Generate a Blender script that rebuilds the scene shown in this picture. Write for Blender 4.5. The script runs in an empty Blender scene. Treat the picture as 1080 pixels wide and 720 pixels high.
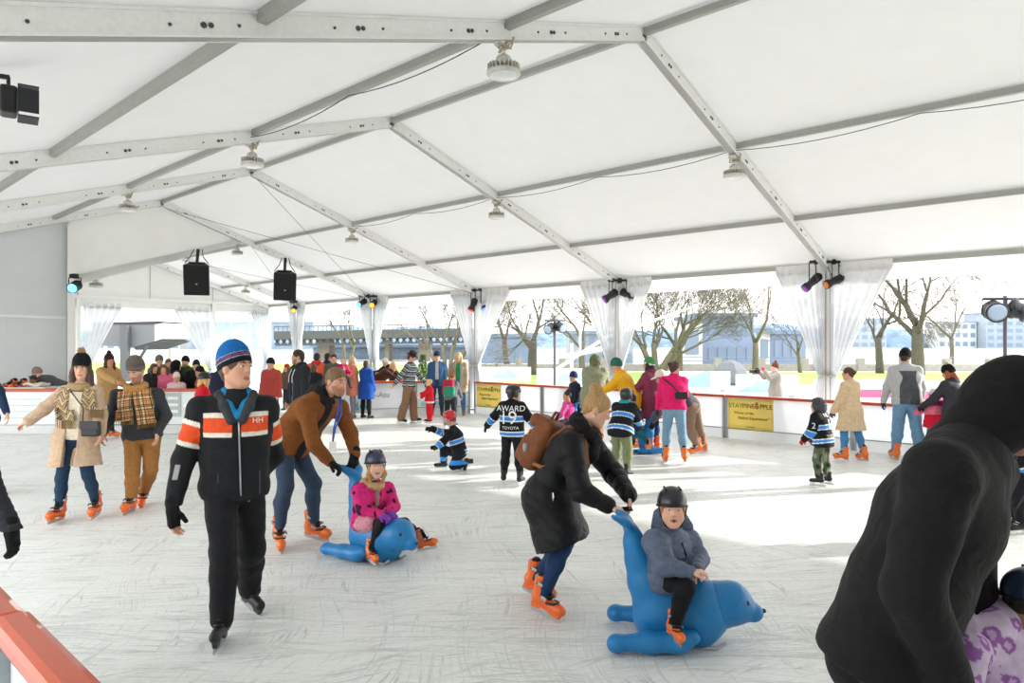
import bpy, math, random
import numpy as np
from mathutils import Vector, Matrix

random.seed(7); RNG = np.random.default_rng(7)
scene = bpy.context.scene
COL = scene.collection
# ---------------------------------------------------------------- camera frame
F_PX, CX, HY, CAM_H = 720.0, 540.0, 362.0, 1.92
YAW = math.radians(47.8)
FW = np.array([math.sin(YAW), math.cos(YAW), 0.0])      # view direction (X = across the tent, Y = along it)
RT = np.array([math.cos(YAW), -math.sin(YAW), 0.0])
UP = np.array([0.0, 0.0, 1.0])
EYE = np.array([0.0, 0.0, CAM_H])
def A(*v): return np.array(v, float)
def P(u, v, Z): return EYE + FW*Z + RT*((u-CX)/F_PX*Z) + UP*((HY-v)/F_PX*Z)
def G(u, v):                                            # ground point seen at a pixel
    return P(u, v, CAM_H*F_PX/(v-HY))*A(1,1,0)
def unit(v):
    v = np.asarray(v, float); return v/max(np.linalg.norm(v), 1e-9)
def azdir(az):                                          # 0 = towards camera, 90 = image right, 180 = away
    r = math.radians(az); return -FW*math.cos(r) + RT*math.sin(r)
def lin(h):
    if not isinstance(h, str): return tuple(h)
    h = h.lstrip('#'); c = [int(h[i:i+2], 16)/255 for i in (0, 2, 4)]
    return tuple(x/12.92 if x <= .04045 else ((x+.055)/1.055)**2.4 for x in c)

# ---------------------------------------------------------------- materials
MATS = {}
def _nt(name):
    m = bpy.data.materials.new(name); m.use_nodes = True
    nt = m.node_tree; b = nt.nodes['Principled BSDF']
    return m, nt, b
def N(nt, t, **kw):
    n = nt.nodes.new(t)
    for k, v in kw.items():
        if k.startswith('i_'): n.inputs[k[2:].replace('_', ' ')].default_value = v
        else: setattr(n, k, v)
    return n
def mixc(nt, fac, a, b, blend='MIX'):
    n = nt.nodes.new('ShaderNodeMix'); n.data_type = 'RGBA'; n.blend_type = blend
    for i, x in ((0, fac), (6, a), (7, b)):
        if isinstance(x, bpy.types.NodeSocket): nt.links.new(x, n.inputs[i])
        elif i == 0: n.inputs[0].default_value = x
        else: n.inputs[i].default_value = (*lin(x), 1) if len(lin(x)) == 3 else x
    return n.outputs[2]
def mat(col, rough=.6, kind='plain', spec=.5, metal=0, bump=.15, scale=30, var=.12, coat=0):
    key = (col, rough, kind, spec, metal, bump, scale, var, coat)
    if key in MATS: return MATS[key]
    m, nt, b = _nt('%s_%s' % (kind, str(col).strip('#')))
    b.inputs['Roughness'].default_value = rough
    b.inputs['Specular IOR Level'].default_value = spec
    b.inputs['Metallic'].default_value = metal
    b.inputs['Coat Weight'].default_value = coat
    tc = N(nt, 'ShaderNodeTexCoord')
    nz = N(nt, 'ShaderNodeTexNoise', i_Scale=scale, i_Detail=4.0)
    nt.links.new(tc.outputs['Object'], nz.inputs['Vector'])
    if col == 'attr':
        at = N(nt, 'ShaderNodeAttribute', attribute_name='Col'); base = at.outputs['Color']
    else:
        base = None; c = lin(col)
    k = N(nt, 'ShaderNodeMapRange'); k.inputs['From Min'].default_value = .3; k.inputs['From Max'].default_value = .7
    k.inputs['To Min'].default_value = 1-var; k.inputs['To Max'].default_value = 1+var
    nt.links.new(nz.outputs['Fac'], k.inputs['Value'])
    mul = N(nt, 'ShaderNodeVectorMath', operation='SCALE')
    if base is not None: nt.links.new(base, mul.inputs[0])
    else: mul.inputs[0].default_value = c
    nt.links.new(k.outputs[0], mul.inputs['Scale'])
    nt.links.new(mul.outputs[0], b.inputs['Base Color'])
    if kind == 'cloth':
        b.inputs['Sheen Weight'].default_value = .03
        fold = N(nt, 'ShaderNodeTexNoise', i_Scale=9.0, i_Detail=2.5, i_Distortion=1.2)
        nt.links.new(tc.outputs['Object'], fold.inputs['Vector'])
        b1 = N(nt, 'ShaderNodeBump', i_Strength=.4, i_Distance=.03); nt.links.new(fold.outputs['Fac'], b1.inputs['Height'])
        fine = N(nt, 'ShaderNodeTexNoise', i_Scale=260.0, i_Detail=1.0); nt.links.new(tc.outputs['Object'], fine.inputs['Vector'])
        b2 = N(nt, 'ShaderNodeBump', i_Strength=bump, i_Distance=.003); nt.links.new(fine.outputs['Fac'], b2.inputs['Height'])
        nt.links.new(b1.outputs[0], b2.inputs['Normal']); nt.links.new(b2.outputs[0], b.inputs['Normal'])
    elif kind == 'skin':
        b.inputs['Subsurface Weight'].default_value = .15
        b.inputs['Subsurface Radius'].default_value = (.012, .005, .003)
    elif kind == 'hair':
        mp = N(nt, 'ShaderNodeMapping'); mp.inputs['Scale'].default_value = (90, 90, 12)
        nt.links.new(tc.outputs['Object'], mp.inputs['Vector'])
        h = N(nt, 'ShaderNodeTexNoise', i_Scale=1.5, i_Detail=3.0); nt.links.new(mp.outputs[0], h.inputs['Vector'])
        b2 = N(nt, 'ShaderNodeBump', i_Strength=.7, i_Distance=.01); nt.links.new(h.outputs['Fac'], b2.inputs['Height'])
        nt.links.new(b2.outputs[0], b.inputs['Normal'])
        nt.links.new(h.outputs['Fac'], k.inputs['Value'])
    elif kind == 'bark':
        b2 = N(nt, 'ShaderNodeBump', i_Strength=.6, i_Distance=.05); nt.links.new(nz.outputs['Fac'], b2.inputs['Height'])
        nt.links.new(b2.outputs[0], b.inputs['Normal'])
    elif bump and kind != 'plain':
        b2 = N(nt, 'ShaderNodeBump', i_Strength=bump, i_Distance=.01); nt.links.new(nz.outputs['Fac'], b2.inputs['Height'])
        nt.links.new(b2.outputs[0], b.inputs['Normal'])
    MATS[key] = m; return m
def cloth(c, rough=.85, **kw): return mat(c, rough, 'cloth', spec=.25, **kw)
def plastic(c, rough=.35, **kw): return mat(c, rough, 'plain', var=.04, **kw)
def metal(c, rough=.35): return mat(c, rough, 'plain', metal=.85, var=.06)
def skin(c='d9a890'): return mat(c, .5, 'skin', spec=.35, var=.05)
def hairm(c): return mat(c, .5, 'hair', var=.35)
def canvas(col, trans, name, alpha=1.0, rough=.6, wrinkle=.25, wscale=1.2):
    m = bpy.data.materials.new(name); m.use_nodes = True; nt = m.node_tree; nt.nodes.clear()
    out = N(nt, 'ShaderNodeOutputMaterial'); tc = N(nt, 'ShaderNodeTexCoord')
    nz = N(nt, 'ShaderNodeTexNoise', i_Scale=wscale, i_Detail=4.0, i_Distortion=.8); nt.links.new(tc.outputs['Object'], nz.inputs['Vector'])
    bp = N(nt, 'ShaderNodeBump', i_Strength=wrinkle, i_Distance=.08); nt.links.new(nz.outputs['Fac'], bp.inputs['Height'])
    d = N(nt, 'ShaderNodeBsdfDiffuse'); t = N(nt, 'ShaderNodeBsdfTranslucent'); mx = N(nt, 'ShaderNodeMixShader')
    v = N(nt, 'ShaderNodeTexNoise', i_Scale=3.0, i_Detail=3.0); nt.links.new(tc.outputs['Object'], v.inputs['Vector'])
    c = lin(col); cc = mixc(nt, v.outputs['Fac'], tuple(x*.95 for x in c), tuple(min(1, x*1.02) for x in c))
    for s in (d, t): nt.links.new(cc, s.inputs['Color']); nt.links.new(bp.outputs[0], s.inputs['Normal'])
    mx.inputs[0].default_value = trans; nt.links.new(d.outputs[0], mx.inputs[1]); nt.links.new(t.outputs[0], mx.inputs[2])
    last = mx.outputs[0]
    g = N(nt, 'ShaderNodeBsdfGlossy'); g.inputs['Roughness'].default_value = rough; nt.links.new(bp.outputs[0], g.inputs['Normal'])
    m3 = N(nt, 'ShaderNodeMixShader'); m3.inputs[0].default_value = .03
    nt.links.new(last, m3.inputs[1]); nt.links.new(g.outputs[0], m3.inputs[2]); last = m3.outputs[0]
    if alpha < 1:
        tr = N(nt, 'ShaderNodeBsdfTransparent'); tr.inputs['Color'].default_value = (.93, .96, 1, 1); m2 = N(nt, 'ShaderNodeMixShader')
        m2.inputs[0].default_value = alpha; nt.links.new(tr.outputs[0], m2.inputs[1]); nt.links.new(last, m2.inputs[2]); last = m2.outputs[0]
    nt.links.new(last, out.inputs[0]); return m
def glow(col, strength, name):
    m, nt, b = _nt(name); b.inputs['Base Color'].default_value = (*lin(col), 1)
    b.inputs['Emission Color'].default_value = (*lin(col), 1); b.inputs['Emission Strength'].default_value = strength
    return m

# ---------------------------------------------------------------- plain mesh builder
def wloc(o):
    p = A(0, 0, 0)
    while o is not None: p = p + np.array(o.location); o = o.parent
    return p
def tag(o, label=None, cat=None, group=None, kind=None):
    if label: o['label'] = label
    if cat: o['category'] = cat
    if group: o['group'] = group
    if kind: o['kind'] = kind
    return o
def empty(name, loc, label=None, cat=None, group=None):
    o = bpy.data.objects.new(name, None); COL.objects.link(o); o.location = loc; o.empty_display_size = .1
    return tag(o, label, cat, group)
def link(name, me, m, parent=None, loc=(0, 0, 0)):
    o = bpy.data.objects.new(name, me); COL.objects.link(o)
    if m is not None and not me.materials: me.materials.append(m)
    o.location = loc
    if parent is not None: o.parent = parent
    return o
def frame(d, up=(0, 0, 1)):                              # rows: side, along d, up-ish
    d = unit(d); up = np.asarray(up, float)
    if abs(np.dot(d, unit(up))) > .98: up = A(1, 0, 0) if abs(d[0]) < .9 else A(0, 1, 0)
    s = unit(np.cross(d, up)); return np.array([s, d, np.cross(s, d)])
I3 = np.eye(3)
class MB:
    def __init__(s): s.v = []; s.f = []; s.mi = []
    def add(s, vs, fs, mi=0):
        n = len(s.v); s.v += [tuple(map(float, p)) for p in vs]; s.f += [tuple(i+n for i in f) for f in fs]; s.mi += [mi]*len(fs); return s
    def box(s, c, size, R=I3, taper=1.0, mi=0):
        h = np.asarray(size, float)/2; c = np.asarray(c, float); vs = []
        for z in (-1, 1):
            t = taper if z > 0 else 1
            for x, y in ((-1, -1), (1, -1), (1, 1), (-1, 1)): vs.append(c + (A(x*t, y*t, z)*h) @ R)
        return s.add(vs, [(3, 2, 1, 0), (4, 5, 6, 7), (0, 1, 5, 4), (1, 2, 6, 5), (2, 3, 7, 6), (3, 0, 4, 7)], mi)
    def beam(s, a, b, w, h, up=(0, 0, 1), mi=0):
        a = np.asarray(a, float); b = np.asarray(b, float)
        return s.box((a+b)/2, (w, np.linalg.norm(b-a), h), frame(b-a, up), mi=mi)
    def tube(s, pts, r, n=8, cap=True, mi=0):
        pts = [np.asarray(p, float) for p in pts]; m = len(pts); rs = r if hasattr(r, '__len__') else [r]*m
        vs = []; u = None
        for i, p in enumerate(pts):
            d = unit(pts[min(i+1, m-1)] - pts[max(i-1, 0)])
            if u is None: u = frame(d)[0]
            u = unit(u - d*np.dot(u, d)); w = np.cross(d, u)
            for k in range(n):
                t = 2*math.pi*k/n; vs.append(p + (u*math.cos(t)+w*math.sin(t))*rs[i])
        fs = [(i*n+k, i*n+(k+1) % n, (i+1)*n+(k+1) % n, (i+1)*n+k) for i in range(m-1) for k in range(n)]
        if cap: fs += [tuple(range(n))[::-1], tuple((m-1)*n+k for k in range(n))]
        return s.add(vs, fs, mi)
    def lathe(s, prof, c, R=I3, n=20, mi=0):               # profile of (radius, height) along R's third row
        c = np.asarray(c, float); vs = []; m = len(prof)
        for r, z in prof:
            for k in range(n):
                t = 2*math.pi*k/n; vs.append(c + A(r*math.cos(t), r*math.sin(t), z) @ R)
        fs = [(i*n+k, i*n+(k+1) % n, (i+1)*n+(k+1) % n, (i+1)*n+k) for i in range(m-1) for k in range(n)]
        fs += [tuple(range(n))[::-1], tuple((m-1)*n+k for k in range(n))]
        return s.add(vs, fs, mi)
    def prism(s, poly, d, mi=0):                            # 3-D polygon pushed along d
        n = len(poly); d = np.asarray(d, float); p = [np.asarray(q, float) for q in poly]
        return s.add(p+[q+d for q in p], [tuple(range(n))[::-1], tuple(range(n, 2*n))]+[(k, (k+1) % n, n+(k+1) % n, n+k) for k in range(n)], mi)
    def grid(s, fn, nu, nv, mi=0):
        vs = [fn(i/nu, j/nv) for j in range(nv+1) for i in range(nu+1)]; w = nu+1
        return s.add(vs, [(j*w+i, j*w+i+1, (j+1)*w+i+1, (j+1)*w+i) for j in range(nv) for i in range(nu)], mi)
    def build(s, name, m, parent=None, smooth=False, bevel=0, origin=None, thick=0):
        v = np.array(s.v)
        if parent is not None: o0 = wloc(parent); loc = (0, 0, 0)
        else:
            o0 = np.asarray(origin, float) if origin is not None else A((v[:, 0].min()+v[:, 0].max())/2, (v[:, 1].min()+v[:, 1].max())/2, v[:, 2].min()); loc = o0
        me = bpy.data.meshes.new(name); me.from_pydata([tuple(p) for p in v-o0], [], s.f)
        ms = m if isinstance(m, (list, tuple)) else [m]
        for q in ms: me.materials.append(q)
        if len(ms) > 1: me.polygons.foreach_set('material_index', s.mi)
        import bmesh
        bm = bmesh.new(); bm.from_mesh(me); bmesh.ops.recalc_face_normals(bm, faces=bm.faces); bm.to_mesh(me); bm.free()
        if smooth: me.polygons.foreach_set('use_smooth', [True]*len(me.polygons))
        me.update()
        o = link(name, me, None, parent, loc)
        if bevel:
            b = o.modifiers.new('edge', 'BEVEL'); b.width = bevel; b.segments = 2; b.limit_method = 'ANGLE'
        if thick:
            b = o.modifiers.new('thick', 'SOLIDIFY'); b.thickness = thick; b.offset = 0
        return o
def text(body, size, m, parent, pos, R, name='lettering', extrude=.002, font_shear=0):
    """lettering as real raised shapes; R rows: right, up, out"""
    cu = bpy.data.curves.new(name, 'FONT'); cu.body = body; cu.size = size; cu.extrude = extrude; cu.shear = font_shear
    cu.align_x = 'CENTER'; cu.align_y = 'CENTER'
    o = bpy.data.objects.new(name, cu); COL.objects.link(o)
    dg = bpy.context.evaluated_depsgraph_get(); me = bpy.data.meshes.new_from_object(o.evaluated_get(dg))
    COL.objects.unlink(o); bpy.data.objects.remove(o)
    n = len(me.vertices); co = np.empty(n*3); me.vertices.foreach_get('co', co); co = co.reshape(-1, 3)
    co = co @ np.asarray(R, float) + np.asarray(pos, float) - wloc(parent)
    me.vertices.foreach_set('co', co.ravel()); me.materials.clear(); me.materials.append(m); me.update(); me.name = name
    return link(name, me, m, parent)

# ---------------------------------------------------------------- smooth bodies: distance field + surface nets
def smin(a, b, k):
    if k <= 0: return np.minimum(a, b)
    h = np.maximum(k-np.abs(a-b), 0)/k; return np.minimum(a, b)-h*h*k*.25
class S:
    def __init__(s): s.ops = []; s.bb = []
    def _put(s, fn, lo, hi, k, op):
        s.ops.append((fn, np.asarray(lo, float), np.asarray(hi, float), k, op))
        if op == 0: s.bb.append((lo, hi))
        return s
    def cap(s, a, b, ra, rb=None, k=.02, flat=None, op=0):
        """tapered limb; flat = [(direction, factor), ...] widens or flattens its section"""
        a = np.asarray(a, float); b = np.asarray(b, float); rb = ra if rb is None else rb
        ba = b-a; L2 = max(np.dot(ba, ba), 1e-9); fl = [(unit(d), f) for d, f in (flat or [])]
        mxf = max([1]+[f for _, f in fl]); r = max(ra, rb)*mxf
        def fn(X, Y, Z):
            x, y, z = X-a[0], Y-a[1], Z-a[2]
            t = np.clip((x*ba[0]+y*ba[1]+z*ba[2])/L2, 0, 1)
            x = x-t*ba[0]; y = y-t*ba[1]; z = z-t*ba[2]
            for d, f in fl:
                q = (x*d[0]+y*d[1]+z*d[2])*(1/f-1); x = x+q*d[0]; y = y+q*d[1]; z = z+q*d[2]
            return np.sqrt(x*x+y*y+z*z)-(ra+t*(rb-ra))
        return s._put(fn, np.minimum(a, b)-r, np.maximum(a, b)+r, k, op)
    def ell(s, c, R, rad, k=.02, op=0):
        c = np.asarray(c, float); R = np.asarray(R, float); rad = np.asarray(rad, float)
        e = np.sqrt(((R*rad[:, None])**2).sum(0)); m = rad.min()
        def fn(X, Y, Z):
            x, y, z = X-c[0], Y-c[1], Z-c[2]; q = 0; q2 = 0
            for i in range(3):
                w = (x*R[i, 0]+y*R[i, 1]+z*R[i, 2])/rad[i]; q = q+w*w; q2 = q2+(w/rad[i])**2
            q = np.sqrt(q); return q*(q-1)/np.maximum(np.sqrt(q2), 1e-6)
        return s._put(fn, c-e, c+e, k, op)
    def box(s, c, R, half, r=.01, k=.01, op=0):
        c = np.asarray(c, float); R = np.asarray(R, float); half = np.asarray(half, float)
        e = (np.abs(R)*half[:, None]).sum(0)
        def fn(X, Y, Z):
            x, y, z = X-c[0], Y-c[1], Z-c[2]; o = 0; inn = None
            for i in range(3):
                w = np.abs(x*R[i, 0]+y*R[i, 1]+z*R[i, 2])-(half[i]-r)
                o = o+np.maximum(w, 0)**2; inn = w if inn is None else np.maximum(inn, w)
            return np.sqrt(o)+np.minimum(inn, 0)-r
        return s._put(fn, c-e, c+e, k, op)
    def path(s, pts, r, k=.012, flat=None):
        rs = r if hasattr(r, '__len__') else [r]*len(pts)
        for i in range(len(pts)-1): s.cap(pts[i], pts[i+1], rs[i], rs[i+1], k, flat)
        return s
    def cut(s, p, n, lo=None, hi=None, k=0):                # drop what lies on the side n points to
        p = np.asarray(p, float); n = unit(n)
        fn = lambda X, Y, Z: (X-p[0])*n[0]+(Y-p[1])*n[1]+(Z-p[2])*n[2]
        s.ops.append((fn, lo, hi, k, 2)); return s
    def field(s, h):
        lo = np.min([b[0] for b in s.bb], 0)-3*h-.012; hi = np.max([b[1] for b in s.bb], 0)+3*h+.012
        n = np.ceil((hi-lo)/h).astype(int)+1
        ax = [(lo[i]+h*np.arange(n[i])).astype(np.float32) for i in range(3)]
        D = np.full(n, .2, np.float32)
        for fn, l, u, k, op in s.ops:
            if l is None: sl = [slice(0, n[i]) for i in range(3)]
            else:
                mg = k+2*h+.004
                sl = [slice(max(0, int((l[i]-mg-lo[i])/h)), min(n[i], int((u[i]+mg-lo[i])/h)+2)) for i in range(3)]
            if any(q.stop <= q.start for q in sl): continue
            d = fn(ax[0][sl[0]][:, None, None], ax[1][sl[1]][None, :, None], ax[2][sl[2]][None, None, :]).astype(np.float32)
            sl = tuple(sl)
            if op == 0: D[sl] = smin(D[sl], d, k)
            elif op == 1: D[sl] = -smin(-D[sl], d, k)
            else: D[sl] = -smin(-D[sl], -d, k)
        return D, lo
    def verts(s, h):
        D, lo = s.field(h); B = D < 0
        n = np.array(D.shape)
        c = np.zeros(n-1, np.int8)
        for o in np.ndindex(2, 2, 2): c += B[o[0]:n[0]-1+o[0], o[1]:n[1]-1+o[1], o[2]:n[2]-1+o[2]]
        act = (c > 0) & (c < 8); ci = np.argwhere(act)
        idx = np.full(act.shape, -1, np.int32); idx[act] = np.arange(len(ci))
        pos = np.zeros((len(ci), 3)); cnt = np.zeros(len(ci))
        for axis in range(3):
            for o in np.ndindex(2, 2):
                o1 = np.insert(np.array(o), axis, 0); o2 = np.insert(np.array(o), axis, 1)
                p1 = ci+o1; p2 = ci+o2
                d1 = D[p1[:, 0], p1[:, 1], p1[:, 2]]; d2 = D[p2[:, 0], p2[:, 1], p2[:, 2]]
                m = (d1 < 0) != (d2 < 0); t = d1[m]/(d1[m]-d2[m])
                q = np.repeat(o1[None].astype(float), m.sum(), 0); q[:, axis] += t
                pos[m] += q; cnt[m] += 1
        V = lo+(ci+pos/cnt[:, None])*h
        Fs = []
        for axis in range(3):
            a, b = [(1, 2), (2, 0), (0, 1)][axis]
            s1 = [slice(None)]*3; s2 = [slice(None)]*3; s1[axis] = slice(0, -1); s2[axis] = slice(1, None)
            e1 = B[tuple(s1)]; e2 = B[tuple(s2)]; ch = e1 != e2
            E = np.argwhere(ch); ok = (E[:, a] > 0) & (E[:, b] > 0) & (E[:, a] < n[a]-1) & (E[:, b] < n[b]-1); E = E[ok]
            fl = e1[E[:, 0], E[:, 1], E[:, 2]]
            def at(da, db):
                q = E.copy(); q[:, a] += da; q[:, b] += db; return idx[q[:, 0], q[:, 1], q[:, 2]]
            quad = np.stack([at(-1, -1), at(0, -1), at(0, 0), at(-1, 0)], 1)
            quad[~fl] = quad[~fl][:, ::-1]; Fs.append(quad)
        return V, np.concatenate(Fs)
def vnoise(Pn, seed=0):
    """smooth 3-D value noise in -1..1"""
    T = np.random.default_rng(seed).random((32, 32, 32))*2-1
    i = np.floor(Pn).astype(int); f = Pn-i; f = f*f*(3-2*f); r = 0
    for o in np.ndindex(2, 2, 2):
        w = np.prod([f[:, k] if o[k] else 1-f[:, k] for k in range(3)], 0)
        r = r+w*T[(i[:, 0]+o[0]) % 32, (i[:, 1]+o[1]) % 32, (i[:, 2]+o[2]) % 32]
    return r
def mesh_normals(V, Fq):
    nn = np.cross(V[Fq[:, 2]]-V[Fq[:, 0]], V[Fq[:, 3]]-V[Fq[:, 1]]); out = np.zeros_like(V)
    for k in range(4): np.add.at(out, Fq[:, k], nn)
    return out/np.maximum(np.linalg.norm(out, axis=1), 1e-12)[:, None]
def sbuild(s, h, name, m, parent, paint=None, disp=None, relax=1):
    V, Fq = s.verts(h)
    for _ in range(relax):                                  # light smoothing keeps the cell pattern from showing
        acc = np.zeros_like(V); c = np.zeros(len(V))
        for k in range(4):
            np.add.at(acc, Fq[:, k], V[Fq[:, (k+1) % 4]]); np.add.at(c, Fq[:, k], 1)
            np.add.at(acc, Fq[:, k], V[Fq[:, (k+3) % 4]]); np.add.at(c, Fq[:, k], 1)
        V = V*.5+acc/np.maximum(c, 1)[:, None]*.5
    col = paint(V) if paint else None
    if disp is not None: V = V+mesh_normals(V, Fq)*disp(V)[:, None]
    o0 = wloc(parent) if parent is not None else A(V[:, 0].mean(), V[:, 1].mean(), V[:, 2].min())
    me = bpy.data.meshes.new(name); nv = len(V); nf = len(Fq)
    me.vertices.add(nv); me.vertices.foreach_set('co', (V-o0).astype(np.float32).ravel())
    me.loops.add(nf*4); me.loops.foreach_set('vertex_index', Fq.astype(np.int32).ravel())
    me.polygons.add(nf); me.polygons.foreach_set('loop_start', np.arange(0, nf*4, 4, dtype=np.int32))
    me.polygons.foreach_set('loop_total', np.full(nf, 4, np.int32)); me.polygons.foreach_set('use_smooth', [True]*nf)
    me.update(calc_edges=True); me.validate()
    if col is not None:
        at = me.attributes.new('Col', 'FLOAT_COLOR', 'POINT')
        at.data.foreach_set('color', np.concatenate([col, np.ones((nv, 1))], 1).astype(np.float32).ravel())
    return link(name, me, m, parent, (0, 0, 0) if parent is not None else o0)
EXPOSURE, SKY, SUN, RTR = 1.55, 1.4, 2.5, .085
# ================================================================ camera, light, sky
cam_d = bpy.data.cameras.new('camera'); cam = bpy.data.objects.new('camera', cam_d); COL.objects.link(cam)
cam_d.sensor_width = 36; cam_d.lens = 36*F_PX/1080; cam_d.shift_y = 2/1080; cam_d.clip_end = 2000; cam_d.clip_start = .05
cam.location = EYE; cam.rotation_euler = (math.pi/2, 0, -YAW); scene.camera = cam
vs = scene.view_settings; vs.view_transform = 'Standard'; vs.look = 'None'; vs.gamma = 1; vs.use_curve_mapping = False; vs.exposure = EXPOSURE
scene.cycles.use_denoising = True
scene.cycles.max_bounces = 8; scene.cycles.diffuse_bounces = 4; scene.cycles.transmission_bounces = 5; scene.cycles.transparent_max_bounces = 12
scene.cycles.sample_clamp_indirect = 6
w = bpy.data.worlds.new('sky'); scene.world = w; w.use_nodes = True; nt = w.node_tree
bg = nt.nodes['Background']; tc = N(nt, 'ShaderNodeTexCoord'); sp = N(nt, 'ShaderNodeSeparateXYZ'); rp = N(nt, 'ShaderNodeValToRGB')
nt.links.new(tc.outputs['Generated'], sp.inputs[0]); nt.links.new(sp.outputs[2], rp.inputs[0]); nt.links.new(rp.outputs[0], bg.inputs['Color'])
rp.color_ramp.elements[0].color = (1, .99, .965, 1); rp.color_ramp.elements[1].color = (.9, .94, 1, 1); bg.inputs['Strength'].default_value = SKY
sun_d = bpy.data.lights.new('sun', 'SUN'); sun = bpy.data.objects.new('sun', sun_d); COL.objects.link(sun)
sun_d.energy = SUN; sun_d.angle = math.radians(.7); sun_d.color = (1, .95, .87)
el = math.radians(17.8); azs = math.radians(34)
sdir = Vector((math.cos(azs)*math.cos(el), -math.sin(azs)*math.cos(el), math.sin(el)))     # towards the sun
sun.rotation_euler = sdir.to_track_quat('Z', 'Y').to_euler(); sun.location = (30, -20, 18)

# ================================================================ tent geometry
BR, BL, RIDGE, EAVE_H, SLOPE = 14.43, 0.23, 7.33, 3.54, .324
SM_R, SM_L = 9.75, 5.07
FA = lambda i: 4.49+5*i
A3, AEND = FA(3), 27.0
def zbig(b): return EAVE_H+SLOPE*(min(BR-b, b-BL))
def zsm(b): return EAVE_H+SLOPE*(min(BR-b, b-SM_L))
M_roof = canvas('dddddb', RTR, 'roof_canvas', wrinkle=.12, wscale=.8)
M_fill = canvas('e8e8e5', .3, 'hung_canvas', wrinkle=.35, wscale=.9)
M_greywall = canvas('d9dcdc', .22, 'grey_canvas', wrinkle=.5, wscale=2.2)
M_blocker = canvas('e4e4e1', .24, 'blocker_canvas', wrinkle=.35, wscale=.9)  # for the added unseen walls; translucency sets how much light they pass
M_curtain = canvas('d2d5d8', .22, 'curtain_vinyl', alpha=.92, rough=.25, wrinkle=.5, wscale=3)
M_alu = mat('ebebe8', .45, 'plain', metal=.0, var=.04)
M_purlin = mat('a6a6a0', .5, 'plain', metal=.2, var=.05)
M_dark = plastic('141516', .5); M_black = plastic('0d0e10', .4); M_steel = metal('b9bdc0', .3)
M_bolt = metal('55585a', .4)
def ribbed(bm, pts_a, pts_b, n=1): pass

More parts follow.
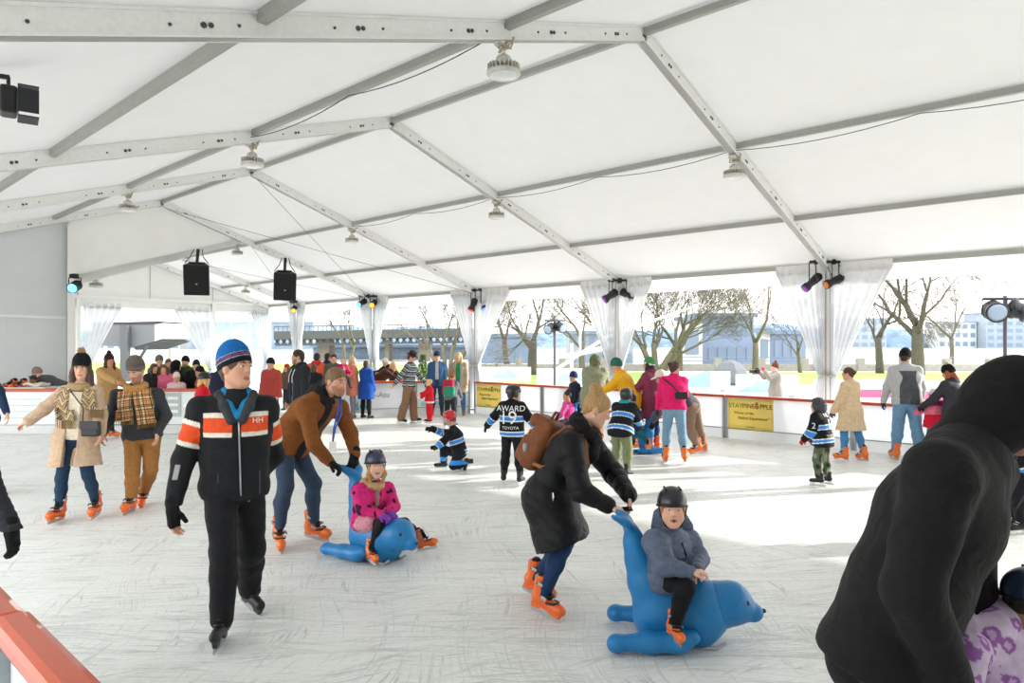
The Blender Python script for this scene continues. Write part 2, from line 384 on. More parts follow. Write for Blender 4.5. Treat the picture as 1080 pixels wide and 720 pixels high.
# ice
def ice_mat():
    m, nt, b = _nt('skated_ice'); tc = N(nt, 'ShaderNodeTexCoord')
    big = N(nt, 'ShaderNodeTexNoise', i_Scale=.7, i_Detail=5.0); nt.links.new(tc.outputs['Object'], big.inputs['Vector'])
    base = mixc(nt, big.outputs['Fac'], 'e2e5e1', 'f5f7f4')
    hs = []
    for j, (rot, sx, sy, th, dist) in enumerate(((.83, .2, 8, .70, .5), (.66, .26, 12, .71, .7), (1.0, .3, 15, .71, .6), (.9, .5, 24, .70, .6), (.45, .5, 14, .69, 1.2), (2.2, .6, 12, .69, 2.0))):
        mp = N(nt, 'ShaderNodeMapping', vector_type='TEXTURE'); mp.inputs['Rotation'].default_value = (0, 0, -rot); mp.inputs['Scale'].default_value = (1/sx, 1/sy, 1); mp.inputs['Location'].default_value = (j*3.1, j*7.7, 0)
        wp = N(nt, 'ShaderNodeTexNoise', i_Scale=.35, i_Detail=1.0); nt.links.new(tc.outputs['Object'], wp.inputs['Vector'])
        ad = N(nt, 'ShaderNodeVectorMath', operation='MULTIPLY_ADD'); nt.links.new(wp.outputs['Color'], ad.inputs[0]); ad.inputs[1].default_value = (dist, dist, 0); nt.links.new(tc.outputs['Object'], ad.inputs[2])
        nt.links.new(ad.outputs[0], mp.inputs['Vector'])
        sn = N(nt, 'ShaderNodeTexNoise', i_Scale=1.0, i_Detail=2.0, i_Roughness=.4); nt.links.new(mp.outputs[0], sn.inputs['Vector'])
        # thin grooves: where the stretched noise crosses its mean
        ab = N(nt, 'ShaderNodeMath', operation='SUBTRACT'); nt.links.new(sn.outputs['Fac'], ab.inputs[0]); ab.inputs[1].default_value = .5
        aa = N(nt, 'ShaderNodeMath', operation='ABSOLUTE'); nt.links.new(ab.outputs[0], aa.inputs[0])
        mr = N(nt, 'ShaderNodeMapRange'); mr.inputs['From Min'].default_value = 0; mr.inputs['From Max'].default_value = .02; mr.inputs['To Min'].default_value = 1; mr.inputs['To Max'].default_value = 0
        nt.links.new(aa.outputs[0], mr.inputs['Value'])
        gate = N(nt, 'ShaderNodeTexNoise', i_Scale=1.6+.3*j, i_Detail=2.0); nt.links.new(tc.outputs['Object'], gate.inputs['Vector'])
        gr = N(nt, 'ShaderNodeMapRange'); gr.inputs['From Min'].default_value = .36; gr.inputs['From Max'].default_value = .62; nt.links.new(gate.outputs['Fac'], gr.inputs['Value'])
        mu = N(nt, 'ShaderNodeMath', operation='MULTIPLY'); nt.links.new(mr.outputs[0], mu.inputs[0]); nt.links.new(gr.outputs[0], mu.inputs[1]); hs.append(mu.outputs[0])
    tot = hs[0]
    for h in hs[1:]:
        q = N(nt, 'ShaderNodeMath', operation='MAXIMUM'); nt.links.new(tot, q.inputs[0]); nt.links.new(h, q.inputs[1]); tot = q.outputs[0]
    fine = N(nt, 'ShaderNodeTexNoise', i_Scale=28.0, i_Detail=3.0); nt.links.new(tc.outputs['Object'], fine.inputs['Vector'])
    f2 = N(nt, 'ShaderNodeMath', operation='MULTIPLY'); nt.links.new(tot, f2.inputs[0]); f2.inputs[1].default_value = .62
    c = mixc(nt, f2.outputs[0], base, '9fa5a1')
    snow = N(nt, 'ShaderNodeMapRange'); snow.inputs['From Min'].default_value = .5; snow.inputs['From Max'].default_value = .75; snow.inputs['To Max'].default_value = .45; nt.links.new(fine.outputs['Fac'], snow.inputs['Value'])
    c = mixc(nt, snow.outputs[0], c, 'fbfcfb'); nt.links.new(c, b.inputs['Base Color'])
    bp = N(nt, 'ShaderNodeBump', i_Strength=.3, i_Distance=.008); bp.invert = True; nt.links.new(tot, bp.inputs['Height'])
    b2 = N(nt, 'ShaderNodeBump', i_Strength=.2, i_Distance=.01); nt.links.new(fine.outputs['Fac'], b2.inputs['Height']); nt.links.new(bp.outputs[0], b2.inputs['Normal'])
    nt.links.new(b2.outputs[0], b.inputs['Normal'])
    b.inputs['Roughness'].default_value = .42; b.inputs['Specular IOR Level'].default_value = .3
    return m
def slab(name, poly, z0, z1, m, kind='structure', **kw):
    o = MB().prism([A(x, y, z0) for x, y in poly], (0, 0, z1-z0)).build(name, m, origin=(0, 0, 0)); o['kind'] = kind; return o
def gxy(u, Z): p = P(u, HY, Z); return (p[0], p[1])
LBAR = [gxy(-60, 14.4), gxy(216, 14.5)]
CNT = [gxy(388, 17.9), (13.12, 13.45)]
RB = 13.25
ice_poly = [(.6, -16), (RB, -16), (RB, 13.45), CNT[0], gxy(300, 18.2), LBAR[1], LBAR[0], (.6, 14.5)]
slab('floor', ice_poly, -.06, 0, ice_mat())
M_pave = mat('b9b7b0', .9, 'stone', scale=3, var=.12, bump=.2)
slab('ground', [(-60, -160), (330, -160), (330, 330), (-60, 330)], -.4, -.07, M_pave)
slab('floor.001', [(-.6, -18), (15.0, -18), (15.0, 30), (-.6, 30)], -.069, -.062, mat('c4c6c6', .8, 'stone', scale=6, var=.08))

# roof
def roofpanel(name, prof, y0, y1, m):
    o = MB().grid(lambda u, v: A(prof[0][0]*(1-u)+prof[1][0]*u, y0+(y1-y0)*v, prof[0][1]*(1-u)+prof[1][1]*u), 8, 12).build(name, m, origin=(0, 0, 0), smooth=True)
    o['kind'] = 'structure'; return o
zR = zbig(RIDGE); zS = zsm(SM_R)
roofpanel('ceiling', [(BR+.12, EAVE_H-.03), (RIDGE, zR)], -18, A3+.12, M_roof)
roofpanel('ceiling.001', [(RIDGE, zR), (BL-.1, EAVE_H-.03)], -18, A3+.12, M_roof)
roofpanel('ceiling.002', [(BR+.12, EAVE_H-.03), (SM_R, zS)], A3, AEND, M_roof)
roofpanel('ceiling.003', [(SM_R, zS), (SM_L, EAVE_H)], A3, AEND, M_roof)
# canvas that closes the step between the tall and the small roof, grey partition, far gable; unseen near-end and left walls added to dim the ice
def sheet(name, poly, m, kind='structure', th=.01, d=(0, 1, 0)):
    o = MB().prism(poly, np.asarray(d)*th).build(name, m, origin=(0, 0, 0)); o['kind'] = kind; return o
y = A3+.08
sheet('wall_step', [A(SM_L-.02, y, zbig(SM_L-.02)), A(RIDGE, y, zR), A(SM_R, y, zbig(SM_R)), A(SM_R, y, zS-.12), A(SM_L-.02, y, EAVE_H-.25)], M_fill)
sheet('wall_left', [A(BL, y, -.06), A(SM_L+.1, y-.015, -.06), A(SM_L+.1, y-.015, zbig(SM_L+.1)), A(BL, y, EAVE_H)], M_greywall)
sheet('wall_back', [A(SM_L, AEND, EAVE_H-.35), A(BR, AEND, EAVE_H-.35), A(BR, AEND, EAVE_H), A(SM_R, AEND, zS), A(SM_L, AEND, EAVE_H)], M_fill)
sheet('wall_side', [A(SM_L, A3+.1, -.06), A(SM_L, AEND, -.06), A(SM_L, AEND, EAVE_H), A(SM_L, A3+.1, EAVE_H)], M_greywall, d=(1, 0, 0))
sheet('wall_near', [A(-1.25, -18, -.06), A(-1.25, 1.6, -.06), A(-1.25, 1.6, EAVE_H-.45), A(-1.25, -18, EAVE_H-.45)], M_blocker, d=(1, 0, 0))  # added out of view to cut light on the near ice
sheet('wall_front', [A(-1.25, -18, -.06), A(BR, -18, -.06), A(BR, -18, EAVE_H), A(RIDGE, -18, zR), A(-1.25, -18, EAVE_H-.45)], M_blocker)  # unseen end wall, added to stop light from the open end
roofpanel('ceiling.004', [(BL-.08, EAVE_H-.03), (-1.3, EAVE_H-.5)], -18, A3, M_roof)  # unseen eave strip added to meet the light-blocking left wall
def valance(name, y0, y1):
    n = max(1, round((y1-y0)/.5))
    o = MB().grid(lambda u, v: A(BR+.05+.012*math.sin(u*n*3.1), y0+(y1-y0)*u, EAVE_H-.03-.37*v), n*6, 3).build(name, M_fill, origin=(0, 0, 0), smooth=True); o['kind'] = 'structure'; return o
valance('trim_1', -18, A3); valance('trim_2', A3, AEND)
MB().beam((SM_L, A3, 2.55), (SM_L-4.7, A3, 2.62), .05, .06).build('trim_3', M_alu)['kind'] = 'structure'
MB().beam((SM_L, AEND-.06, EAVE_H), (BR, AEND-.06, EAVE_H), .08, .1).build('trim_4', M_alu)['kind'] = 'structure'
for k, bb in enumerate((SM_R, 7.4, 12.08)):
    s_ = MB().beam((bb, AEND-.03, EAVE_H), (bb, AEND-.03, zsm(bb)-.1), .015, .02, (0, 1, 0)).build('trim_%d' % (5+k), M_purlin); s_['kind'] = 'structure'

ORD = ['closest', 'second', 'third', 'fourth']
def rafter(a, e, r, ze, zr, label, fade=0):
    """box rafter under the canvas from an eave to a ridge; plates and bolts are its parts"""
    d = unit(A(r-e, 0, zr-ze)); nrm = unit(np.cross(d, A(0, 1, 0))); nrm = nrm if nrm[2] < 0 else -nrm
    p0 = A(e, a, ze)+nrm*.10; p1 = A(r, a, zr)+nrm*.10
    root = empty('roof_rafter', A(e, a, ze-.2), label, 'roof rafter', 'white rafters of the tent roof')
    mb = MB().beam(p0, p1, .10, .17, (0, 0, 1)); mb.beam(p0+nrm*.075, p1+nrm*.075, .125, .02); mb.beam(p0-nrm*.08, p1-nrm*.08, .125, .02)
    b = mb; L = np.linalg.norm(p1-p0)
    for t in np.arange(.5, L-.3, 1.25):
        c = p0+d*t
        for o_, rr in ((-.22, .011), (0, .02), (.05, .018), (.25, .011)):
            b.lathe([(rr, -.06), (rr, .06)], c+d*o_+nrm*.01, frame((1, 0, 0), (0, 1, 0))[[0, 1, 2]] if False else np.array([d, nrm, np.cross(d, nrm)]), 8, mi=1)
    mb.build('profile', [M_alu, M_bolt], root)
    return root
near = {0: 'closest to the lens', 1: 'second from the lens', 2: 'third from the lens', 3: 'fourth from the lens'}
for i in range(-4, 4):
    la = near.get(i) or ['just behind', 'second behind', 'third behind', 'fourth behind'][-1-i]+' the lens'
    if 1:
        rafter(FA(i), BR, RIDGE, EAVE_H, zR, 'white metal rafter sloping down to the open right side, '+la)
        rafter(FA(i), BL, RIDGE, EAVE_H, zR, 'white metal rafter sloping down from ridge to the left eave, '+la)
rafter(FA(4), BR, SM_R, EAVE_H, zS, 'white metal rafter of the low far roof, down to the last curtained side post')
rafter(FA(4), SM_L, SM_R, EAVE_H, zS, 'white metal rafter on the hidden left slope of the low far roof')
rafter(AEND-.1, BR, SM_R, EAVE_H, zS, 'white metal rafter along the far gable wall, right slope')
rafter(AEND-.1, SM_L, SM_R, EAVE_H, zS, 'white metal rafter along the far gable wall, left slope')
def purlin(b, zf, y0, y1, label):
    z = zf-.055
    root = empty('roof_purlin', A(b, (y0+y1)/2, z-.05), label, 'roof purlin', 'grey purlins along the tent roof')
    MB().beam((b, y0, z), (b, y1, z), .075, .085).build('profile', M_purlin, root, bevel=.004)
    MB().beam((b+.045, y0, z+.04), (b+.045, y1, z+.04), .02, .02).build('seam_cord', M_dark, root)
purlin(RIDGE, zR-.03, -18, A3, 'grey purlin along the ridge of the tall roof')
purlin(4.83, zbig(4.83), -18, A3, 'grey purlin on the left slope just below the ridge')
purlin(2.33, zbig(2.33), -18, A3, 'grey purlin low on the left slope')
purlin(10.0, zbig(10.0), -18, AEND, 'upper grey purlin on the right slope, passing the lamps')
purlin(12.4, zbig(12.4), -18, AEND, 'lower grey purlin on the right slope above the eave')
purlin(BR-.02, EAVE_H, -18, AEND, 'grey eave purlin above the open right side')
def post(b, a, h, label, w=.2, d=.13):
    root = empty('tent_post', (b, a, -.06), label, 'tent post', 'aluminium posts carrying the tent')
    MB().box((b, a, h/2-.03), (d, w, h+.02)).build('profile', M_alu, root, bevel=.008)
    MB().box((b, a, -.05), (.34, .36, .024)).build('base_plate', M_bolt, root)
    g = MB()
    for s in (-1, 1): g.box((b-d/2-.002, a+s*w*.22, h/2), (.012, .022, h-.1))
    g.build('keder_track', M_purlin, root)
nm = ['behind the beige-coated woman', 'behind the yellow-jacketed person', 'below the red and blue lights', 'behind the two people leaning on the counter', 'beside the lone orange spotlight']
for i in range(-3, 5):
    post(BR, FA(i), EAVE_H-.05, 'white tent side post with tied curtains, '+nm[i] if i >= 0 else ['white tent side post hidden by the hooded person', 'white tent side post beyond the right edge', 'white tent side post far past the right edge'][-1-i])
post(BR, AEND-.05, EAVE_H, 'white tent post at the far corner beside the exit sign')
post(12.08, AEND-.05, EAVE_H, 'white tent post in the far gable wall rising above the blue beanie')
post(SM_L+.09, A3-.12, zbig(SM_L)-.25, 'white tent post at the edge of the grey canvas partition', w=.14, d=.16)
post(7.4, AEND-.05, EAVE_H, 'white tent post in the far gable wall beside the left curtain')
# bracing wires
def wire(a, b, label, r=.006, sag=0):
    pts = [np.asarray(a, float)*(1-t)+np.asarray(b, float)*t-A(0, 0, sag*4*t*(1-t)) for t in np.linspace(0, 1, 9)]
    tag(MB().tube(pts, r, 5).build('bracing_cable', M_bolt), label, 'cable', 'thin cables under the tent roof')
def onr(b, a, dz=.2, s=False): return A(b, a, (zsm(b) if s else zbig(b))-dz)
wire(onr(7.5, FA(3)), onr(14.2, FA(2)), 'thin steel brace from the ridge beside the canvas step towards the red and blue lights')
wire(onr(7.5, FA(2)), onr(14.2, FA(3)), 'thin steel brace crossing the bay above the right-hand speaker')
wire(onr(9.9, FA(4), s=True), onr(14.2, FA(3), s=True), 'thin steel brace under the low far roof behind the right-hand speaker')
wire(onr(9.9, FA(3), s=True), onr(14.2, FA(4), s=True), 'thin steel brace under the low far roof ending at the orange spotlight')
for j, (i0, b0) in enumerate(((0, 10.0), (0, 4.83), (1, 10.0), (-1, 10.0))):
    for h in range(2):
        wire(A(b0-.05, FA(i0)+2.5*h, zbig(b0)-.12), A(b0-.05, FA(i0)+2.5*h+2.5, zbig(b0)-.12),
             'thin grey lamp flex sagging under the %s slope purlin, %s half of the %s bay' % ('left' if b0 < 7 else 'right', ('near', 'far')[h], {0: 'closest', 1: 'second', -1: 'overhead'}[i0]), .006, .09)

# curtains: gathered sheets tied to each side post
def curtain(b, a, axis, s, wtop, htop, htie, label, depth=.05, wlow=.16):
    axis = A(*axis); nrm = np.cross(axis, UP); root = empty('curtain', A(b, a, -.06), label, 'curtain', 'tied white curtains of the tent')
    def fn(u, v):
        z = htop*(1-v)-.02*v
        vt = (htop-htie)/htop
        if v < vt: q = v/vt; wd = wtop*(1-q)+.11*q-.05*math.sin(q*math.pi)*wtop*.35
        else: q = (v-vt)/(1-vt); wd = .11+wlow*math.sin(min(1, q*1.4)*math.pi/2)
        pl = (.6+.4*math.sin(v*9+a))*depth*(1-.3*v)*math.sin(u*math.pi*2*5.5+a*3+.6*math.sin(v*6))
        return A(b, a, z)+axis*s*(.07+u*wd)+nrm*(pl+.09)
    MB().grid(fn, 66, 40).build('drape', M_curtain, root, smooth=True)
    hm = MB().grid(lambda u, v: fn(.97+.06*u, v*(htop-htie)/htop)+nrm*.004, 2, 24).build('hem', M_fill, root, smooth=True)
    hd = MB().grid(lambda u, v: fn(u, 0)+A(0, 0, .1-.2*v)+nrm*.006, 60, 2).build('header_tape', M_fill, root, smooth=True)
    t = MB().lathe([(.1, -.02), (.105, 0), (.1, .02)], A(b, a, htie)+axis*s*.06+nrm*.09, I3, 16).build('tie', M_purlin, root, smooth=True)
cl = ['behind the beige-coated woman', 'behind the yellow-jacketed person', 'with the red and blue lights', 'behind the counter', 'with the lone orange spotlight']
for i in range(0, 5):
    wt = [1.1, .95, 1.35, .75, .6][i]; wt2 = [.95, 1.0, .95, .75, .6][i]
    curtain(BR-.03, FA(i), (0, -1, 0), 1, wt, EAVE_H-.12, 1.28, 'translucent white curtain, right half, '+cl[i])
    curtain(BR-.03, FA(i), (0, -1, 0), -1, wt2, EAVE_H-.12, 1.28, 'translucent white curtain, left half, '+cl[i])
curtain(BR-.1, AEND-.12, (1, 0, 0), -1, .7, EAVE_H-.3, 1.2, 'translucent white curtain gathered at the far corner post under the exit sign')
curtain(7.45, AEND-.12, (1, 0, 0), 1, 1.2, EAVE_H-.3, .9, 'clear curtain in the far gable tied back beside the grey ramp')
curtain(12.0, AEND-.12, (1, 0, 0), -1, 1.4, EAVE_H-.3, .9, 'clear curtain in the far gable slanting left of the tall post')
curtain(SM_L+.25, AEND-1.5, (1, 0, 0), 1, 1.2, EAVE_H-.3, .9, 'clear curtain hanging next to the grey partition post')
# clear vinyl windows in the far gable
M_vinyl = canvas('dfe8f5', .5, 'clear_vinyl', alpha=.22, rough=.15, wrinkle=.4, wscale=2)
for k, (b0, b1) in enumerate(((12.2, 14.35),)):
    r = empty('window_%d' % (k+1), (b0, AEND, .2)); r['kind'] = 'structure'
    MB().box(((b0+b1)/2, AEND, 1.75), (b1-b0, .008, 2.8)).build('pane', M_vinyl, r)
    f = MB()
    for z in (1.45, 3.15): f.box(((b0+b1)/2, AEND-.03, z), (b1-b0, .04, .05))
    for x in (b0+.65, b0+1.4): f.box((x, AEND-.03, 1.75), (.05, .04, 2.8))
    f.build('bars', M_alu, r)

# ================================================================ lamps, speakers, stage lights
def lamp(b, a, z, label, r=.16):
    root = empty('high_bay_lamp', (b, a, z-.36), label, 'ceiling lamp', 'high bay lamps under the rafters')
    M1 = mat('cfcdc4', .4, 'plain', metal=.4); c = A(b, a, z)
    MB().tube([c, c-A(0, 0, .14)], .02, 8).lathe([(.05, -.03), (.06, 0), (.05, .03)], c-A(.06, 0, .02), I3, 12).build('hook', M1, root, smooth=True)
    cb = MB()
    for k in range(3): cb.tube([c+A(.05*math.cos(t)+.02*k, .09*math.sin(t), -.02+.07*math.sin(t*1.0+k)) for t in np.linspace(0, 6.28, 16)], .009, 5)
    cb.build('coiled_flex', mat('b7ab90', .6), root, smooth=True)
    MB().lathe([(.045, -.13), (.07, -.15), (.085, -.22), (.075, -.24)], c, I3, 20).build('driver_housing', M1, root, smooth=True)
    f = MB()
    for k in range(24):
        t = k*math.tau/24; d = A(math.cos(t), math.sin(t), 0); f.box(c+d*r*.68-A(0, 0, .255), (r*.6, .008, .07), np.array([d, np.cross(UP, d), UP]))
    f.build('cooling_fins', M1, root)
    MB().lathe([(r*.5, -.27), (r, -.285), (r*1.03, -.31), (r*.96, -.33)], c, I3, 28).build('rim', M1, root, smooth=True)
    MB().lathe([(r*.94, -.325), (r*.8, -.34), (r*.3, -.35)], c, I3, 28).build('lens', plastic('e9ecec', .2), root, smooth=True)
lamp(4.83, FA(0), zbig(4.83)-.2, 'white round lamp nearest to the lens, hung at the top of the tent')
lamp(10.0, FA(0), zbig(10.0)-.2, 'white round lamp on the right slope, first from the lens')
lamp(4.83, FA(1), zbig(4.83)-.2, 'white round lamp on the left slope, second from the lens')
lamp(10.0, FA(1), zbig(10.0)-.2, 'white round lamp on the right slope, second from the lens')
lamp(4.83, FA(2), zbig(4.83)-.2, 'white round lamp on the left slope, third from the lens')
lamp(10.0, FA(2), zbig(10.0)-.2, 'white round lamp on the right slope, third from the lens')
lamp(5.84, FA(3)+.3, 3.7, 'white round lamp under the slanting canvas edge beside the blue spotlight')
lamp(9.6, FA(3)+.3, zS-.16, 'white round lamp at the peak of the low roof between the speakers')
lamp(12.2, FA(4), zsm(12.2)-.15, 'white round lamp under the low far roof behind the speakers')
def speaker(u, v, Z, vtop, label, yaw):
    c = P(u, v, Z); f = azdir(yaw); rt = np.cross(UP, f)*-1; tilt = math.radians(14); f2 = unit(f*math.cos(tilt)-UP*math.sin(tilt)); u2 = np.cross(rt, f2); u2 = u2 if u2[2] > 0 else -u2
    root = empty('hanging_speaker', c-UP*.45, label, 'loudspeaker', 'black speakers hung from the roof'); R = np.array([rt, f2, u2])
    pr = [c+rt*x*.33+f2*yy-u2*.42 for x, yy in ((-1, .26), (1, .26), (.62, -.3), (-.62, -.3))]
    MB().prism(pr, u2*.84).build('cabinet', plastic('17181b', .6), root, bevel=.02)
    MB().box(c+f2*.268, (.62, .02, .8), R).build('grille', mat('0e0f11', .75, 'mesh', scale=300, bump=.4), root, bevel=.01)
    MB().box(c+f2*.282-u2*.1, (.05, .006, .03), R).build('badge', M_steel, root)
    top = P(u+1, vtop, Z)
    MB().tube([c+u2*.42, top], .045, 8).box(c+u2*.44, (.4, .12, .05), R).build('bracket', M_black, root)
    cb = MB()
    for k in (-1, 1): cb.tube([c+rt*k*.3+u2*.42, c+rt*k*.16+u2*.62, top+rt*k*.1], .012, 6)
    cb.build('hang_cable', M_black, root)
speaker(208, 294, 18.9, 263, 'black loudspeaker hanging below the slanting canvas edge on the left', 20)
speaker(300, 301, 20.8, 272, 'black loudspeaker hanging from the sloping rafter on the right', 22)
def stage_light(c, aim, top, label, lens, length=.34, r=.075, name='stage_light'):
    c = np.asarray(c, float); d = unit(aim); root = empty(name, c-UP*(r+.12), label, 'stage light', 'black stage lights on the tent posts')
    R = frame(d); R3 = np.array([R[0], np.cross(d, R[0]), d])
    MB().lathe([(r*.55, -length*.5), (r*.9, -length*.42), (r, -length*.1), (r*.85, 0), (r*.8, length*.25), (r, length*.3), (r*1.04, length*.5), (r*.9, length*.5)], c, R3, 18).build('housing', plastic('1a1b1f', .45), root, smooth=True)
    MB().lathe([(r*.86, length*.502), (r*.6, length*.53), (.01, length*.54)], c, R3, 18).build('lens', lens, root, smooth=True)
    top = np.asarray(top, float); s = R[0]
    y_ = MB()
    for k in (-1, 1): y_.beam(c+s*k*(r+.012), c+s*k*(r+.012)+UP*(top[2]-c[2]), .02, .012, d)
    y_.beam(c+s*(r+.02)+UP*(top[2]-c[2]), c-s*(r+.02)+UP*(top[2]-c[2]), .02, .02)
    y_.build('yoke', M_black, root)
    f = MB()
    for k in range(4): f.lathe([(r*.6, -length*.4+k*.025), (r*1.02, -length*.4+k*.025), (r*1.02, -length*.4+k*.025+.008), (r*.6, -length*.4+k*.025+.008)], c, R3, 16)
    f.build('vent_ring', M_black, root)
def light_bar(u, v, Z, wpx, label):
    c = P(u, v, Z); root = empty('light_bar', c, label, 'light bar', 'black clamp bars holding stage lights'); h = wpx/F_PX*Z/2
    MB().tube([c-RT*h, c+RT*h], .028, 10).build('tube', M_black, root, smooth=True)
    k = MB().box(c+FW*.06, (.1, .12, .12), np.array([RT, FW, UP])).box(c-RT*h*.6, (.06, .08, .1), np.array([RT, FW, UP])).box(c+RT*h*.6, (.06, .08, .1), np.array([RT, FW, UP])); k.build('clamp', M_dark, root, bevel=.01)
    MB().tube([c+RT*h*.8, c+RT*(h+.08)-UP*.2, c+RT*h*.5-UP*.32, c+RT*h*.2-UP*.1], .008, 6).build('cable', M_black, root, smooth=True)
LENS = {k: glow(c, s, 'lens_'+k) for k, c, s in (('red', 'd02818', .7), ('blue', '3060ff', 1.6), ('purple', '6a2080', .4), ('green', '18a050', .6), ('orange', 'ff7a20', 1.4), ('teal', '60c0d8', .8), ('amber', 'a06018', .3), ('skyblue', '3f90ff', 3))}
D_ = lambda r, f, u: RT*r+FW*f+UP*u
def pair(u, v, Z, w, lab, L):
    light_bar(u, v, Z, w, 'black clamp bar at the top of the post '+lab)
    for (du, dv, aim, lens, txt) in L: stage_light(P(u+du, v+dv, Z), aim, P(u+du, v+1, Z), txt, LENS[lens], .46 if Z < 16 else .4, .085 if Z < 16 else .1)
pair(870, 276, 13.45, 32, 'behind the beige-coated woman', [(-13, 21, D_(-.75, -.2, -.6), 'purple', 'long black stage light pointing down left, above the fur-hooded hockey child'), (11, 20, D_(-.85, -.2, -.35), 'amber', 'long black stage light with amber lens, right of its twin above the beige-coated woman')])
pair(654, 295.5, 16.8, 26, 'behind the yellow-jacketed person', [(-10, 16, D_(-.8, -.2, -.55), 'purple', 'long black stage light with purple lens pointing left'), (8, 15, D_(.75, -.35, -.5), 'green', 'long black stage light with green lens pointing right')])
pair(506, 306, 20.2, 18, 'where the red and blue lights hang', [(-7, 15, D_(-.35, -.3, -.9), 'red', 'black stage light with red lens aimed down'), (5, 14, D_(.1, -.5, -.85), 'blue', 'black stage light with glowing blue lens aimed down')])
pair(388, 312, 23.4, 20, 'behind the counter', [(-6, 7, D_(-.4, -.8, -.4), 'teal', 'black stage light with pale teal lens behind the counter'), (6, 8, D_(-.1, -.9, -.35), 'orange', 'black stage light with orange lens right of the teal one')])
pair(309, 318, 26.8, 10, 'nearest the exit sign', [(1, 8, D_(.2, -.9, -.35), 'orange', 'lone black stage light with orange lens near the exit sign')])
light_bar(78, 291, 16.3, 9, 'small black clamp bar on the grey partition post')
stage_light(P(79, 302, 16.2), D_(.15, -.9, -.35), P(79, 293, 16.2), 'black stage light with bright blue lens on the grey partition post', LENS['skyblue'], .3, .12)
# floodlight at the top left
c = P(9, 107, 4.7); root = empty('flood_light', c-UP*.12, 'black square floodlight with open barn doors at the top left corner', 'stage light')
Rf = np.array([unit(RT*.6-FW*.8), unit(RT*.8+FW*.6), UP])
MB().box(c, (.18, .1, .19), Rf).build('housing', M_black, root, bevel=.02)
MB().box(c+Rf[1]*.052, (.12, .01, .13), Rf).build('lens', plastic('33361f', .15), root)
MB().box(c-Rf[0]*.06-Rf[1]*.052+UP*.0, (.05, .006, .08), Rf).build('badge', plastic('2f6fc0', .4), root)
d_ = MB()
d_.box(c+Rf[1]*.11+UP*.105, (.2, .12, .008), Rf).box(c+Rf[1]*.11-UP*.105, (.2, .12, .008), Rf).box(c+Rf[1]*.11+Rf[0]*.1, (.008, .12, .16), Rf)
d_.build('barn_door', plastic('15171f', .5), root)
MB().beam(c-Rf[0]*.11-UP*.02, c-Rf[0]*.11+UP*.2, .02, .02).beam(c-Rf[0]*.11+UP*.2, A((c-Rf[0]*.11)[0]-.12, c[1]+.05, zbig(c[0]-.2)-.02), .03, .03).build('yoke', M_black, root)
# exit sign
c = P(253, 325, 29.0); root = empty('exit_sign', c-UP*.12, 'small green exit sign in the far corner of the tent', 'sign')
MB().box(c, (.3, .05, .26), np.array([RT, FW, UP])).build('housing', glow('38d070', 1.2, 'exit_green'), root, bevel=.01)
text('EXIT', .11, plastic('f4fff6', .5), root, c-FW*.03, np.array([RT, UP, -FW]))

# ================================================================ barriers
M_white = canvas('f0f2f4', .42, 'barrier_panel', rough=.3, wrinkle=.03); M_kick = canvas('eceeee', .3, 'kick_plate', rough=.4, wrinkle=.03); M_rail = plastic('bf481b', .28, coat=.4); M_post = mat('9aa0a4', .4, 'plain', metal=.5)
M_lpanel = plastic('dfe9e9', .35)
def barrier(p, q, h, label, inward, group='white rink barrier sections', panel=None, endpost=True):
    p = A(*p, 0); q = A(*q, 0); d = unit(q-p); n = A(*inward, 0); L = np.linalg.norm(q-p)
    root = empty('rink_barrier', (p+q)/2, label, 'rink barrier', group); mid = (p+q)/2; R = np.array([d, n, UP])
    MB().box(mid+UP*(.2+(h-.26)/2), (L-.02, .03, h-.26), R).build('panel', panel or M_white, root, bevel=.004)
    MB().box(mid+UP*.1-n*.0, (L-.012, .045, .19), R).build('kick_plate', M_kick, root, bevel=.004)
    MB().box(mid+UP*.2+n*.02, (L-.01, .02, .018), R).build('kick_strip', M_post, root)
    MB().box(mid+UP*(h-.03), (L-.006, .11, .06), R).build('top_rail', M_rail, root, bevel=.02)
    for e in (p+d*.03, q-d*.03): MB().box(e+UP*(h-.06)/2-n*.005, (.045, .09, h-.06), R).build('upright', M_post, root)
    return root, R
ys = [13.4, 10.97, 8.55, 6.13, 3.7, 1.28, -1.15, -3.6, -6.0]
bl = ['carrying the far yellow banner', 'behind the navy-beanie person and the pink toddler', 'behind the maroon coat and pink sweater', 'carrying the near yellow banner', 'behind the beige-coated woman', 'behind the couple holding the pink-jacket girl', 'hidden by the hooded person', 'past the hooded person']
for k in range(8):
    barrier((RB, ys[k]), (RB, ys[k+1]), .88, 'white rink barrier section with orange rail, '+bl[k], (-1, 0))
Rr = np.array([A(0, -1, 0), UP, A(-1, 0, 0)])
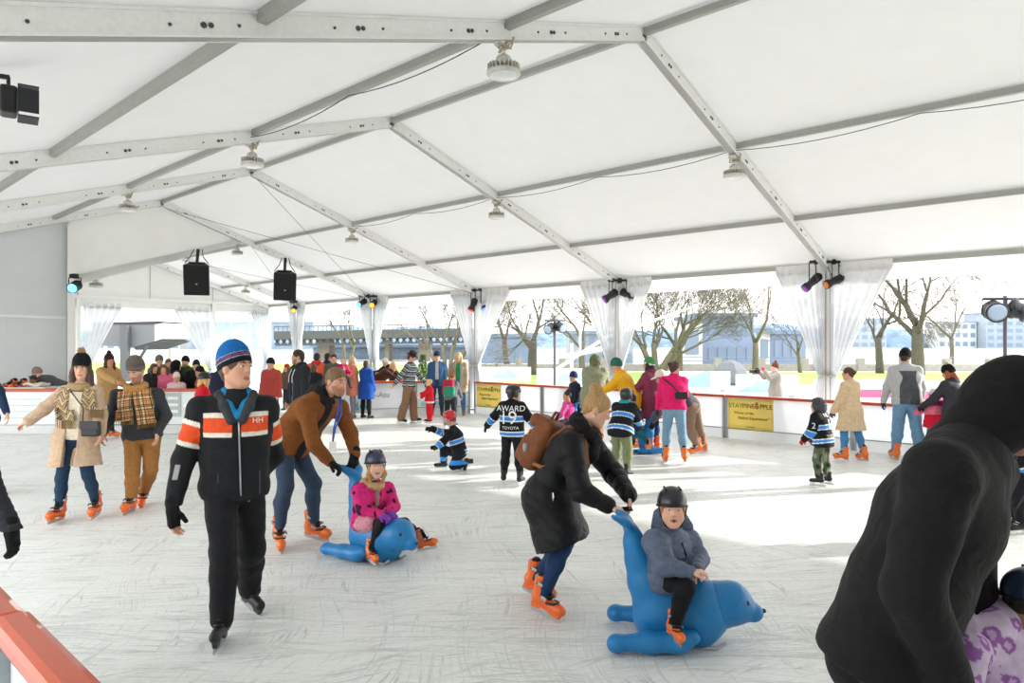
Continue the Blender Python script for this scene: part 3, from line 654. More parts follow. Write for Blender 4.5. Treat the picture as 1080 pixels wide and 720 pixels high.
for (y0, lab) in ((6.06, 'yellow banner with dark lettering beside the fur-hooded hockey child'), (13.3, 'yellow banner far down the rink behind the jersey-wearing hockey child')):
    c = A(RB-.03, y0-.46, .5)
    root = empty('advertising_banner', (RB-.03, y0-.46, .2), lab, 'banner', 'yellow advertising banners on the barrier')
    MB().grid(lambda u, v: c+A(-.004*math.sin(u*14), .46-.92*u, .31-.62*v), 20, 6).build('banner_cloth', canvas('fdee9c', .6, 'banner_vinyl', rough=.4, wrinkle=.2, wscale=4), root, smooth=True, thick=.006)
    dk = plastic('57511f', .6)
    text('STAY', .125, plastic('5f8a32', .6), root, c+A(-.012, .295, .17), Rr, extrude=.003); text('PINE', .125, dk, root, c+A(-.012, .03, .17), Rr, extrude=.003); text('PPLE', .125, dk, root, c+A(-.012, -.32, .17), Rr, extrude=.003)
    MB().lathe([(.012, -.045), (.04, -.02), (.045, .01), (.03, .04)], c+A(-.014, -.135, .165), I3*A(.3, 1, 1), 12).build('pineapple_mark', plastic('c8803a', .6), root, smooth=True)
    lf = MB()
    for k in range(5):
        t = math.radians(-50+25*k); lf.beam(c+A(-.014, -.135, .2), c+A(-.014, -.135-.05*math.sin(t), .2+.06*math.cos(t)), .014, .004)
    lf.build('leaf_mark', plastic('4f7a2a', .6), root)
    text('\u201cHome of the', .075, dk, root, c+A(-.012, .14, .03), Rr, extrude=.003, font_shear=.3); text('Naked Experience\u201d', .08, dk, root, c+A(-.012, -.06, -.07), Rr, extrude=.003, font_shear=.3)
    text('staypineapple', .035, dk, root, c+A(-.012, 0, -.24), Rr, extrude=.002)
# chamfered corner by the counter
cd = unit(A(*CNT[1], 0)-A(*CNT[0], 0)); cn = unit(np.cross(cd, UP)); cn = cn if np.dot(cn, FW) < 0 else -cn
xy = lambda v: (v[0], v[1])
c0 = A(*CNT[0], 0); c1 = A(*CNT[1], 0); cm = c0*.55+c1*.45
r1, R1 = barrier(xy(c0), xy(cm), .93, 'white barrier end panel with grey script lettering, two people lean over it', xy(cn))
text('Ice-Asu', .2, plastic('8a8f96', .6), r1, (c0+cm)/2+UP*.56+cn*.02-cd*.36, np.array([cd, UP, cn]), extrude=.003, font_shear=.1)
r2, _ = barrier(xy(cm), xy(c1), .92, 'white barrier panel with pale ring and teal band behind the striped-sweater skater', xy(cn))
rg = MB(); c = (cm+c1)/2+UP*.52+cn*.022-cd*.2
rg.tube([c+cd*.1*math.cos(t)+UP*.1*math.sin(t) for t in np.linspace(0, math.tau, 20)], .012, 6); rg.build('ring_print', plastic('9aa8ac', .6), r2, smooth=True)
MB().box((cm+c1)/2+UP*.3+cn*.018-cd*.1, (1.0, .006, .12), np.array([cd, cn, UP])).build('teal_band', plastic('b4d4d2', .6), r2)
# left barrier
l0 = A(*LBAR[0], 0); l1 = A(*LBAR[1], 0); ln = -FW
cuts = [0, .44, .72, 1.0]
ll = ['behind the woman with the patterned scarf', 'between the plaid-scarf man and his companion', 'beside the red-dressed girl in a helmet']
for k in range(3):
    rb, R2 = barrier(xy(l0*(1-cuts[k])+l1*cuts[k]), xy(l0*(1-cuts[k+1])+l1*cuts[k+1]), .96, 'pale green-white rink barrier with orange rail, '+ll[k], xy(ln), 'pale barrier sections on the left', M_lpanel)
    if k == 0:
        sl = MB()
        for z in (.35, .48, .61, .74): sl.box((l0*(1-.22)+l1*.22)+UP*z+ln*.02, (1.7, .012, .012), np.array([RT, ln, UP]))
        sl.build('groove_line', plastic('b9c6c8', .4), rb)
    if k == 2:
        MB().box(l0*.12+l1*.88+UP*.62+ln*.022, (.34, .012, .5), np.array([RT, ln, UP])).build('grey_placard', plastic('b4bcbc', .5), rb, bevel=.004)
        dg_ = MB()
        for z in (.48, .62, .76): dg_.box(l0*.12+l1*.88+UP*z+ln*.03, (.22, .008, .06), np.array([RT, ln, UP]))
        dg_.build('placard_print', plastic('e9eeee', .5), rb)
        MB().prism([l0*.04+l1*.96+RT*x+UP*z+ln*.02 for x, z in ((-.25, .6), (.1, .84), (.1, .36))], ln*.006).build('arrow_print', plastic('f6fafa', .5), rb)
# near rail in the lower left corner
for (y0, y1, lab, h) in ((2.86, 4.3, 'orange barrier rail section running off the left edge, beyond the joint', .985), (-.8, 2.86, 'glossy orange barrier rail in the bottom left corner, nearest to the lens', 1.0)):
    root = empty('rink_barrier', (.58, (y0+y1)/2, 0), lab, 'rink barrier', 'near barrier sections at the bottom left')
    MB().box((.58, (y0+y1)/2, h-.045), (.115, y1-y0-.008, .09)).build('top_rail', M_rail, root, bevel=.03)
    MB().box((.58, (y0+y1)/2, (h-.09)/2), (.03, y1-y0-.02, h-.12)).build('panel', M_lpanel, root)
    for yy in (y0+.06, (y0+y1)/2, y1-.06): MB().box((.55, yy, (h-.1)/2), (.05, .05, h-.1)).build('upright', M_post, root)
# ================================================================ outside the tent
M_grass = mat('7da03e', .95, 'grass', scale=9, var=.25, bump=.4)
slab('lawn', [gxy(470, 33), gxy(1500, 33), gxy(1500, 47), gxy(470, 47)], -.068, -.05, M_grass)
slab('lawn.001', [gxy(-400, 50), gxy(470, 42), gxy(470, 47), gxy(470, 62), gxy(-400, 90)], -.068, -.052, M_grass)
M_conc = mat('98968e', .9, 'stone', scale=4, bump=.2)
def obox(c, sx, sy, sz, name, m, label=None, cat=None, parent=None, **kw):
    return MB().box(A(c[0], c[1], c[2]+sz/2), (sx, sy, sz), np.array([RT, FW, UP])).build(name, m, parent, **kw)
def Gz(u, Z, z=-.07): p = P(u, HY, Z); return A(p[0], p[1], z)
# low promenade wall with bollard-like piers
for k, (u0, u1) in enumerate(((490, 700), (700, 850), (850, 1120))):
    a, b = Gz(u0, 49), Gz(u1, 49); root = empty('promenade_wall', (a+b)/2, 'low concrete promenade wall beyond the lawn, '+['behind the yellow jacket', 'behind the photographer', 'behind the two large trees'][k], 'wall', 'promenade wall lengths')
    L = np.linalg.norm(b-a); MB().box((a+b)/2+UP*.25, (L-.1, .3, .5), np.array([RT, FW, UP])).build('plinth', M_conc, root)
    pr = MB()
    for t in np.arange(.8, L, 3.1): pr.box(a+RT*t+UP*.45, (.55, .5, .95), np.array([RT, FW, UP]), taper=.85)
    pr.build('piers', M_conc, root)
    rl = MB()
    for z in (.75, 1.0): rl.tube([a+UP*z, b+UP*z], .03, 6)
    rl.build('railing', mat('7d8c9c', .5, 'plain', metal=.3), root)
slab('water', [gxy(-900, 63), gxy(1700, 50), gxy(3000, 330), gxy(-2000, 330)], -.45, -.3, mat('7d93a8', .12, 'water', scale=1.5, var=.08, bump=.4))
# far bank
def hill(name, pts, Z, base, m, depth=60):
    mb = MB()
    fr = [P(u, v, Z) for u, v in pts]; n = len(fr)
    vs = []
    for p in fr:
        for q, (dz, hf) in enumerate(((-12, 0), (-4, .55), (10, .95), (depth*.5, 1.0), (depth, 0))):
            h = (p[2]-base)*hf+base; vs.append(A(p[0], p[1], h)+FW*dz)
    fs = [(i*5+k, i*5+k+1, (i+1)*5+k+1, (i+1)*5+k) for i in range(n-1) for k in range(4)]
    o = mb.add(vs, fs).build(name, m, origin=(0, 0, 0), smooth=True); o['kind'] = 'structure'; return o
M_hill = mat('60778f', .95, 'hillside', scale=.25, var=.35, bump=.8)  # bluish tint puts distance haze into the hill colour
pts = [(u, 347+5*math.sin(u*.013)+2.5*math.sin(u*.05+1)+1.5*math.sin(u*.21)) for u in range(-200, 1700, 14)]
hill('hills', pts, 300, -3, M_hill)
M_b = [mat('7c8c9c', .8, 'facade', scale=.8, var=.1, bump=0), mat('8d979f', .8, 'facade', scale=.8, var=.1, bump=0), mat('74849a', .8, 'facade', scale=.8, var=.1, bump=0), mat('b4b7b6', .8, 'facade', scale=.8, var=.08, bump=0)]  # blue-grey wall tones stand in for distance haze
M_win = plastic('6d7d8f', .3)  # kept close to the wall tones to imitate haze
def building(u0, u1, vtop, Z, mi, label, floors=4, cols=6, vb=None, roof=None):
    a, b = Gz(u0, Z, -.3), Gz(u1, Z, -.3); L = np.linalg.norm(b-a); top = P(u0, vtop, Z)[2]; h = top+.3; dp = min(20, L*.6)
    root = empty('building', (a+b)/2, label, 'building', 'buildings beyond the trees'); R = np.array([RT, FW, UP]); c = (a+b)/2+FW*dp/2
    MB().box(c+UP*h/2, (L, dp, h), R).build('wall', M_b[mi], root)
    MB().box(c+UP*(h+.15), (L+.6, dp+.6, .35), R).build('roof', roof or M_b[2], root)
    for r in range(floors):
        for q in range(cols):
            if floors*cols > 60: break
            x = (q+.5)/cols*L; z = h*(r+.55)/floors
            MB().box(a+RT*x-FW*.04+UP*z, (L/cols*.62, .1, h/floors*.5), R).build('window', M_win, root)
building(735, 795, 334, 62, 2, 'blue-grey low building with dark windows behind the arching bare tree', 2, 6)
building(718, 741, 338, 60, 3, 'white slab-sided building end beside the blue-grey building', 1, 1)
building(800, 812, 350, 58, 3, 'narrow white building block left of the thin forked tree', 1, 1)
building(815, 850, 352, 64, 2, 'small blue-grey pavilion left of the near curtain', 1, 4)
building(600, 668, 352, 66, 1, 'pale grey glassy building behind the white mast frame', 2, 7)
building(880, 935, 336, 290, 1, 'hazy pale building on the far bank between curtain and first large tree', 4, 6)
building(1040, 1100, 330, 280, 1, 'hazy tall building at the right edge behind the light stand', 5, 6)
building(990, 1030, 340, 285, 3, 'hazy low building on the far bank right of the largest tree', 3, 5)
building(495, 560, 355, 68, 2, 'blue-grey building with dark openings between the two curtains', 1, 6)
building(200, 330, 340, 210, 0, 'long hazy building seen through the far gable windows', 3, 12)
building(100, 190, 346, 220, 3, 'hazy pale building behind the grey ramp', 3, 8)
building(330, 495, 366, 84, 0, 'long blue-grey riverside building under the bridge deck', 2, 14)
# bridge deck with piers on the left
root = empty('bridge', Gz(405, 78), 'dark bridge deck on concrete piers seen behind the bare trees', 'bridge'); R = np.array([RT, FW, UP])
a, b = P(300, 354, 78), P(500, 351, 78); dk = unit(b-a); Rb = np.array([dk, FW, np.cross(dk, FW)])
MB().box((a+b)/2, (np.linalg.norm(b-a), 7, .9), Rb).build('deck', mat('4a4d4c', .8, 'stone'), root)
g = MB()
for t in np.linspace(0, 1, 46): g.beam(a*(1-t)+b*t-FW*3.4+UP*.4, a*(1-t)+b*t-FW*3.4+UP*.95, .06, .06)
g.beam(a-FW*3.4+UP*.95, b-FW*3.4+UP*.95, .1, .1); g.build('railing', mat('4c4f52', .7), root)
g = MB()
for t in np.linspace(0, .98, 30): g.beam(a*(1-t)+b*t-FW*3-UP*.4, a*(1-t-.02)+b*(t+.02)-FW*3-UP*1.0, .14, .2).beam(a*(1-t)+b*t-FW*3-UP*1.0, a*(1-t-.02)+b*(t+.02)-FW*3-UP*.4, .14, .2)
g.beam(a-FW*3-UP*1.05, b-FW*3-UP*1.05, .2, .2).build('girder', mat('4a4c4c', .8), root)
for u in (344, 449, 410):
    t = Gz(u, 78, -.4); MB().box(t+UP*(P(u, 358, 78)[2]+.4)/2, (1.3 if u != 410 else .5, 2.4, P(u, 358, 78)[2]+.4), R).build('pier', mat('8d8578', .9, 'stone', bump=.3), root)
# grey covered ramp on the left
Z = 36; root = empty('covered_ramp', Gz(138, Z), 'grey boxy covered ramp with dark roof edge outside the far gable', 'ramp')
def q(u, v, dz=0): return P(u, v, Z+dz)
MB().prism([q(98, 342), q(163, 342), q(163, 360), q(141, 366), q(98, 364)], FW*3.0).build('ramp_body', mat('64676a', .7, 'plain', var=.08), root)
MB().prism([q(163, 342), q(172, 340.5), q(172, 357), q(163, 360)], FW*3.0).build('end_wall', mat('b0aca4', .7), root)
MB().prism([q(141, 366.2), q(170, 359), q(170, 360), q(143, 369)], FW*3.2).build('soffit', mat('3e4144', .8), root)
MB().prism([q(96, 340), q(166, 338.5), q(163, 342.4), q(96, 342.4)], FW*3.2).build('roof_edge', mat('2c3036', .6), root)
MB().box((Gz(132, Z-.3)+q(132, 343, -.3))/2, (.36, .36, q(0, 343)[2]+.1), R).build('column', mat('4e5154', .6), root)
MB().beam(q(148, 377), q(156, 364), .12, .12).build('strut', mat('3a3f48', .6), root)
root = empty('navy_awning', Gz(178, 40), 'dark navy awning on a slim pole right of the grey ramp', 'awning')
MB().prism([P(168, 340, 40), P(182, 340, 40), P(184, 349, 40), P(170, 349, 40)], FW*1.5).build('cover', mat('1c202c', .7, 'cloth'), root)
MB().beam(P(179, 349, 40.5), Gz(179, 40.5), .14, .14).build('pole', mat('9a958a', .6), root)
# second fence outside, white sponsor boards
M_fence = plastic('cfd4d8', .5); M_tint = [plastic('93aec4', .5), plastic('a8bccb', .5), plastic('86a3b8', .5)]
for k, (u0, u1, Z0, lab) in enumerate(((505, 560, 33, 'behind the far yellow banner'), (566, 640, 31, 'behind the navy beanie'), (690, 770, 28, 'with pale mountain print behind the pink sweater'), (776, 842, 25, 'behind the photographer'), (858, 962, 22, 'with pink stripe behind the beige coat'), (962, 1075, 21, 'with pink stripe behind the couple'))):
    a, b = Gz(u0, Z0), Gz(u1, Z0); L = np.linalg.norm(b-a); mid = (a+b)/2
    root = empty('fence_panel', mid, 'white outdoor fence board '+lab, 'fence', 'white fence boards outside the tent')
    h = .8
    MB().box(mid+UP*(.1+h/2), (L, .04, h-.1), R).build('board', M_fence, root)
    ft = MB()
    for s in (-1, 1): ft.box(mid+RT*s*L*.4+UP*.05, (.06, .5, .1), R)
    ft.build('foot', M_post, root)
    if k in (2, 3):
        pr = MB().prism([mid+RT*x*L*.48-FW*.022+UP*z for x, z in ((-1, .25), (-.6, .42), (-.2, .5), (.1, .72), (.35, .86), (.5, .84), (.5, .2), (-1, .2))], -FW*.004); pr.build('mountain_print', M_tint[2], root)
    if k in (4, 5): MB().box(mid+UP*.38-FW*.022, (L*.98, .006, .26), R).build('pink_stripe', plastic('c4587f', .5), root)
    if k in (0, 1, 3): MB().prism([mid+RT*x-FW*.024+UP*z for x, z in ((-.7, .3), (-.3, .7), (-.1, .5), (.2, .8), (.7, .3))], -FW*.004).build('blue_print', M_tint[0], root)
for k, (u0, u1, Z0) in enumerate(((345, 370, 20.5), (371, 402, 19.6))):
    a, b = Gz(u0, Z0), Gz(u1, Z0); L = np.linalg.norm(b-a); mid = (a+b)/2
    root = empty('sponsor_board', mid, ['white sponsor board with teal print behind the brown-jacketed man', 'white sponsor board with teal trees beside the blue-coated person'][k], 'board', 'white and teal sponsor boards')
    MB().box(mid+UP*.45, (L, .05, .9), R).build('board', M_fence, root)
    t_ = MB()
    for x in (-.3, -.05, .25): t_.prism([mid+RT*(x+dx)*L-FW*.03+UP*z for dx, z in ((-.07, .08), (0, .38), (.07, .08))], -FW*.004)
    t_.build('tree_print', plastic('4fb0b8', .5), root)
    MB().tube([mid+RT*(.28+.1*math.cos(t))*L-FW*.03+UP*(.66+.1*math.sin(t)) for t in np.linspace(0, 6.28, 14)], .014, 5).build('ring_print', plastic('5aa8c8', .5), root)
# grey dome tent outside
c = Gz(770, 33); root = empty('dome_tent', c, 'small grey dome tent beyond the fence left of the photographer', 'tent')
MB().lathe([(.95, 0), (.92, .35), (.75, .75), (.45, 1.05), (.08, 1.2)], c, I3, 8).build('shell', mat('5e6266', .8, 'cloth'), root)
MB().lathe([(.96, 0), (.97, .06), (.95, .12)], c, I3, 8).build('skirt', mat('3f4346', .8), root)
# light stand at the right, light mast, flag pole
def head(c, aim, label, top):
    stage_light(c, aim, top, label, plastic('8fa0b0', .1), .34, .19, 'par_light')
c = Gz(1060, 13.2); top = P(1060, 315, 13.2)
root = empty('light_stand', c, 'dark light stand with cross bar at the right edge', 'light stand')
MB().tube([c, top+UP*.06], .035, 10).build('pole', plastic('4a4250', .4), root)
MB().tube([top-RT*.42, top+RT*.62], .03, 8).build('cross_bar', plastic('4a4a55', .4), root)
for s in (0, 2.1, 4.2): MB().tube([c+UP*.55, c+A(math.cos(s), math.sin(s), 0)*.5+UP*.02], .02, 6).build('leg', M_black, root)
head(P(1049, 328, 13.1), D_(-.3, -.85, -.2), 'round par light on the left end of the light stand', P(1049, 315, 13.1))
head(P(1073, 327, 13.1), D_(.6, -.6, -.3), 'round par light on the right end of the light stand', P(1073, 315, 13.1))
c = Gz(585, 21); top = P(585, 338, 21)
root = empty('light_stand', c, 'distant dark light stand between the two left curtains', 'light stand')
MB().tube([c, top+UP*.06], .045, 10).build('pole', plastic('5a5560', .4), root)
MB().tube([top-RT*.3, top+RT*.3], .03, 8).build('cross_bar', plastic('4a4a55', .4), root)
stage_light(P(580, 346, 20.9), D_(-.5, -.8, -.3), P(580, 338, 20.9), 'dark par light on the left of the distant stand', plastic('8fa0b0', .1), .3, .15, 'par_light')
stage_light(P(591, 345, 20.9), D_(.5, -.8, -.3), P(591, 338, 20.9), 'dark par light on the right of the distant stand', plastic('8fa0b0', .1), .3, .15, 'par_light')
# white guy poles outside the second curtain
root = empty('mast_frame', Gz(640, 34), 'white tubular mast frame with diagonal struts outside the second curtain', 'mast frame'); g = MB()
g.tube([P(573, 398, 30), P(640, 355, 34)], .07, 8).tube([P(640, 355, 34), P(735, 322, 40)], .07, 8)
g.build('diagonal_strut', plastic('f2f4f6', .4), root)
MB().tube([P(596, 376, 34), P(660, 362, 34)], .11, 8).build('boom', plastic('f2f4f6', .4), root)
MB().tube([P(624, 340, 34), P(645, 367, 34)], .06, 8).tube([P(612, 345, 34), P(612, 374, 34)], .05, 8).tube([Gz(603, 34), P(603, 362, 34)], .08, 8).build('strut', plastic('f2f4f6', .4), root)
# bare winter trees
M_bark = mat('655f4f', .95, 'bark', scale=14, var=.3); M_bark2 = mat('57514a', .95, 'bark', scale=14, var=.3); M_twig = mat('716a62', .95, 'bark', scale=14, var=.2)
def tree(u, Z, H, r0, label, seed, lean=0, spread=.55, levels=7, stems=1, first=.22, m=None, twigs=1.0, droop=0):
    rg = random.Random(seed); base = Gz(u, Z, -.12); root = empty('bare_tree', base, label, 'tree', 'bare winter trees in the park')
    T, B, W = MB(), MB(), MB()
    def grow(p, d, L, r, lev):
        n = 4 if lev < 2 else 3 if lev < 5 else 2; pts = [p]; rs = [r]; dd = d; end = r*(.62 if lev else .72)
        for k in range(n):
            dd = unit(dd+np.array([rg.gauss(0, .13), rg.gauss(0, .13), rg.gauss(.03, .08)])*(1 if lev else .35)); pts.append(pts[-1]+dd*L/n); rs.append(r+(end-r)*(k+1)/n)
        rs = [max(x, .009) for x in rs]
        (T if lev == 0 else B if lev < 4 else W).tube(pts, rs, 9 if lev == 0 else 6 if lev < 3 else 4 if lev < 4 else 3, cap=lev < 2)
        if lev >= levels: return
        nk = 3 if lev < 4 else (3 if rg.random() < .45*twigs else 2)
        for k in range(nk):
            i = len(pts)-1 if k == 0 else rg.randint(max(1, len(pts)-3), len(pts)-1) if lev else len(pts)-1-rg.randint(0, 1)
            ax = unit(np.cross(dd, A(rg.gauss(0, 1), rg.gauss(0, 1), rg.gauss(0, 1))))
            an = (.25 if k == 0 and lev else 1)*spread*(.7+.6*rg.random())
            nd = unit(dd*math.cos(an)+ax*math.sin(an)+A(0, 0, .06 if lev < 2 else .06-droop))
            grow(pts[i], nd, L*(.66+.2*rg.random())*(1.2 if lev == 0 else 1), rs[i]*(.72 if k == 0 else .55), lev+1)
    for s in range(stems):
        d = unit(UP+RT*(lean+(.0 if stems == 1 else .42*(s-(stems-1)/2)))+FW*(0 if stems == 1 else rg.uniform(-.2, .2)))
        first_ = first; grow(base+RT*.12*(s-(stems-1)/2), d, H*first, r0*(1 if stems == 1 else .65), 0)
    T.build('trunk', m or M_bark, root, smooth=True); B.build('branches', m or M_bark, root, smooth=True); W.build('twigs', M_twig, root)
tree(366, 47, 9, .20, 'slim bare tree in front of the bridge, left of the counter', 1, stems=2, spread=.5)
tree(472, 40, 9, .22, 'many-stemmed bare tree beside the small conifer', 2, stems=4, spread=.45, twigs=1.4)
tree(562, 43, 10, .34, 'thick-trunked bare tree just right of the third curtain', 3, spread=.7, m=M_bark2, twigs=1.6)
tree(614, 41, 10, .2, 'bare tree behind the yellow-jacketed person', 4, spread=.6, twigs=1.5)
tree(692, 42, 9.5, .34, 'arching many-stemmed bare tree left of the white building', 5, lean=.25, stems=4, spread=.5, twigs=1.3)
tree(715, 44, 9, .3, 'mossy straight trunk of a bare tree behind the arching tree', 6, spread=.6)
tree(797, 42, 9.5, .22, 'thin forked bare tree behind the photographer', 7, spread=.5, twigs=.5, levels=6)
tree(844, 46, 7, .14, 'small bare tree just left of the near curtain', 8, spread=.6, levels=6)
tree(928, 45, 11, .27, 'tall bare tree left of the largest tree, right of the near curtain', 9, spread=.6, m=M_bark2, first=.22, twigs=2.0, droop=.42)
tree(968, 43, 15, .42, 'largest tree with massive trunk behind the man in the grey jacket', 10, spread=.62, m=M_bark2, first=.21, twigs=2.0, droop=.42)
tree(1004, 52, 11, .2, 'slender bare tree right of the largest trunk', 11, spread=.6, levels=6)
tree(640, 55, 11, .3, 'distant bare tree behind the white mast frame', 12, spread=.65, m=M_bark2)
tree(535, 56, 11, .3, 'distant bare tree behind the third curtain', 13, spread=.65, m=M_bark2)
# small conifer in a tub
c = G(450, 430); c = Gz(446, 22); root = empty('small_conifer', c, 'small green potted conifer behind the striped-sweater skater', 'conifer')
MB().lathe([(.22, 0), (.28, .34), (.25, .34)], c, I3, 16).build('pot', mat('4a4038', .8), root)
fl = MB(); rg = random.Random(5)
for k in range(1500):
    z = .35+1.25*rg.random()**1.15; r = .36*(1-(z-.35)/1.35)**.75*(.55+.45*rg.random()); t = rg.random()*6.28
    p = c+A(r*math.cos(t), r*math.sin(t), z); d = unit(A(math.cos(t), math.sin(t), .9)); s = frame(d)[0]
    fl.add([p-s*.016, p+s*.016, p+d*.09+s*.004], [(0, 1, 2)])
fl.build('foliage', mat('4d6a33', .9, 'plain', var=.35, scale=12), root)
MB().tube([c+UP*.3, c+UP*1.4], [.03, .01], 6).build('stem', M_bark, root)
# ================================================================ people
def pose(at, az, H, lean=0, head=(0, 0), L=(5, 8, 12), R=(5, 8, 12), lL=(0, 3, 0), lR=(0, 3, 0), lift=.07, turn=0, hs=None, pel=None, bend=.35, out=8, armin=0):
    """joints of a standing or skating figure; angles in degrees (flex, out, bend)"""
    m = H/1.75; f = azdir(az); l = np.cross(UP, f); J = dict(H=H, m=m, F=f, Lf=l, hs=hs or m*(1.0 if H > 1.5 else 1.0+.22*(1.5-H)/.5))
    r = math.radians
    def limb(th, ph, s): return -UP*math.cos(r(th))*math.cos(r(ph)) + f*math.sin(r(th)) + l*s*math.sin(r(ph))*abs(math.cos(r(th)))
    hip = A(0, 0, 0); J['pel'] = hip
    for s, k, leg in ((1, 'L', lL), (-1, 'R', lR)):
        h = hip+l*s*.092*m-UP*.02*m; kn = h+limb(leg[0], leg[1], s)*.415*m; an = kn+limb(leg[0]-leg[2], leg[1], s)*.40*m
        J['h'+k], J['k'+k], J['a'+k] = h, kn, an
        o = r(out); J['f'+k] = unit(f*math.cos(o)+l*s*math.sin(o))
    sp = unit(UP*math.cos(r(lean))+f*math.sin(r(lean))); up2 = unit(sp*(1-bend)+unit(UP*math.cos(r(lean*1.35))+f*math.sin(r(lean*1.35)))*bend)
    J['wai'] = hip+sp*.16*m; J['che'] = J['wai']+up2*.21*m; J['nb'] = J['che']+up2*.165*m
    tl = unit(l*math.cos(r(turn))+f*math.sin(r(turn))); tl = unit(tl-up2*np.dot(tl, up2)); J['lat'] = tl; J['up2'] = up2; J['sp'] = sp
    for s, k, arm in ((1, 'L', L), (-1, 'R', R)):
        sh = J['nb']+tl*s*.174*m-up2*.066*m; el_ = sh+limb(arm[0], arm[1], s)*.285*m
        pin = arm[3] if len(arm) > 3 else arm[1]*.5
        wr = el_+limb(arm[0]+arm[2], pin, s)*.25*m
        J['s'+k], J['e'+k], J['w'+k] = sh, el_, wr
    hf = head[0]; hy = head[1]; fd = unit(f*math.cos(r(hy))+l*math.sin(r(hy)))
    nd = unit(up2*.45+UP*.55+fd*.12)
    J['hf'] = unit(fd*math.cos(r(hf))-UP*math.sin(r(hf))); J['hc'] = J['nb']+nd*(.075*m+.085*J['hs'])+J['hf']*.012
    low = min(J['aL'][2], J['aR'][2]); mid = (J['aL']+J['aR'])/2
    at = np.asarray(at, float); off = at-A(mid[0], mid[1], 0)+UP*(lift+.075*m-low-0)
    if pel is not None: off = np.asarray(pel, float)-hip
    for k in list(J):
        if k in ('pel', 'wai', 'che', 'nb', 'hc', 'hL', 'hR', 'kL', 'kR', 'aL', 'aR', 'sL', 'sR', 'eL', 'eR', 'wL', 'wR'): J[k] = J[k]+off
    return finish(J)
def finish(J):
    """fill in axes after joints were moved"""
    hf = unit(J['hf']); hl = unit(np.cross(UP, hf) if abs(hf[2]) < .97 else J['Lf']);
    if 'roll' in J: hl = unit(hl+UP*math.sin(math.radians(J['roll'])))
    hl = unit(hl-hf*np.dot(hl, hf)); J['hf'] = hf; J['hl'] = hl; J['hu'] = np.cross(hf, hl)
    if 'px' in J:
        J['wai'] = J['pel']*.68+J['nb']*.32; J['che'] = J['pel']*.33+J['nb']*.67
        J['up2'] = unit(J['nb']-J['che']); J['sp'] = unit(J['wai']-J['pel'])
        lat = J['sL']-J['sR']; J['lat'] = unit(lat-J['up2']*np.dot(lat, J['up2']))
    J['fwd'] = unit(np.cross(J['lat'], J['up2']))
    for k in 'LR':
        if 'd'+k not in J: J['d'+k] = unit(J['w'+k]-J['e'+k])
    return J
def at_px(J, **kw):
    for k, (u, v, z) in kw.items(): J[k] = P(u, v, z)
    J['px'] = 1; return finish(J)

def head_sdf(s, J, sc=1.0, child=False, lips=True):
    c, f, l, u = J['hc'], J['hf'], J['hl'], J['hu']; q = J['hs']*sc; R = np.array([l, f, u]); o = lambda a, b, d: c+(l*a+f*b+u*d)*q
    s.cap(J['nb']-J['up2']*.03*J['m'], o(0, -.022, -.045), .062*J['m'], .054*q, .03)
    s.ell(o(0, -.012, .028), R, A(.076, .096, .09)*q, .03*q)
    s.ell(o(0, .028, -.035), R, A(.062, .064, .084)*q, .03*q)
    s.cap(o(0, .06, -.096), o(0, .066, -.1), .026*q, k=.035*q)
    for sg in (1, -1): s.cap(o(.048*sg, 0, -.065), o(.02*sg, .055, -.1), .022*q, .02*q, .03*q)
    if child:
        for sg in (1, -1): s.ell(o(.038*sg, .048, -.05), R, A(.036, .036, .036)*q, .03*q)
    for sg in (1, -1):
        s.ell(o(.033*sg, .098, .004), R, A(.017, .011, .009)*q, .012*q, op=1)
        s.cap(o(.014*sg, .092, .02), o(.047*sg, .081, .021), .009*q, .007*q, .014*q)
        s.ell(o(.077*sg, -.006, -.01), R, A(.011, .022, .032)*q, .008*q)
    s.cap(o(0, .086, .006), o(0, .103 if not child else .096, -.026), .0085*q, .0125*q, .014*q)
    for sg in (1, -1): s.cap(o(.011*sg, .091, -.03), o(.012*sg, .088, -.03), .0085*q, k=.008*q)
    if lips:
        s.cap(o(-.018, .084, -.064), o(.018, .084, -.064), .0068*q, k=.007*q); s.cap(o(-.015, .084, -.074), o(.015, .084, -.074), .0072*q, k=.007*q)
        s.cap(o(-.018, .095, -.069), o(.018, .095, -.069), .0022*q, k=.004*q, op=1)
    return s
def arm_sdf(s, J, k, g0, g1, to=1.0, kk=.025):
    m = J['m']; a, e, w_ = J['s'+k], J['e'+k], J['w'+k]
    s.cap(a, e, .046*m+g0, .039*m+(g0+g1)/2, kk)
    s.cap(e, e+(w_-e)*to, .041*m+(g0+g1)/2, .029*m+g1, kk)
    return s
def leg_sdf(s, J, k, g0, g1, to=1.0, kk=.03):
    m = J['m']; h, kn, an = J['h'+k], J['k'+k], J['a'+k]
    s.cap(h, kn, .085*m+g0, .055*m+(g0+g1)/2, kk); d = an-kn
    bk = unit(np.cross(np.cross(d, J['F']), d))
    s.cap(kn, kn+d*.36-bk*.012*m, .054*m+(g0+g1)/2, .056*m+(g0+g1)/2, kk); s.cap(kn+d*.36-bk*.012*m, kn+d*to, .055*m+(g0+g1)/2, .036*m+g1, kk)
    return s
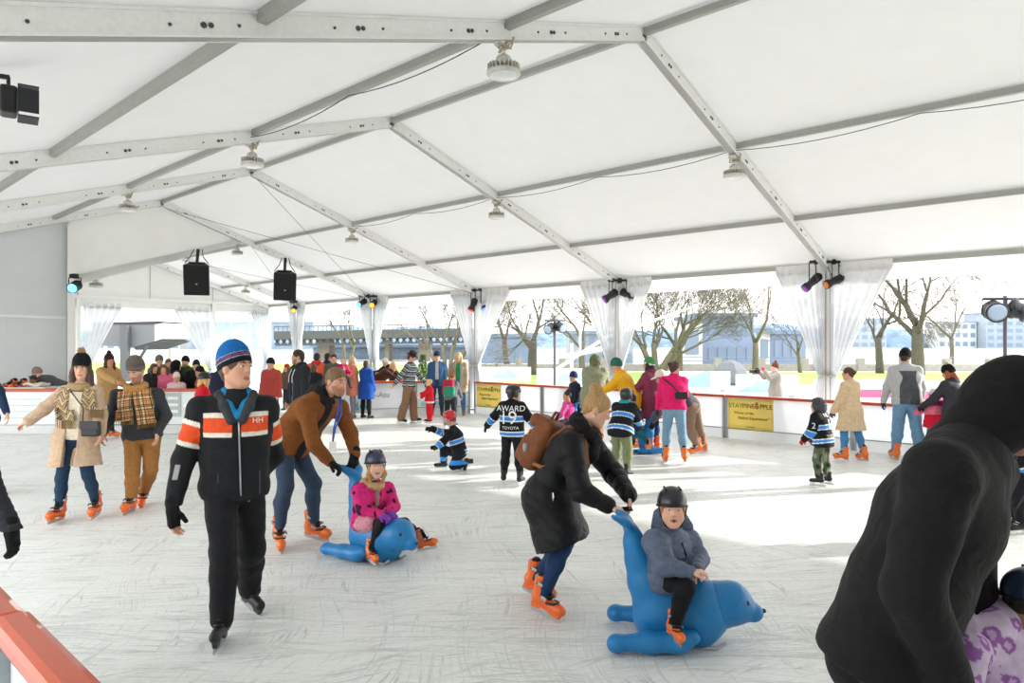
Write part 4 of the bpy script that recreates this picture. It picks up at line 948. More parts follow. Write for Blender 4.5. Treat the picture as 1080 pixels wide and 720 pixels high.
def torso_sdf(s, J, g, kk=.05, belly=0, sh=1.0):
    m, lat = J['m'], J['lat']; fl = lambda w: [(lat, w)]
    s.cap(J['pel'], J['wai'], .108*m+g+belly*.5, .104*m+g+belly, kk, fl(1.42)); s.cap(J['wai'], J['che'], .104*m+g+belly, .112*m+g, kk, fl(1.38))
    s.cap(J['che'], J['nb']-J['up2']*.05*m, .112*m+g, .075*m+g*.8, kk, fl(1.45))
    s.cap(J['sL'], J['sR'], .052*m+g*.8, k=.06*m)
    s.cap(J['nb']-J['up2']*.03*m, J['nb']+J['up2']*.035*m, .062*m+g*.5, .056*m+g*.4, .04)
    for k in 'LR': s.cap(J['pel']-J['sp']*.0, J['h'+k], .1*m+g, .085*m+g, kk)
    return s
def hand_sdf(s, J, k, curl=35, g=0, palm=None, spread=6, thumb=None, grip=None):
    """palm, four fingers of unequal length bent at three knuckles, thumb from the side of the palm"""
    m = J['hs']*(.92 if J['H'] > 1.5 else .85); d = unit(J['d'+k]); w_ = J['w'+k]; sg = 1 if k == 'L' else -1
    n = np.asarray(palm if palm is not None else J.get('p'+k, -sg*J['lat']), float); n = unit(n-d*np.dot(n, d))      # direction the palm faces
    t = unit(np.cross(d, n))*(1 if k == 'L' else -1)                                                                 # towards the thumb
    R = np.array([t, d, n]); pc = w_+d*.05*m
    s.cap(w_-d*.02, w_+d*.015*m, .028*m+g, .03*m+g, .02, [(n, .8)])
    s.box(pc, R, A(.04, .048, .014)*m+g, .012*m, .015*m)
    for i, (x, ln) in enumerate(((.03, .072), (.0105, .082), (-.0095, .076), (-.029, .058))):
        a0 = math.radians(spread*(1.2-i)); dd = unit(d*math.cos(a0)+t*math.sin(a0)); p = pc+(d*.044+t*x)*m; r = (.0092-.0006*(i == 3))*m+g
        c_ = (grip[i] if grip else curl)
        for j, (fr, cf) in enumerate(((.45, .55), (.32, 1.35), (.26, 2.0))):
            c = math.radians(c_*cf); q = p+(dd*math.cos(c)+n*math.sin(c))*ln*fr*m; s.cap(p, q, r, r*.93, .006*m); p = q; r *= .93
    th = math.radians(thumb if thumb is not None else 42); b0 = w_+(d*.022+t*.028)*m; b1 = b0+(t*math.sin(th)+d*math.cos(th)+n*.35)*.042*m
    s.cap(b0, b1, .015*m+g, .0115*m+g, .014*m); s.cap(b1, b1+unit(t*.25*math.sin(th)+d*.9+n*.5)*.046*m, .0112*m+g, .0095*m+g, .006*m)
    return s
def bones(J, V):
    """nearest bone, distance along the limb in metres (arms from the shoulder), 0..1 fraction"""
    segs = [('pel', 'nb'), ('sL', 'eL'), ('eL', 'wL'), ('sR', 'eR'), ('eR', 'wR')]; best = np.full(len(V), 9.); bi = np.zeros(len(V), int); al = np.zeros(len(V)); off = 0
    rad = [.13*J['m'], .05, .04, .05, .04]
    for i, (a, b) in enumerate(segs):
        a, b = J[a], J[b]; ba = b-a; t = ((V-a)@ba)/(ba@ba); tc = np.clip(t, 0, 1)
        q = V-a-tc[:, None]*ba; 
        if i == 0: x = q@J['lat']; q = q-np.outer(x*(1-1/1.4), J['lat'])
        dd = np.linalg.norm(q, axis=1)-rad[i]; mk = dd < best; best[mk] = dd[mk]; bi[mk] = i
        base = np.linalg.norm(J['eL']-J['sL']) if i in (2, 4) else 0
        al[mk] = (t*np.linalg.norm(ba))[mk]+base
    return bi, al
def folds(amp, sc=7, seed=0, puff=None, J=None):
    def fn(V):
        d = amp*(vnoise(V*sc, seed)*.6+vnoise(V*A(sc*1.6, sc*1.6, sc*2.6)+5, seed+1)*.4)
        if puff is not None:
            bi, al = bones(J, V); ph = np.where(bi == 0, V[:, 2] if puff[2] is None else V@puff[2], al)/puff[0]; d = d+puff[1]*(np.abs(np.sin(ph*math.pi))**.45-.75)
        return d
    return fn
# ---- skates: one mesh set per kind, copied to every foot
SK = {}
def skate_parts(kind, c1='f2701d'):
    key = (kind, c1)
    if key in SK: return SK[key]
    out = []; root = empty('tmp', (0, 0, 0))
    X, Y, Z = A(1, 0, 0), A(0, 1, 0), A(0, 0, 1)
    if kind == 'rental':
        s = S(); s.cap(A(0, -.06, .115), A(0, .15, .098), .046, .036, .03, [(X, .95)]); s.cap(A(0, .15, .098), A(0, .172, .096), .037, .034, .03)
        s.cap(A(0, -.035, .13), A(0, -.045, .27), .05, .058, .04, [(X, .92)]); s.cut(A(0, 0, .066), -Z); s.cut(A(0, -.03, .292), unit(A(0, -.25, 1)))
        out.append(sbuild(s, .006, 'boot', plastic(c1, .38, coat=.3), root))
        b = MB().prism([A(-.022, -.1, .07), A(-.022, .18, .07), A(-.022, .165, .035), A(-.022, .1, .04), A(-.022, .06, .055), A(-.022, 0, .055), A(-.022, -.03, .036), A(-.022, -.09, .034)], X*.044)
        out.append(b.build('blade_holder', plastic(c1, .4), root, bevel=.005))
        out.append(MB().prism([A(-.002, -.11, .038), A(-.002, .175, .038), A(-.002, .185, .018), A(-.002, .165, 0), A(-.002, -.1, 0), A(-.002, -.115, .015)], X*.004).build('blade', M_steel, root))
        s = S(); s.cap(A(0, -.03, .24), A(0, -.034, .272), .046, .046, .01, [(X, .9)]); s.cap(A(0, .005, .26), A(0, .05, .15), .026, .024, .02)
        out.append(sbuild(s, .007, 'liner', cloth('1d1d20'), root))
        k = MB()
        for z, y, w_ in ((.25, -.012, .062), (.165, .035, .056), (.135, .09, .05)): k.tube([A(-w_, y-.03, z-.012), A(-w_*.7, y+.025, z), A(0, y+.045, z+.006), A(w_*.7, y+.025, z), A(w_, y-.03, z-.012)], .009, 6)
        out.append(k.build('buckle_strap', plastic('26262a', .4), root, smooth=True))
        c = MB()
        for z, y in ((.25, -.01), (.165, .04)): c.box(A(.06, y, z-.01), (.012, .05, .022)).box(A(-.06, y, z-.01), (.012, .05, .022))
        out.append(c.build('buckle', M_steel, root, bevel=.003))
    else:
        dark, trim = ('17171a', 'e9eaec') if kind == 'hockey' else ('161618', '26272a')
        s = S(); s.cap(A(0, -.055, .115), A(0, .15, .1), .045, .037, .03, [(X, .92)]); s.cap(A(0, -.035, .13), A(0, -.045, .24), .048, .05, .04, [(X, .9)]); s.cut(A(0, 0, .07), -Z); s.cut(A(0, -.03, .262), unit(A(0, -.2, 1)))
        out.append(sbuild(s, .006, 'boot', plastic(dark, .5), root))
        h = MB().prism([A(-.014, -.1, .074), A(-.014, .175, .074), A(-.014, .15, .03), A(-.014, .09, .03), A(-.014, .06, .06), A(-.014, .0, .06), A(-.014, -.03, .03), A(-.014, -.085, .03)], X*.028)
        out.append(h.build('blade_holder', plastic(trim, .4), root, bevel=.004))
        out.append(MB().prism([A(-.002, -.125, .036), A(-.002, .18, .036), A(-.002, .19, .018), A(-.002, .17, 0), A(-.002, -.11, 0), A(-.002, -.125, .012)], X*.004).build('blade', M_steel, root))
        k = MB()
        for j in range(5): y, z = -.005+.028*j, .215-.022*j; k.tube([A(-.03, y-.01, z-.005), A(0, y+.022, z+.014-.003*j), A(.03, y-.01, z-.005)], .005, 5)
        out.append(k.build('laces', plastic('dddddd' if kind == 'hockey' else '3a3a3e', .7), root, smooth=True))
    for o in out: COL.objects.unlink(o)
    COL.objects.unlink(root); SK[key] = out; return out
def skate(person_root, ankle, toe, scale, kind, c1='f2701d', upv=None, first=True):
    parts = skate_parts(kind, c1); upv = UP if upv is None else unit(upv); y = unit(toe-upv*np.dot(toe, upv)); x = np.cross(y, upv)
    org = ankle-upv*.145*scale-wloc(person_root)
    M = Matrix(((x[0], y[0], upv[0], org[0]), (x[1], y[1], upv[1], org[1]), (x[2], y[2], upv[2], org[2]), (0, 0, 0, 1))) @ Matrix.Scale(scale, 4)
    b = parts[0].copy(); b.name = 'skate'; COL.objects.link(b); b.parent = person_root; b.matrix_local = M
    for p in parts[1:]:
        c = p.copy(); COL.objects.link(c); c.parent = b
def shoe(root, ankle, toe, scale, col):
    s = S(); X = np.cross(toe, UP); s.cap(ankle-UP*.04*scale-toe*.045*scale, ankle-UP*.052*scale+toe*.14*scale, .042*scale, .034*scale, .03); s.cap(ankle-UP*.03*scale, ankle+UP*.05*scale, .042*scale, .046*scale, .03); s.cut(ankle-UP*.088*scale, -UP)
    sbuild(s, .01, 'shoe', plastic(col, .6), root)

def person(J, label, sk='d9a78c', top=None, legs=None, feet=('rental',), hat=None, hair=None, gloves=None, h=.009, group=None, eyes=True, curl=35, child=None, collar=None, hood=None, facecol=None, beard=None, extra=None, lips=True, up=(None, None), smile=None, nofeet=False):
    child = J['H'] < 1.45 if child is None else child
    base = (J['aL']+J['aR'])/2; base = A(base[0], base[1], 0 if not nofeet else min(J['aL'][2], J['aR'][2]))
    root = empty('person', base, label, 'person', group); m = J['m']; q = J['hs']
    c, f, l, u = J['hc'], J['hf'], J['hl'], J['hu']; R = np.array([l, f, u]); o = lambda a, b, d: c+(l*a+f*b+u*d)*q
    # body: one continuous figure
    s = S(); torso_sdf(s, J, -.012*m, .04); 
    for k in 'LR':
        arm_sdf(s, J, k, -.006*m, 0); leg_sdf(s, J, k, -.012*m, -.004*m);
        hand_sdf(s, J, k, curl, 0, grip=J.get('g'+k), thumb=J.get('t'+k))
    head_sdf(s, J, child=child, lips=lips)
    base_c = np.array(lin(sk)); lipc = np.array(lin('b4655c'))
    def paint(V):
        C = np.repeat(base_c[None], len(V), 0)
        def spot(p, r, col, a):
            w = np.clip(1-np.linalg.norm(V-p, axis=1)/(r*q), 0, 1)[:, None]*a; C[:] = C*(1-w)+np.array(col)*w
        for sg in (1, -1): spot(o(.045*sg, .075, -.035), .045, base_c*A(1.0, .72, .68), .55); spot(o(.078*sg, 0, -.01), .03, base_c*A(1, .75, .7), .5)
        spot(o(0, .115, -.025), .025, base_c*A(1, .75, .7), .5)
        d = np.abs((V-o(0, 0, -.069))@u)/q; x = np.abs((V-c)@l)/q; y_ = ((V-c)@f)/q
        mk = (d < .0125*(1-(x/.03)**2)) & (x < .026) & (y_ > .06); C[mk] = lipc*(.55+.45*base_c/np.array(lin('d9a78c')))
        if beard:
            z = ((V-c)@u)/q; bm = (y_ > -.0) & (z < -.05+.02*(x > .045)) & (z > -.15) & (y_+z*.2 > .015); bm |= (np.abs(z+.052) < .006) & (x < .03) & (y_ > .07)
            bm &= ~((d < .011) & (x < .024) & (y_ > .06)); C[bm] = C[bm]*.35+np.array(lin(beard))*.65
        return C
    sbuild(s, h, 'body', mat('attr', .5, 'skin', spec=.35, var=.04), root, paint)
    if eyes:
        for sg in (1, -1):
            if eyes == 'far':
                sbuild(S().ell(o(.033*sg, .0895, .004), R, A(.012, .006, .007)*q), .003, 'eye', plastic('3a2c26', .3), root); continue
            e = sbuild(S().ell(o(.033*sg, .087, .004), R, A(.0135, .008, .0068)*q), .0025, 'eye', plastic('e4dcd6', .25), root)
            sbuild(S().ell(o(.033*sg, .0925, .0045), R, A(.0062, .0042, .0062)*q), .0017, 'iris', plastic('2a2420' if not isinstance(eyes, str) else eyes, .15), e)
            bs = S().path([o(.013*sg, .1, .023), o(.03*sg, .098, .03), o(.05*sg, .082, .025)], [.0038*q, .0042*q, .0025*q])
            sbuild(bs, .0028, 'eyebrow', hairm(hair[1] if hair else '4a3626'), root)
    if smile:
        ms = S().ell(o(0, .0905, -.069), R, A(.012, .006, .006 if smile == 1 else .009)*q); sbuild(ms, .002, 'mouth', plastic('5c2620', .4), root)
    # clothing
    if legs:
        s = S(); g = legs.get('g', .008); to = legs.get('to', .92)
        s.cap(J['pel'], J['pel']+J['sp']*.07*m, .108*m+g, .1*m+g, .04, [(J['lat'], 1.42)])
        for k in 'LR': s.cap(J['pel'], J['h'+k], .102*m+g, .088*m+g, .05); leg_sdf(s, J, k, g, legs.get('cuff', .012), to)
        sbuild(s, h, legs.get('name', 'trousers'), legs.get('m') or cloth(legs['c']), root, legs.get('paint'), folds(legs.get('fold', .007)*m, 8, 3))
    if top:
        s = S(); g = top.get('g', .018)*m; torso_sdf(s, J, g, belly=top.get('belly', 0)*m)
        for k in 'LR':
            if top.get('sleeve', 1): arm_sdf(s, J, k, top.get('ga', g*.9), top.get('gw', .012*m), top.get('to', .98))
        L = top.get('len', .1)                                       # how far below the hips it reaches, in fractions of the leg
        if L > .12:
            for k in 'LR':
                kn = J['h'+k]+(J['k'+k]-J['h'+k])*min(1, L*2.1); s.cap(J['h'+k], kn, .1*m+g, (.1+top.get('flare', .02))*m+g, .1*m)
            mid = (J['kL']+J['kR'])/2; s.cap(J['pel'], J['pel']+(mid-J['pel'])*min(1, L*1.9), .11*m+g, (.11+top.get('flare', .02))*m+g, .1*m, [(J['lat'], 1.25)])
            ax = unit((mid-J['pel'])*1.0); s.cut(J['pel']+ax*L*.83*m, ax)
        else:
            s.cut(J['pel']-J['sp']*L*.8*m, -J['sp'])
        for k in 'LR':                                               # cuffs end at the wrist
            pass
        if top.get('open'):                                          # open front shows what is worn beneath
            s.box(J['che']+J['fwd']*.16*m-J['up2']*.14*m, np.array([J['lat'], J['fwd'], J['up2']]), A(top['open'], .09, .5 if top.get('len', .1) < .25 else .95)*m, .01, .01, op=1)
        if top.get('vneck'): s.ell(J['nb']+J['fwd']*.1*m, np.array([J['lat'], J['fwd'], J['up2']]), A(.05, .08, .09)*m, .01, op=1)
        nm_ = top.get('name', 'jacket')
        pf = top.get('puff'); pd = (pf[0], pf[1], None) if pf else None
        if pf and len(pf) > 2: pd = (pf[0], pf[1], J['up2'])
        t_ = sbuild(s, top.get('h', h), nm_, top.get('m') or (cloth('attr') if top.get('paint') else cloth(top['c'], top.get('rough', .85))), root, (lambda V: top['paint'](V, J)) if top.get('paint') else None, folds(top.get('fold', .007)*m, 9, 1, pd, J))
        J['_top'] = t_
        if top.get('open'):
            s = S(); torso_sdf(s, J, g*.35); s.cut(J['pel']-J['sp']*.02*m, -J['sp']); sbuild(s, h, 'shirt', cloth(top['under']), root)
    if collar:
        s = S(); g = collar.get('r', .078)*m; s.cap(J['nb']-J['up2']*.02*m, J['nb']+(J['up2']*.05+J['fwd']*.01)*m, g, g*.95, .02); s.cap(J['nb'], o(0, -.01, -.08), g*.72, g*.6, .01, op=1); s.ell(J['nb']+J['up2']*.09*m+J['fwd']*.03*m, I3, A(.058, .058, .07)*m, .01, op=1)
        sbuild(s, h*.8, collar.get('name', 'collar'), cloth(collar['c']), root, None, folds(.004, 14, 2))
    if hood:
        if hood.get('up'):
            s = S(); s.ell(o(0, -.03, .01), R, A(.112, .13, .142)*q, .03); s.cap(o(0, -.05, -.06), J['nb']-J['up2']*.02*m-J['fwd']*.02*m, .1*q, .105*m, .06); s.ell(o(0, .13, -.015), R, A(.075, .13, .105)*q, .02, op=1); s.ell(o(0, .0, -.01), R, A(.082, .1, .112)*q, .01, op=1)
        else:
            s = S(); pb = J['nb']-J['fwd']*.055*m-J['up2']*.005*m
            s.ell(pb-J['up2']*.03*m, np.array([J['lat'], J['fwd'], J['up2']]), A(.13, .075, .1)*m*hood.get('s', 1), .03)
            for sg in (1, -1): s.path([pb+J['lat']*sg*.07*m+J['up2']*.03*m, J['nb']+J['lat']*sg*.085*m+J['up2']*.035*m, J['nb']+J['lat']*sg*.06*m+J['fwd']*.075*m-J['up2']*.01*m, J['nb']+J['lat']*sg*.02*m+J['fwd']*.11*m-J['up2']*.05*m], [.045*m, .036*m, .032*m, .024*m], .03)
        sbuild(s, h*.8, 'hood', cloth(hood['c']), root, None, folds(.008*m, 12, 4))
    if hair:
        st, hc_ = hair[0], hair[1]; s = S()
        cap_ = A(.084, .103, .098)*q
        if st != 'none':
            s.ell(o(0, -.016, .03), R, cap_, .01)
            if st == 'short': s.cap(o(0, -.06, -.02), o(0, -.055, -.055), .055*q, .045*q, .02, [(l, 1.25)])
            elif st == 'bob': s.cap(o(0, -.05, 0), o(0, -.05, -.1), .07*q, .06*q, .02, [(l, 1.2)])
            elif st == 'long':
                s.cap(o(0, -.05, 0), o(0, -.075, -.12), .07*q, .06*q, .02, [(l, 1.15)])
                for sg in (1, -1): s.path([o(.07*sg, 0, .02), o(.082*sg, .02, -.06), o(.085*sg, .035, -.15), o(.075*sg, .06, -.25)], [.03*q, .03*q, .034*q, .018*q], .03)
            elif st == 'pony': s.path([o(0, -.1, .03), o(0, -.15, .02), o(0, -.155, -.06), o(0, -.13, -.2)], [.03*q, .035*q, .034*q, .014*q], .02); s.cap(o(0, -.05, 0), o(0, -.06, -.05), .055*q, .04*q, .02, [(l, 1.2)])
            elif st == 'bun':
                s.cap(o(0, -.05, 0), o(0, -.06, -.05), .055*q, .04*q, .02, [(l, 1.2)])
                b = hair[2] if len(hair) > 2 else (0, -.075, .125)
                s.ell(o(*b), R, A(.055, .05, .045)*q, .02)
                for j in range(7):
                    t = j*math.tau/7; s.cap(o(b[0]+.035*math.cos(t), b[1]+.03*math.sin(t), b[2]+.012*math.sin(3*t)), o(b[0]+.05*math.cos(t+.8), b[1]+.045*math.sin(t+.8), b[2]+.014), .014*q, k=.01)
            elif st == 'messy':
                rr = random.Random(3)
                for j in range(22):
                    t = rr.random()*6.28; z = .02+.09*rr.random(); a_ = .08*math.sqrt(max(.05, 1-((z-.03)/.1)**2)); p = o(a_*math.cos(t), -.016+a_*1.2*math.sin(t), z+.01); s.cap(p, p+(l*rr.gauss(0, .02)+f*rr.gauss(0, .02)+u*.012)*q, .02*q, .01*q, .015)
            s.ell(o(0, .105, -.055 if st != 'bang' else -.07), R, A(.069, .1, .098)*q, .015*q, op=1)
            for sg in (1, -1):
                if st in ('short', 'messy'): s.ell(o(.095*sg, .03, -.05), R, A(.03, .06, .055)*q, .01*q, op=1)
            sbuild(s, min(h, .007), 'hair', hairm(hc_), root, None, lambda V: .004*q*vnoise(V@R.T*A(60, 60, 14)/q, 3) if h < .009 else 0*V[:, 0])
    if hat:
        kind, hcol = hat[0], hat[1]; s = S()
        if kind in ('beanie', 'pompom'):
            cuffc = hat[2] if len(hat) > 2 else hcol; tilt = unit(u+f*-.22)
            s.ell(o(0, -.02, .042), R, A(.092, .112, .13)*q, .01); s.cut(o(0, .09, .044), -unit(u-f*.38)); 
            pt = hat[3] if len(hat) > 3 else None
            hb = sbuild(s, min(h, .007), 'knit_hat', cloth('attr', bump=.5) if pt else cloth(hcol, bump=.5), root, (lambda V: pt(V, o, u, f, q)) if pt else None, lambda V: .003*q*np.sin(np.arctan2((V-c)@l, (V-c)@f)*46))
            s = S(); n_ = unit(u-f*.38); s.ell(o(0, -.02, .042), R, A(.0965, .1165, .13)*q, .01); s.cut(o(0, .09, .04), -n_); s.cut(o(0, .09, .04)+n_*(hat[5] if len(hat) > 5 else .04)*q, n_)
            sbuild(s, min(h, .006), 'cuff', cloth(cuffc, bump=.5), hb)
            if kind == 'pompom':
                pc = o(0, -.035, .178); pm = S().ell(pc, I3, A(.042, .042, .04)*q); sbuild(pm, .006, 'pompom', cloth(hat[4] if len(hat) > 4 else hcol), hb, None, lambda V: .012*q*vnoise(V*90, 2))
        elif kind == 'helmet':                                          # smooth skate helmet with brim and straps
            s.ell(o(0, -.012, .04), R, A(.103, .125, .115)*q, .01); s.cut(o(0, .09, .034), -unit(u-f*.14)); s.ell(o(0, -.012, .03), R, A(.087, .105, .1)*q, .005, op=1)
            hb = sbuild(s, min(h, .006), 'helmet', plastic(hcol, .35, coat=.2), root)
            rim = MB().tube([c+(l*.104*math.cos(t)+f*(-.012+.126*math.sin(t))+u*(.02+.014*math.sin(t)))*q for t in np.linspace(0, math.tau, 28)], .008*q, 6); rim.build('rim', plastic('101114', .5), hb, smooth=True)
            st_ = MB()
            for sg in (1, -1): st_.tube([o(.098*sg, .02, .03), o(.085*sg, .03, -.04), o(.05*sg, .055, -.115), o(0, .06, -.132)], .006*q, 5)
            st_.build('chin_strap', plastic('151619', .6), hb, smooth=True)
            vt = MB()
            for sg in (1, -1):
                for yy in (-.05, .03): vt.tube([o(.05*sg, yy, .142), o(.052*sg, yy+.04, .14)], .008*q, 6)
            vt.build('vent', plastic('08090a', .7), hb, smooth=True)
        elif kind == 'hockey':
            s.box(o(0, -.01, .045), R, A(.103, .125, .095)*q, .08*q, .01); s.ell(o(0, -.01, .05), R, A(.1, .124, .11)*q, .03*q); s.cut(o(0, .09, .032), -unit(u-f*.18)); s.ell(o(0, -.012, .02), R, A(.086, .105, .1)*q, .005, op=1)
            for sg in (1, -1): s.box(o(.096*sg, -.01, -.01), R, A(.012, .035, .045)*q, .01*q, .015*q)
            hb = sbuild(s, min(h, .006), 'hockey_helmet', plastic(hcol, .3, coat=.3), root)
            if len(hat) > 2 and hat[2]:
                cg = MB()
                for k in range(6):
                    z = .03-.028*k; cg.tube([o(.09*math.cos(t), .02+.11*math.sin(t), z) for t in np.linspace(.1, math.pi-.1, 11)], .0032*q, 5)
                for k in range(-3, 4):
                    x = k*.026; y_ = .02+.11*math.sqrt(max(0, 1-(x/.09)**2)); cg.tube([o(x, y_, .035), o(x, y_+.004, -.04), o(x*.9, y_, -.115)], .0032*q, 5)
                cg.build('face_cage', M_steel, hb, smooth=True)
            vt = MB()
            for sg in (1, -1):
                for yy in (-.06, 0, .06): vt.box(o(.06*sg, yy, .137-.1*yy*yy*10), A(.02, .035, .012)*q, R)
            vt.build('vent', plastic('060607', .7), hb, bevel=.003)
        elif kind == 'brim':                                           # felt hat
            pr = [(.15, .03), (.158, .036), (.15, .042), (.098, .05), (.096, .1), (.088, .135), (.06, .15), (.01, .145)]
            hb = MB().lathe([(r_*q, z*q) for r_, z in pr], o(0, -.015, .02), np.array([l, f, u]), 24).build('felt_hat', cloth(hcol), root, smooth=True)
            MB().lathe([(.099*q, .05*q), (.101*q, .06*q), (.1*q, .08*q), (.097*q, .082*q)], o(0, -.015, .02), np.array([l, f, u]), 24).build('hat_band', cloth('1d1714'), hb, smooth=True)
        elif kind == 'cap':
            s.ell(o(0, -.015, .04), R, A(.088, .108, .105)*q, .01); s.cut(o(0, .09, .04), -unit(u-f*.25)); s.ell(o(0, .11, .05), R, A(.07, .08, .012)*q, .01); sbuild(s, min(h, .007), 'cap', cloth(hcol), root)
        elif kind == 'furhood':
            s.ell(o(0, -.03, .015), R, A(.115, .128, .138)*q, .03); s.cap(o(0, -.06, -.06), J['nb']-J['fwd']*.03*m, .09*q, .09*m, .06); s.ell(o(0, .12, -.01), R, A(.074, .12, .1)*q, .02, op=1)
            sbuild(s, min(h, .008), 'fur_hat', cloth(hcol), root, None, lambda V: .01*vnoise(V*70, 2))
    if gloves:
        for k in 'LR':
            if gloves.get('only') and k not in gloves['only']: continue
            s = S(); hand_sdf(s, J, k, J.get('c'+k, curl), .0055*m, grip=J.get('g'+k), thumb=J.get('t'+k)); s.cap(J['w'+k]-J['d'+k]*.05*m, J['w'+k]+J['d'+k]*.01*m, .034*m+.006, .033*m+.004, .015)
            if gloves.get('tips'): s.cut(J['w'+k]+J['d'+k]*.112*m, J['d'+k])
            sbuild(s, min(h, .006), 'glove', cloth(gloves['c']), root)
    if not nofeet:
        for i, k in enumerate('LR'):
            fk = feet[0]
            sv = J['k'+k]-J['a'+k]; sv = A(sv[0], sv[1], 0)/max(abs(sv[2]), .12); sv = sv*min(1, .6/max(np.linalg.norm(sv), 1e-6))*.45; upv = up[i] if up[i] is not None else UP+sv
            if fk in ('rental', 'hockey', 'figure'): skate(root, J['a'+k], J['f'+k], m*.98 if J['H'] > 1.4 else m*1.08, fk, feet[1] if len(feet) > 1 else 'f2701d', upv)
            elif fk == 'shoe': shoe(root, J['a'+k], J['f'+k], m, feet[1])
    if extra: extra(root, J, o)
    return root
# ---------------------------------------------------------------- helpers for things worn or pushed
from mathutils.bvhtree import BVHTree
def bvh(o):
    me = o.data; w_ = wloc(o); vs = [tuple(np.array(v.co)+w_) for v in me.vertices]; return BVHTree.FromPolygons(vs, [tuple(p.vertices) for p in me.polygons])
def on_px(bv, u, v):
    d = unit(P(u, v, 1)-EYE); h = bv.ray_cast(Vector(EYE), Vector(d)); return (np.array(h[0]), np.array(h[1])) if h[0] else (None, None)
def text_on(surf, body, size, m, parent, c, R, name='lettering', off=.004, shear=0):
    """lettering laid on a curved surface"""
    o = text(body, size, m, parent, c, R, name, .001, shear); bv = bvh(surf) if not isinstance(surf, BVHTree) else surf; w_ = wloc(parent); out = np.asarray(R[2], float)
    for v in o.data.vertices:
        p = np.array(v.co)+w_; q = p+out*.25; h = bv.ray_cast(Vector(q), Vector(-out), .5)
        if h[0] is not None: v.co = Vector(np.array(h[0])+out*(off+.002*np.dot(p-c, out))-w_)
    return o
def band(V, J, base, bands, zb=None, front=None):
    """coloured bands: list of (bones, lo, hi, colour) along torso height (m above hips) or arm length"""
    bi, al = bones(J, V); C = np.repeat(np.array(lin(base))[None], len(V), 0)
    fr = (V-J['che'])@J['fwd']
    for bs, lo, hi, c in bands[::1]:
        mk = np.isin(bi, bs) & (al >= lo) & (al < hi)
        if 0 in bs and front is not None: mk &= (fr > front)
        C[mk] = np.array(lin(c))
    return C
ARM = (1, 2, 3, 4); TOR = (0,)
def fringe(mb, p, q, d, n, L, r=.004):
    for t in np.linspace(0, 1, n): a = p*(1-t)+q*t; mb.tube([a, a+d*L*.5+A(.003, .002, 0)*math.sin(t*40), a+d*L], r, 4)
def scarf(root, J, col_m, ends, rad=.036, fr=None, name='scarf', h=.008):
    """loop round the neck and two hanging ends: list of point paths with widths"""
    m = J['m']; s = S(); nb = J['nb']+J['up2']*.02*m; L, Fd, U_ = J['lat'], J['fwd'], J['up2']
    ring = [nb+(L*.085*math.cos(t)+Fd*(.075*math.sin(t)+.012)+U_*(-.018*math.sin(t)))*m for t in np.linspace(0, math.tau, 15)]
    s.path(ring, rad*m, .02)
    for pts, w_ in ends:
        s.path(pts, [w_]*len(pts), .02, None)
    o = sbuild(s, h, name, col_m, root, None, folds(.004, 16, 5)); return o
def drape_strip(root, pts, lat, w_, th, m, name, parent=None, bvs=None, off=.012, fringe_len=0, fm=None):
    """flat cloth strip hanging along pts, laid on bvs; uv runs along it"""
    pts = [np.asarray(p, float) for p in pts]; n = 24; nn = 8; par = np.linspace(0, len(pts)-1, n+1); P_ = []
    for t in par: i = min(int(t), len(pts)-2); P_.append(pts[i]*(1-(t-i))+pts[i+1]*(t-i))
    vs = []; nrm = unit(np.cross(lat, P_[-1]-P_[0])); nrm = nrm if np.dot(nrm, EYE-P_[0]) > 0 else -nrm; uv = []; acc = 0
    for i, p in enumerate(P_):
        if i: acc += np.linalg.norm(P_[i]-P_[i-1])
        for j in range(nn+1):
            x = (j/nn-.5)*w_; q = p+lat*x+nrm*(.006*math.sin(j*1.7+i*.35))
            if bvs is not None:
                hh = bvs.ray_cast(Vector(q+nrm*.3), Vector(-nrm), .6)
                if hh[0] is not None and abs(np.dot(np.array(hh[0])-q, nrm)) < .09: q = np.array(hh[0])+nrm*(off+.006*math.sin(j*1.7+i*.35))
            vs.append(q); uv.append((x, acc))
    k = nn+1; fs = [(i*k+j, i*k+j+1, (i+1)*k+j+1, (i+1)*k+j) for i in range(n) for j in range(nn)]
    mb = MB(); mb.add(vs, fs); o = mb.build(name, m, parent or root, smooth=True, thick=th)
    at = o.data.attributes.new('strip', 'FLOAT_VECTOR', 'POINT'); at.data.foreach_set('vector', np.array([(a, b, 0) for a, b in uv], np.float32).ravel())
    if fringe_len:
        f = MB(); row = vs[-k:]
        for a, b in zip(row[:-1], row[1:]): fringe(f, a, b, A(0, 0, -1), 3, fringe_len); f.build('fringe', fm or m, o)
    return o
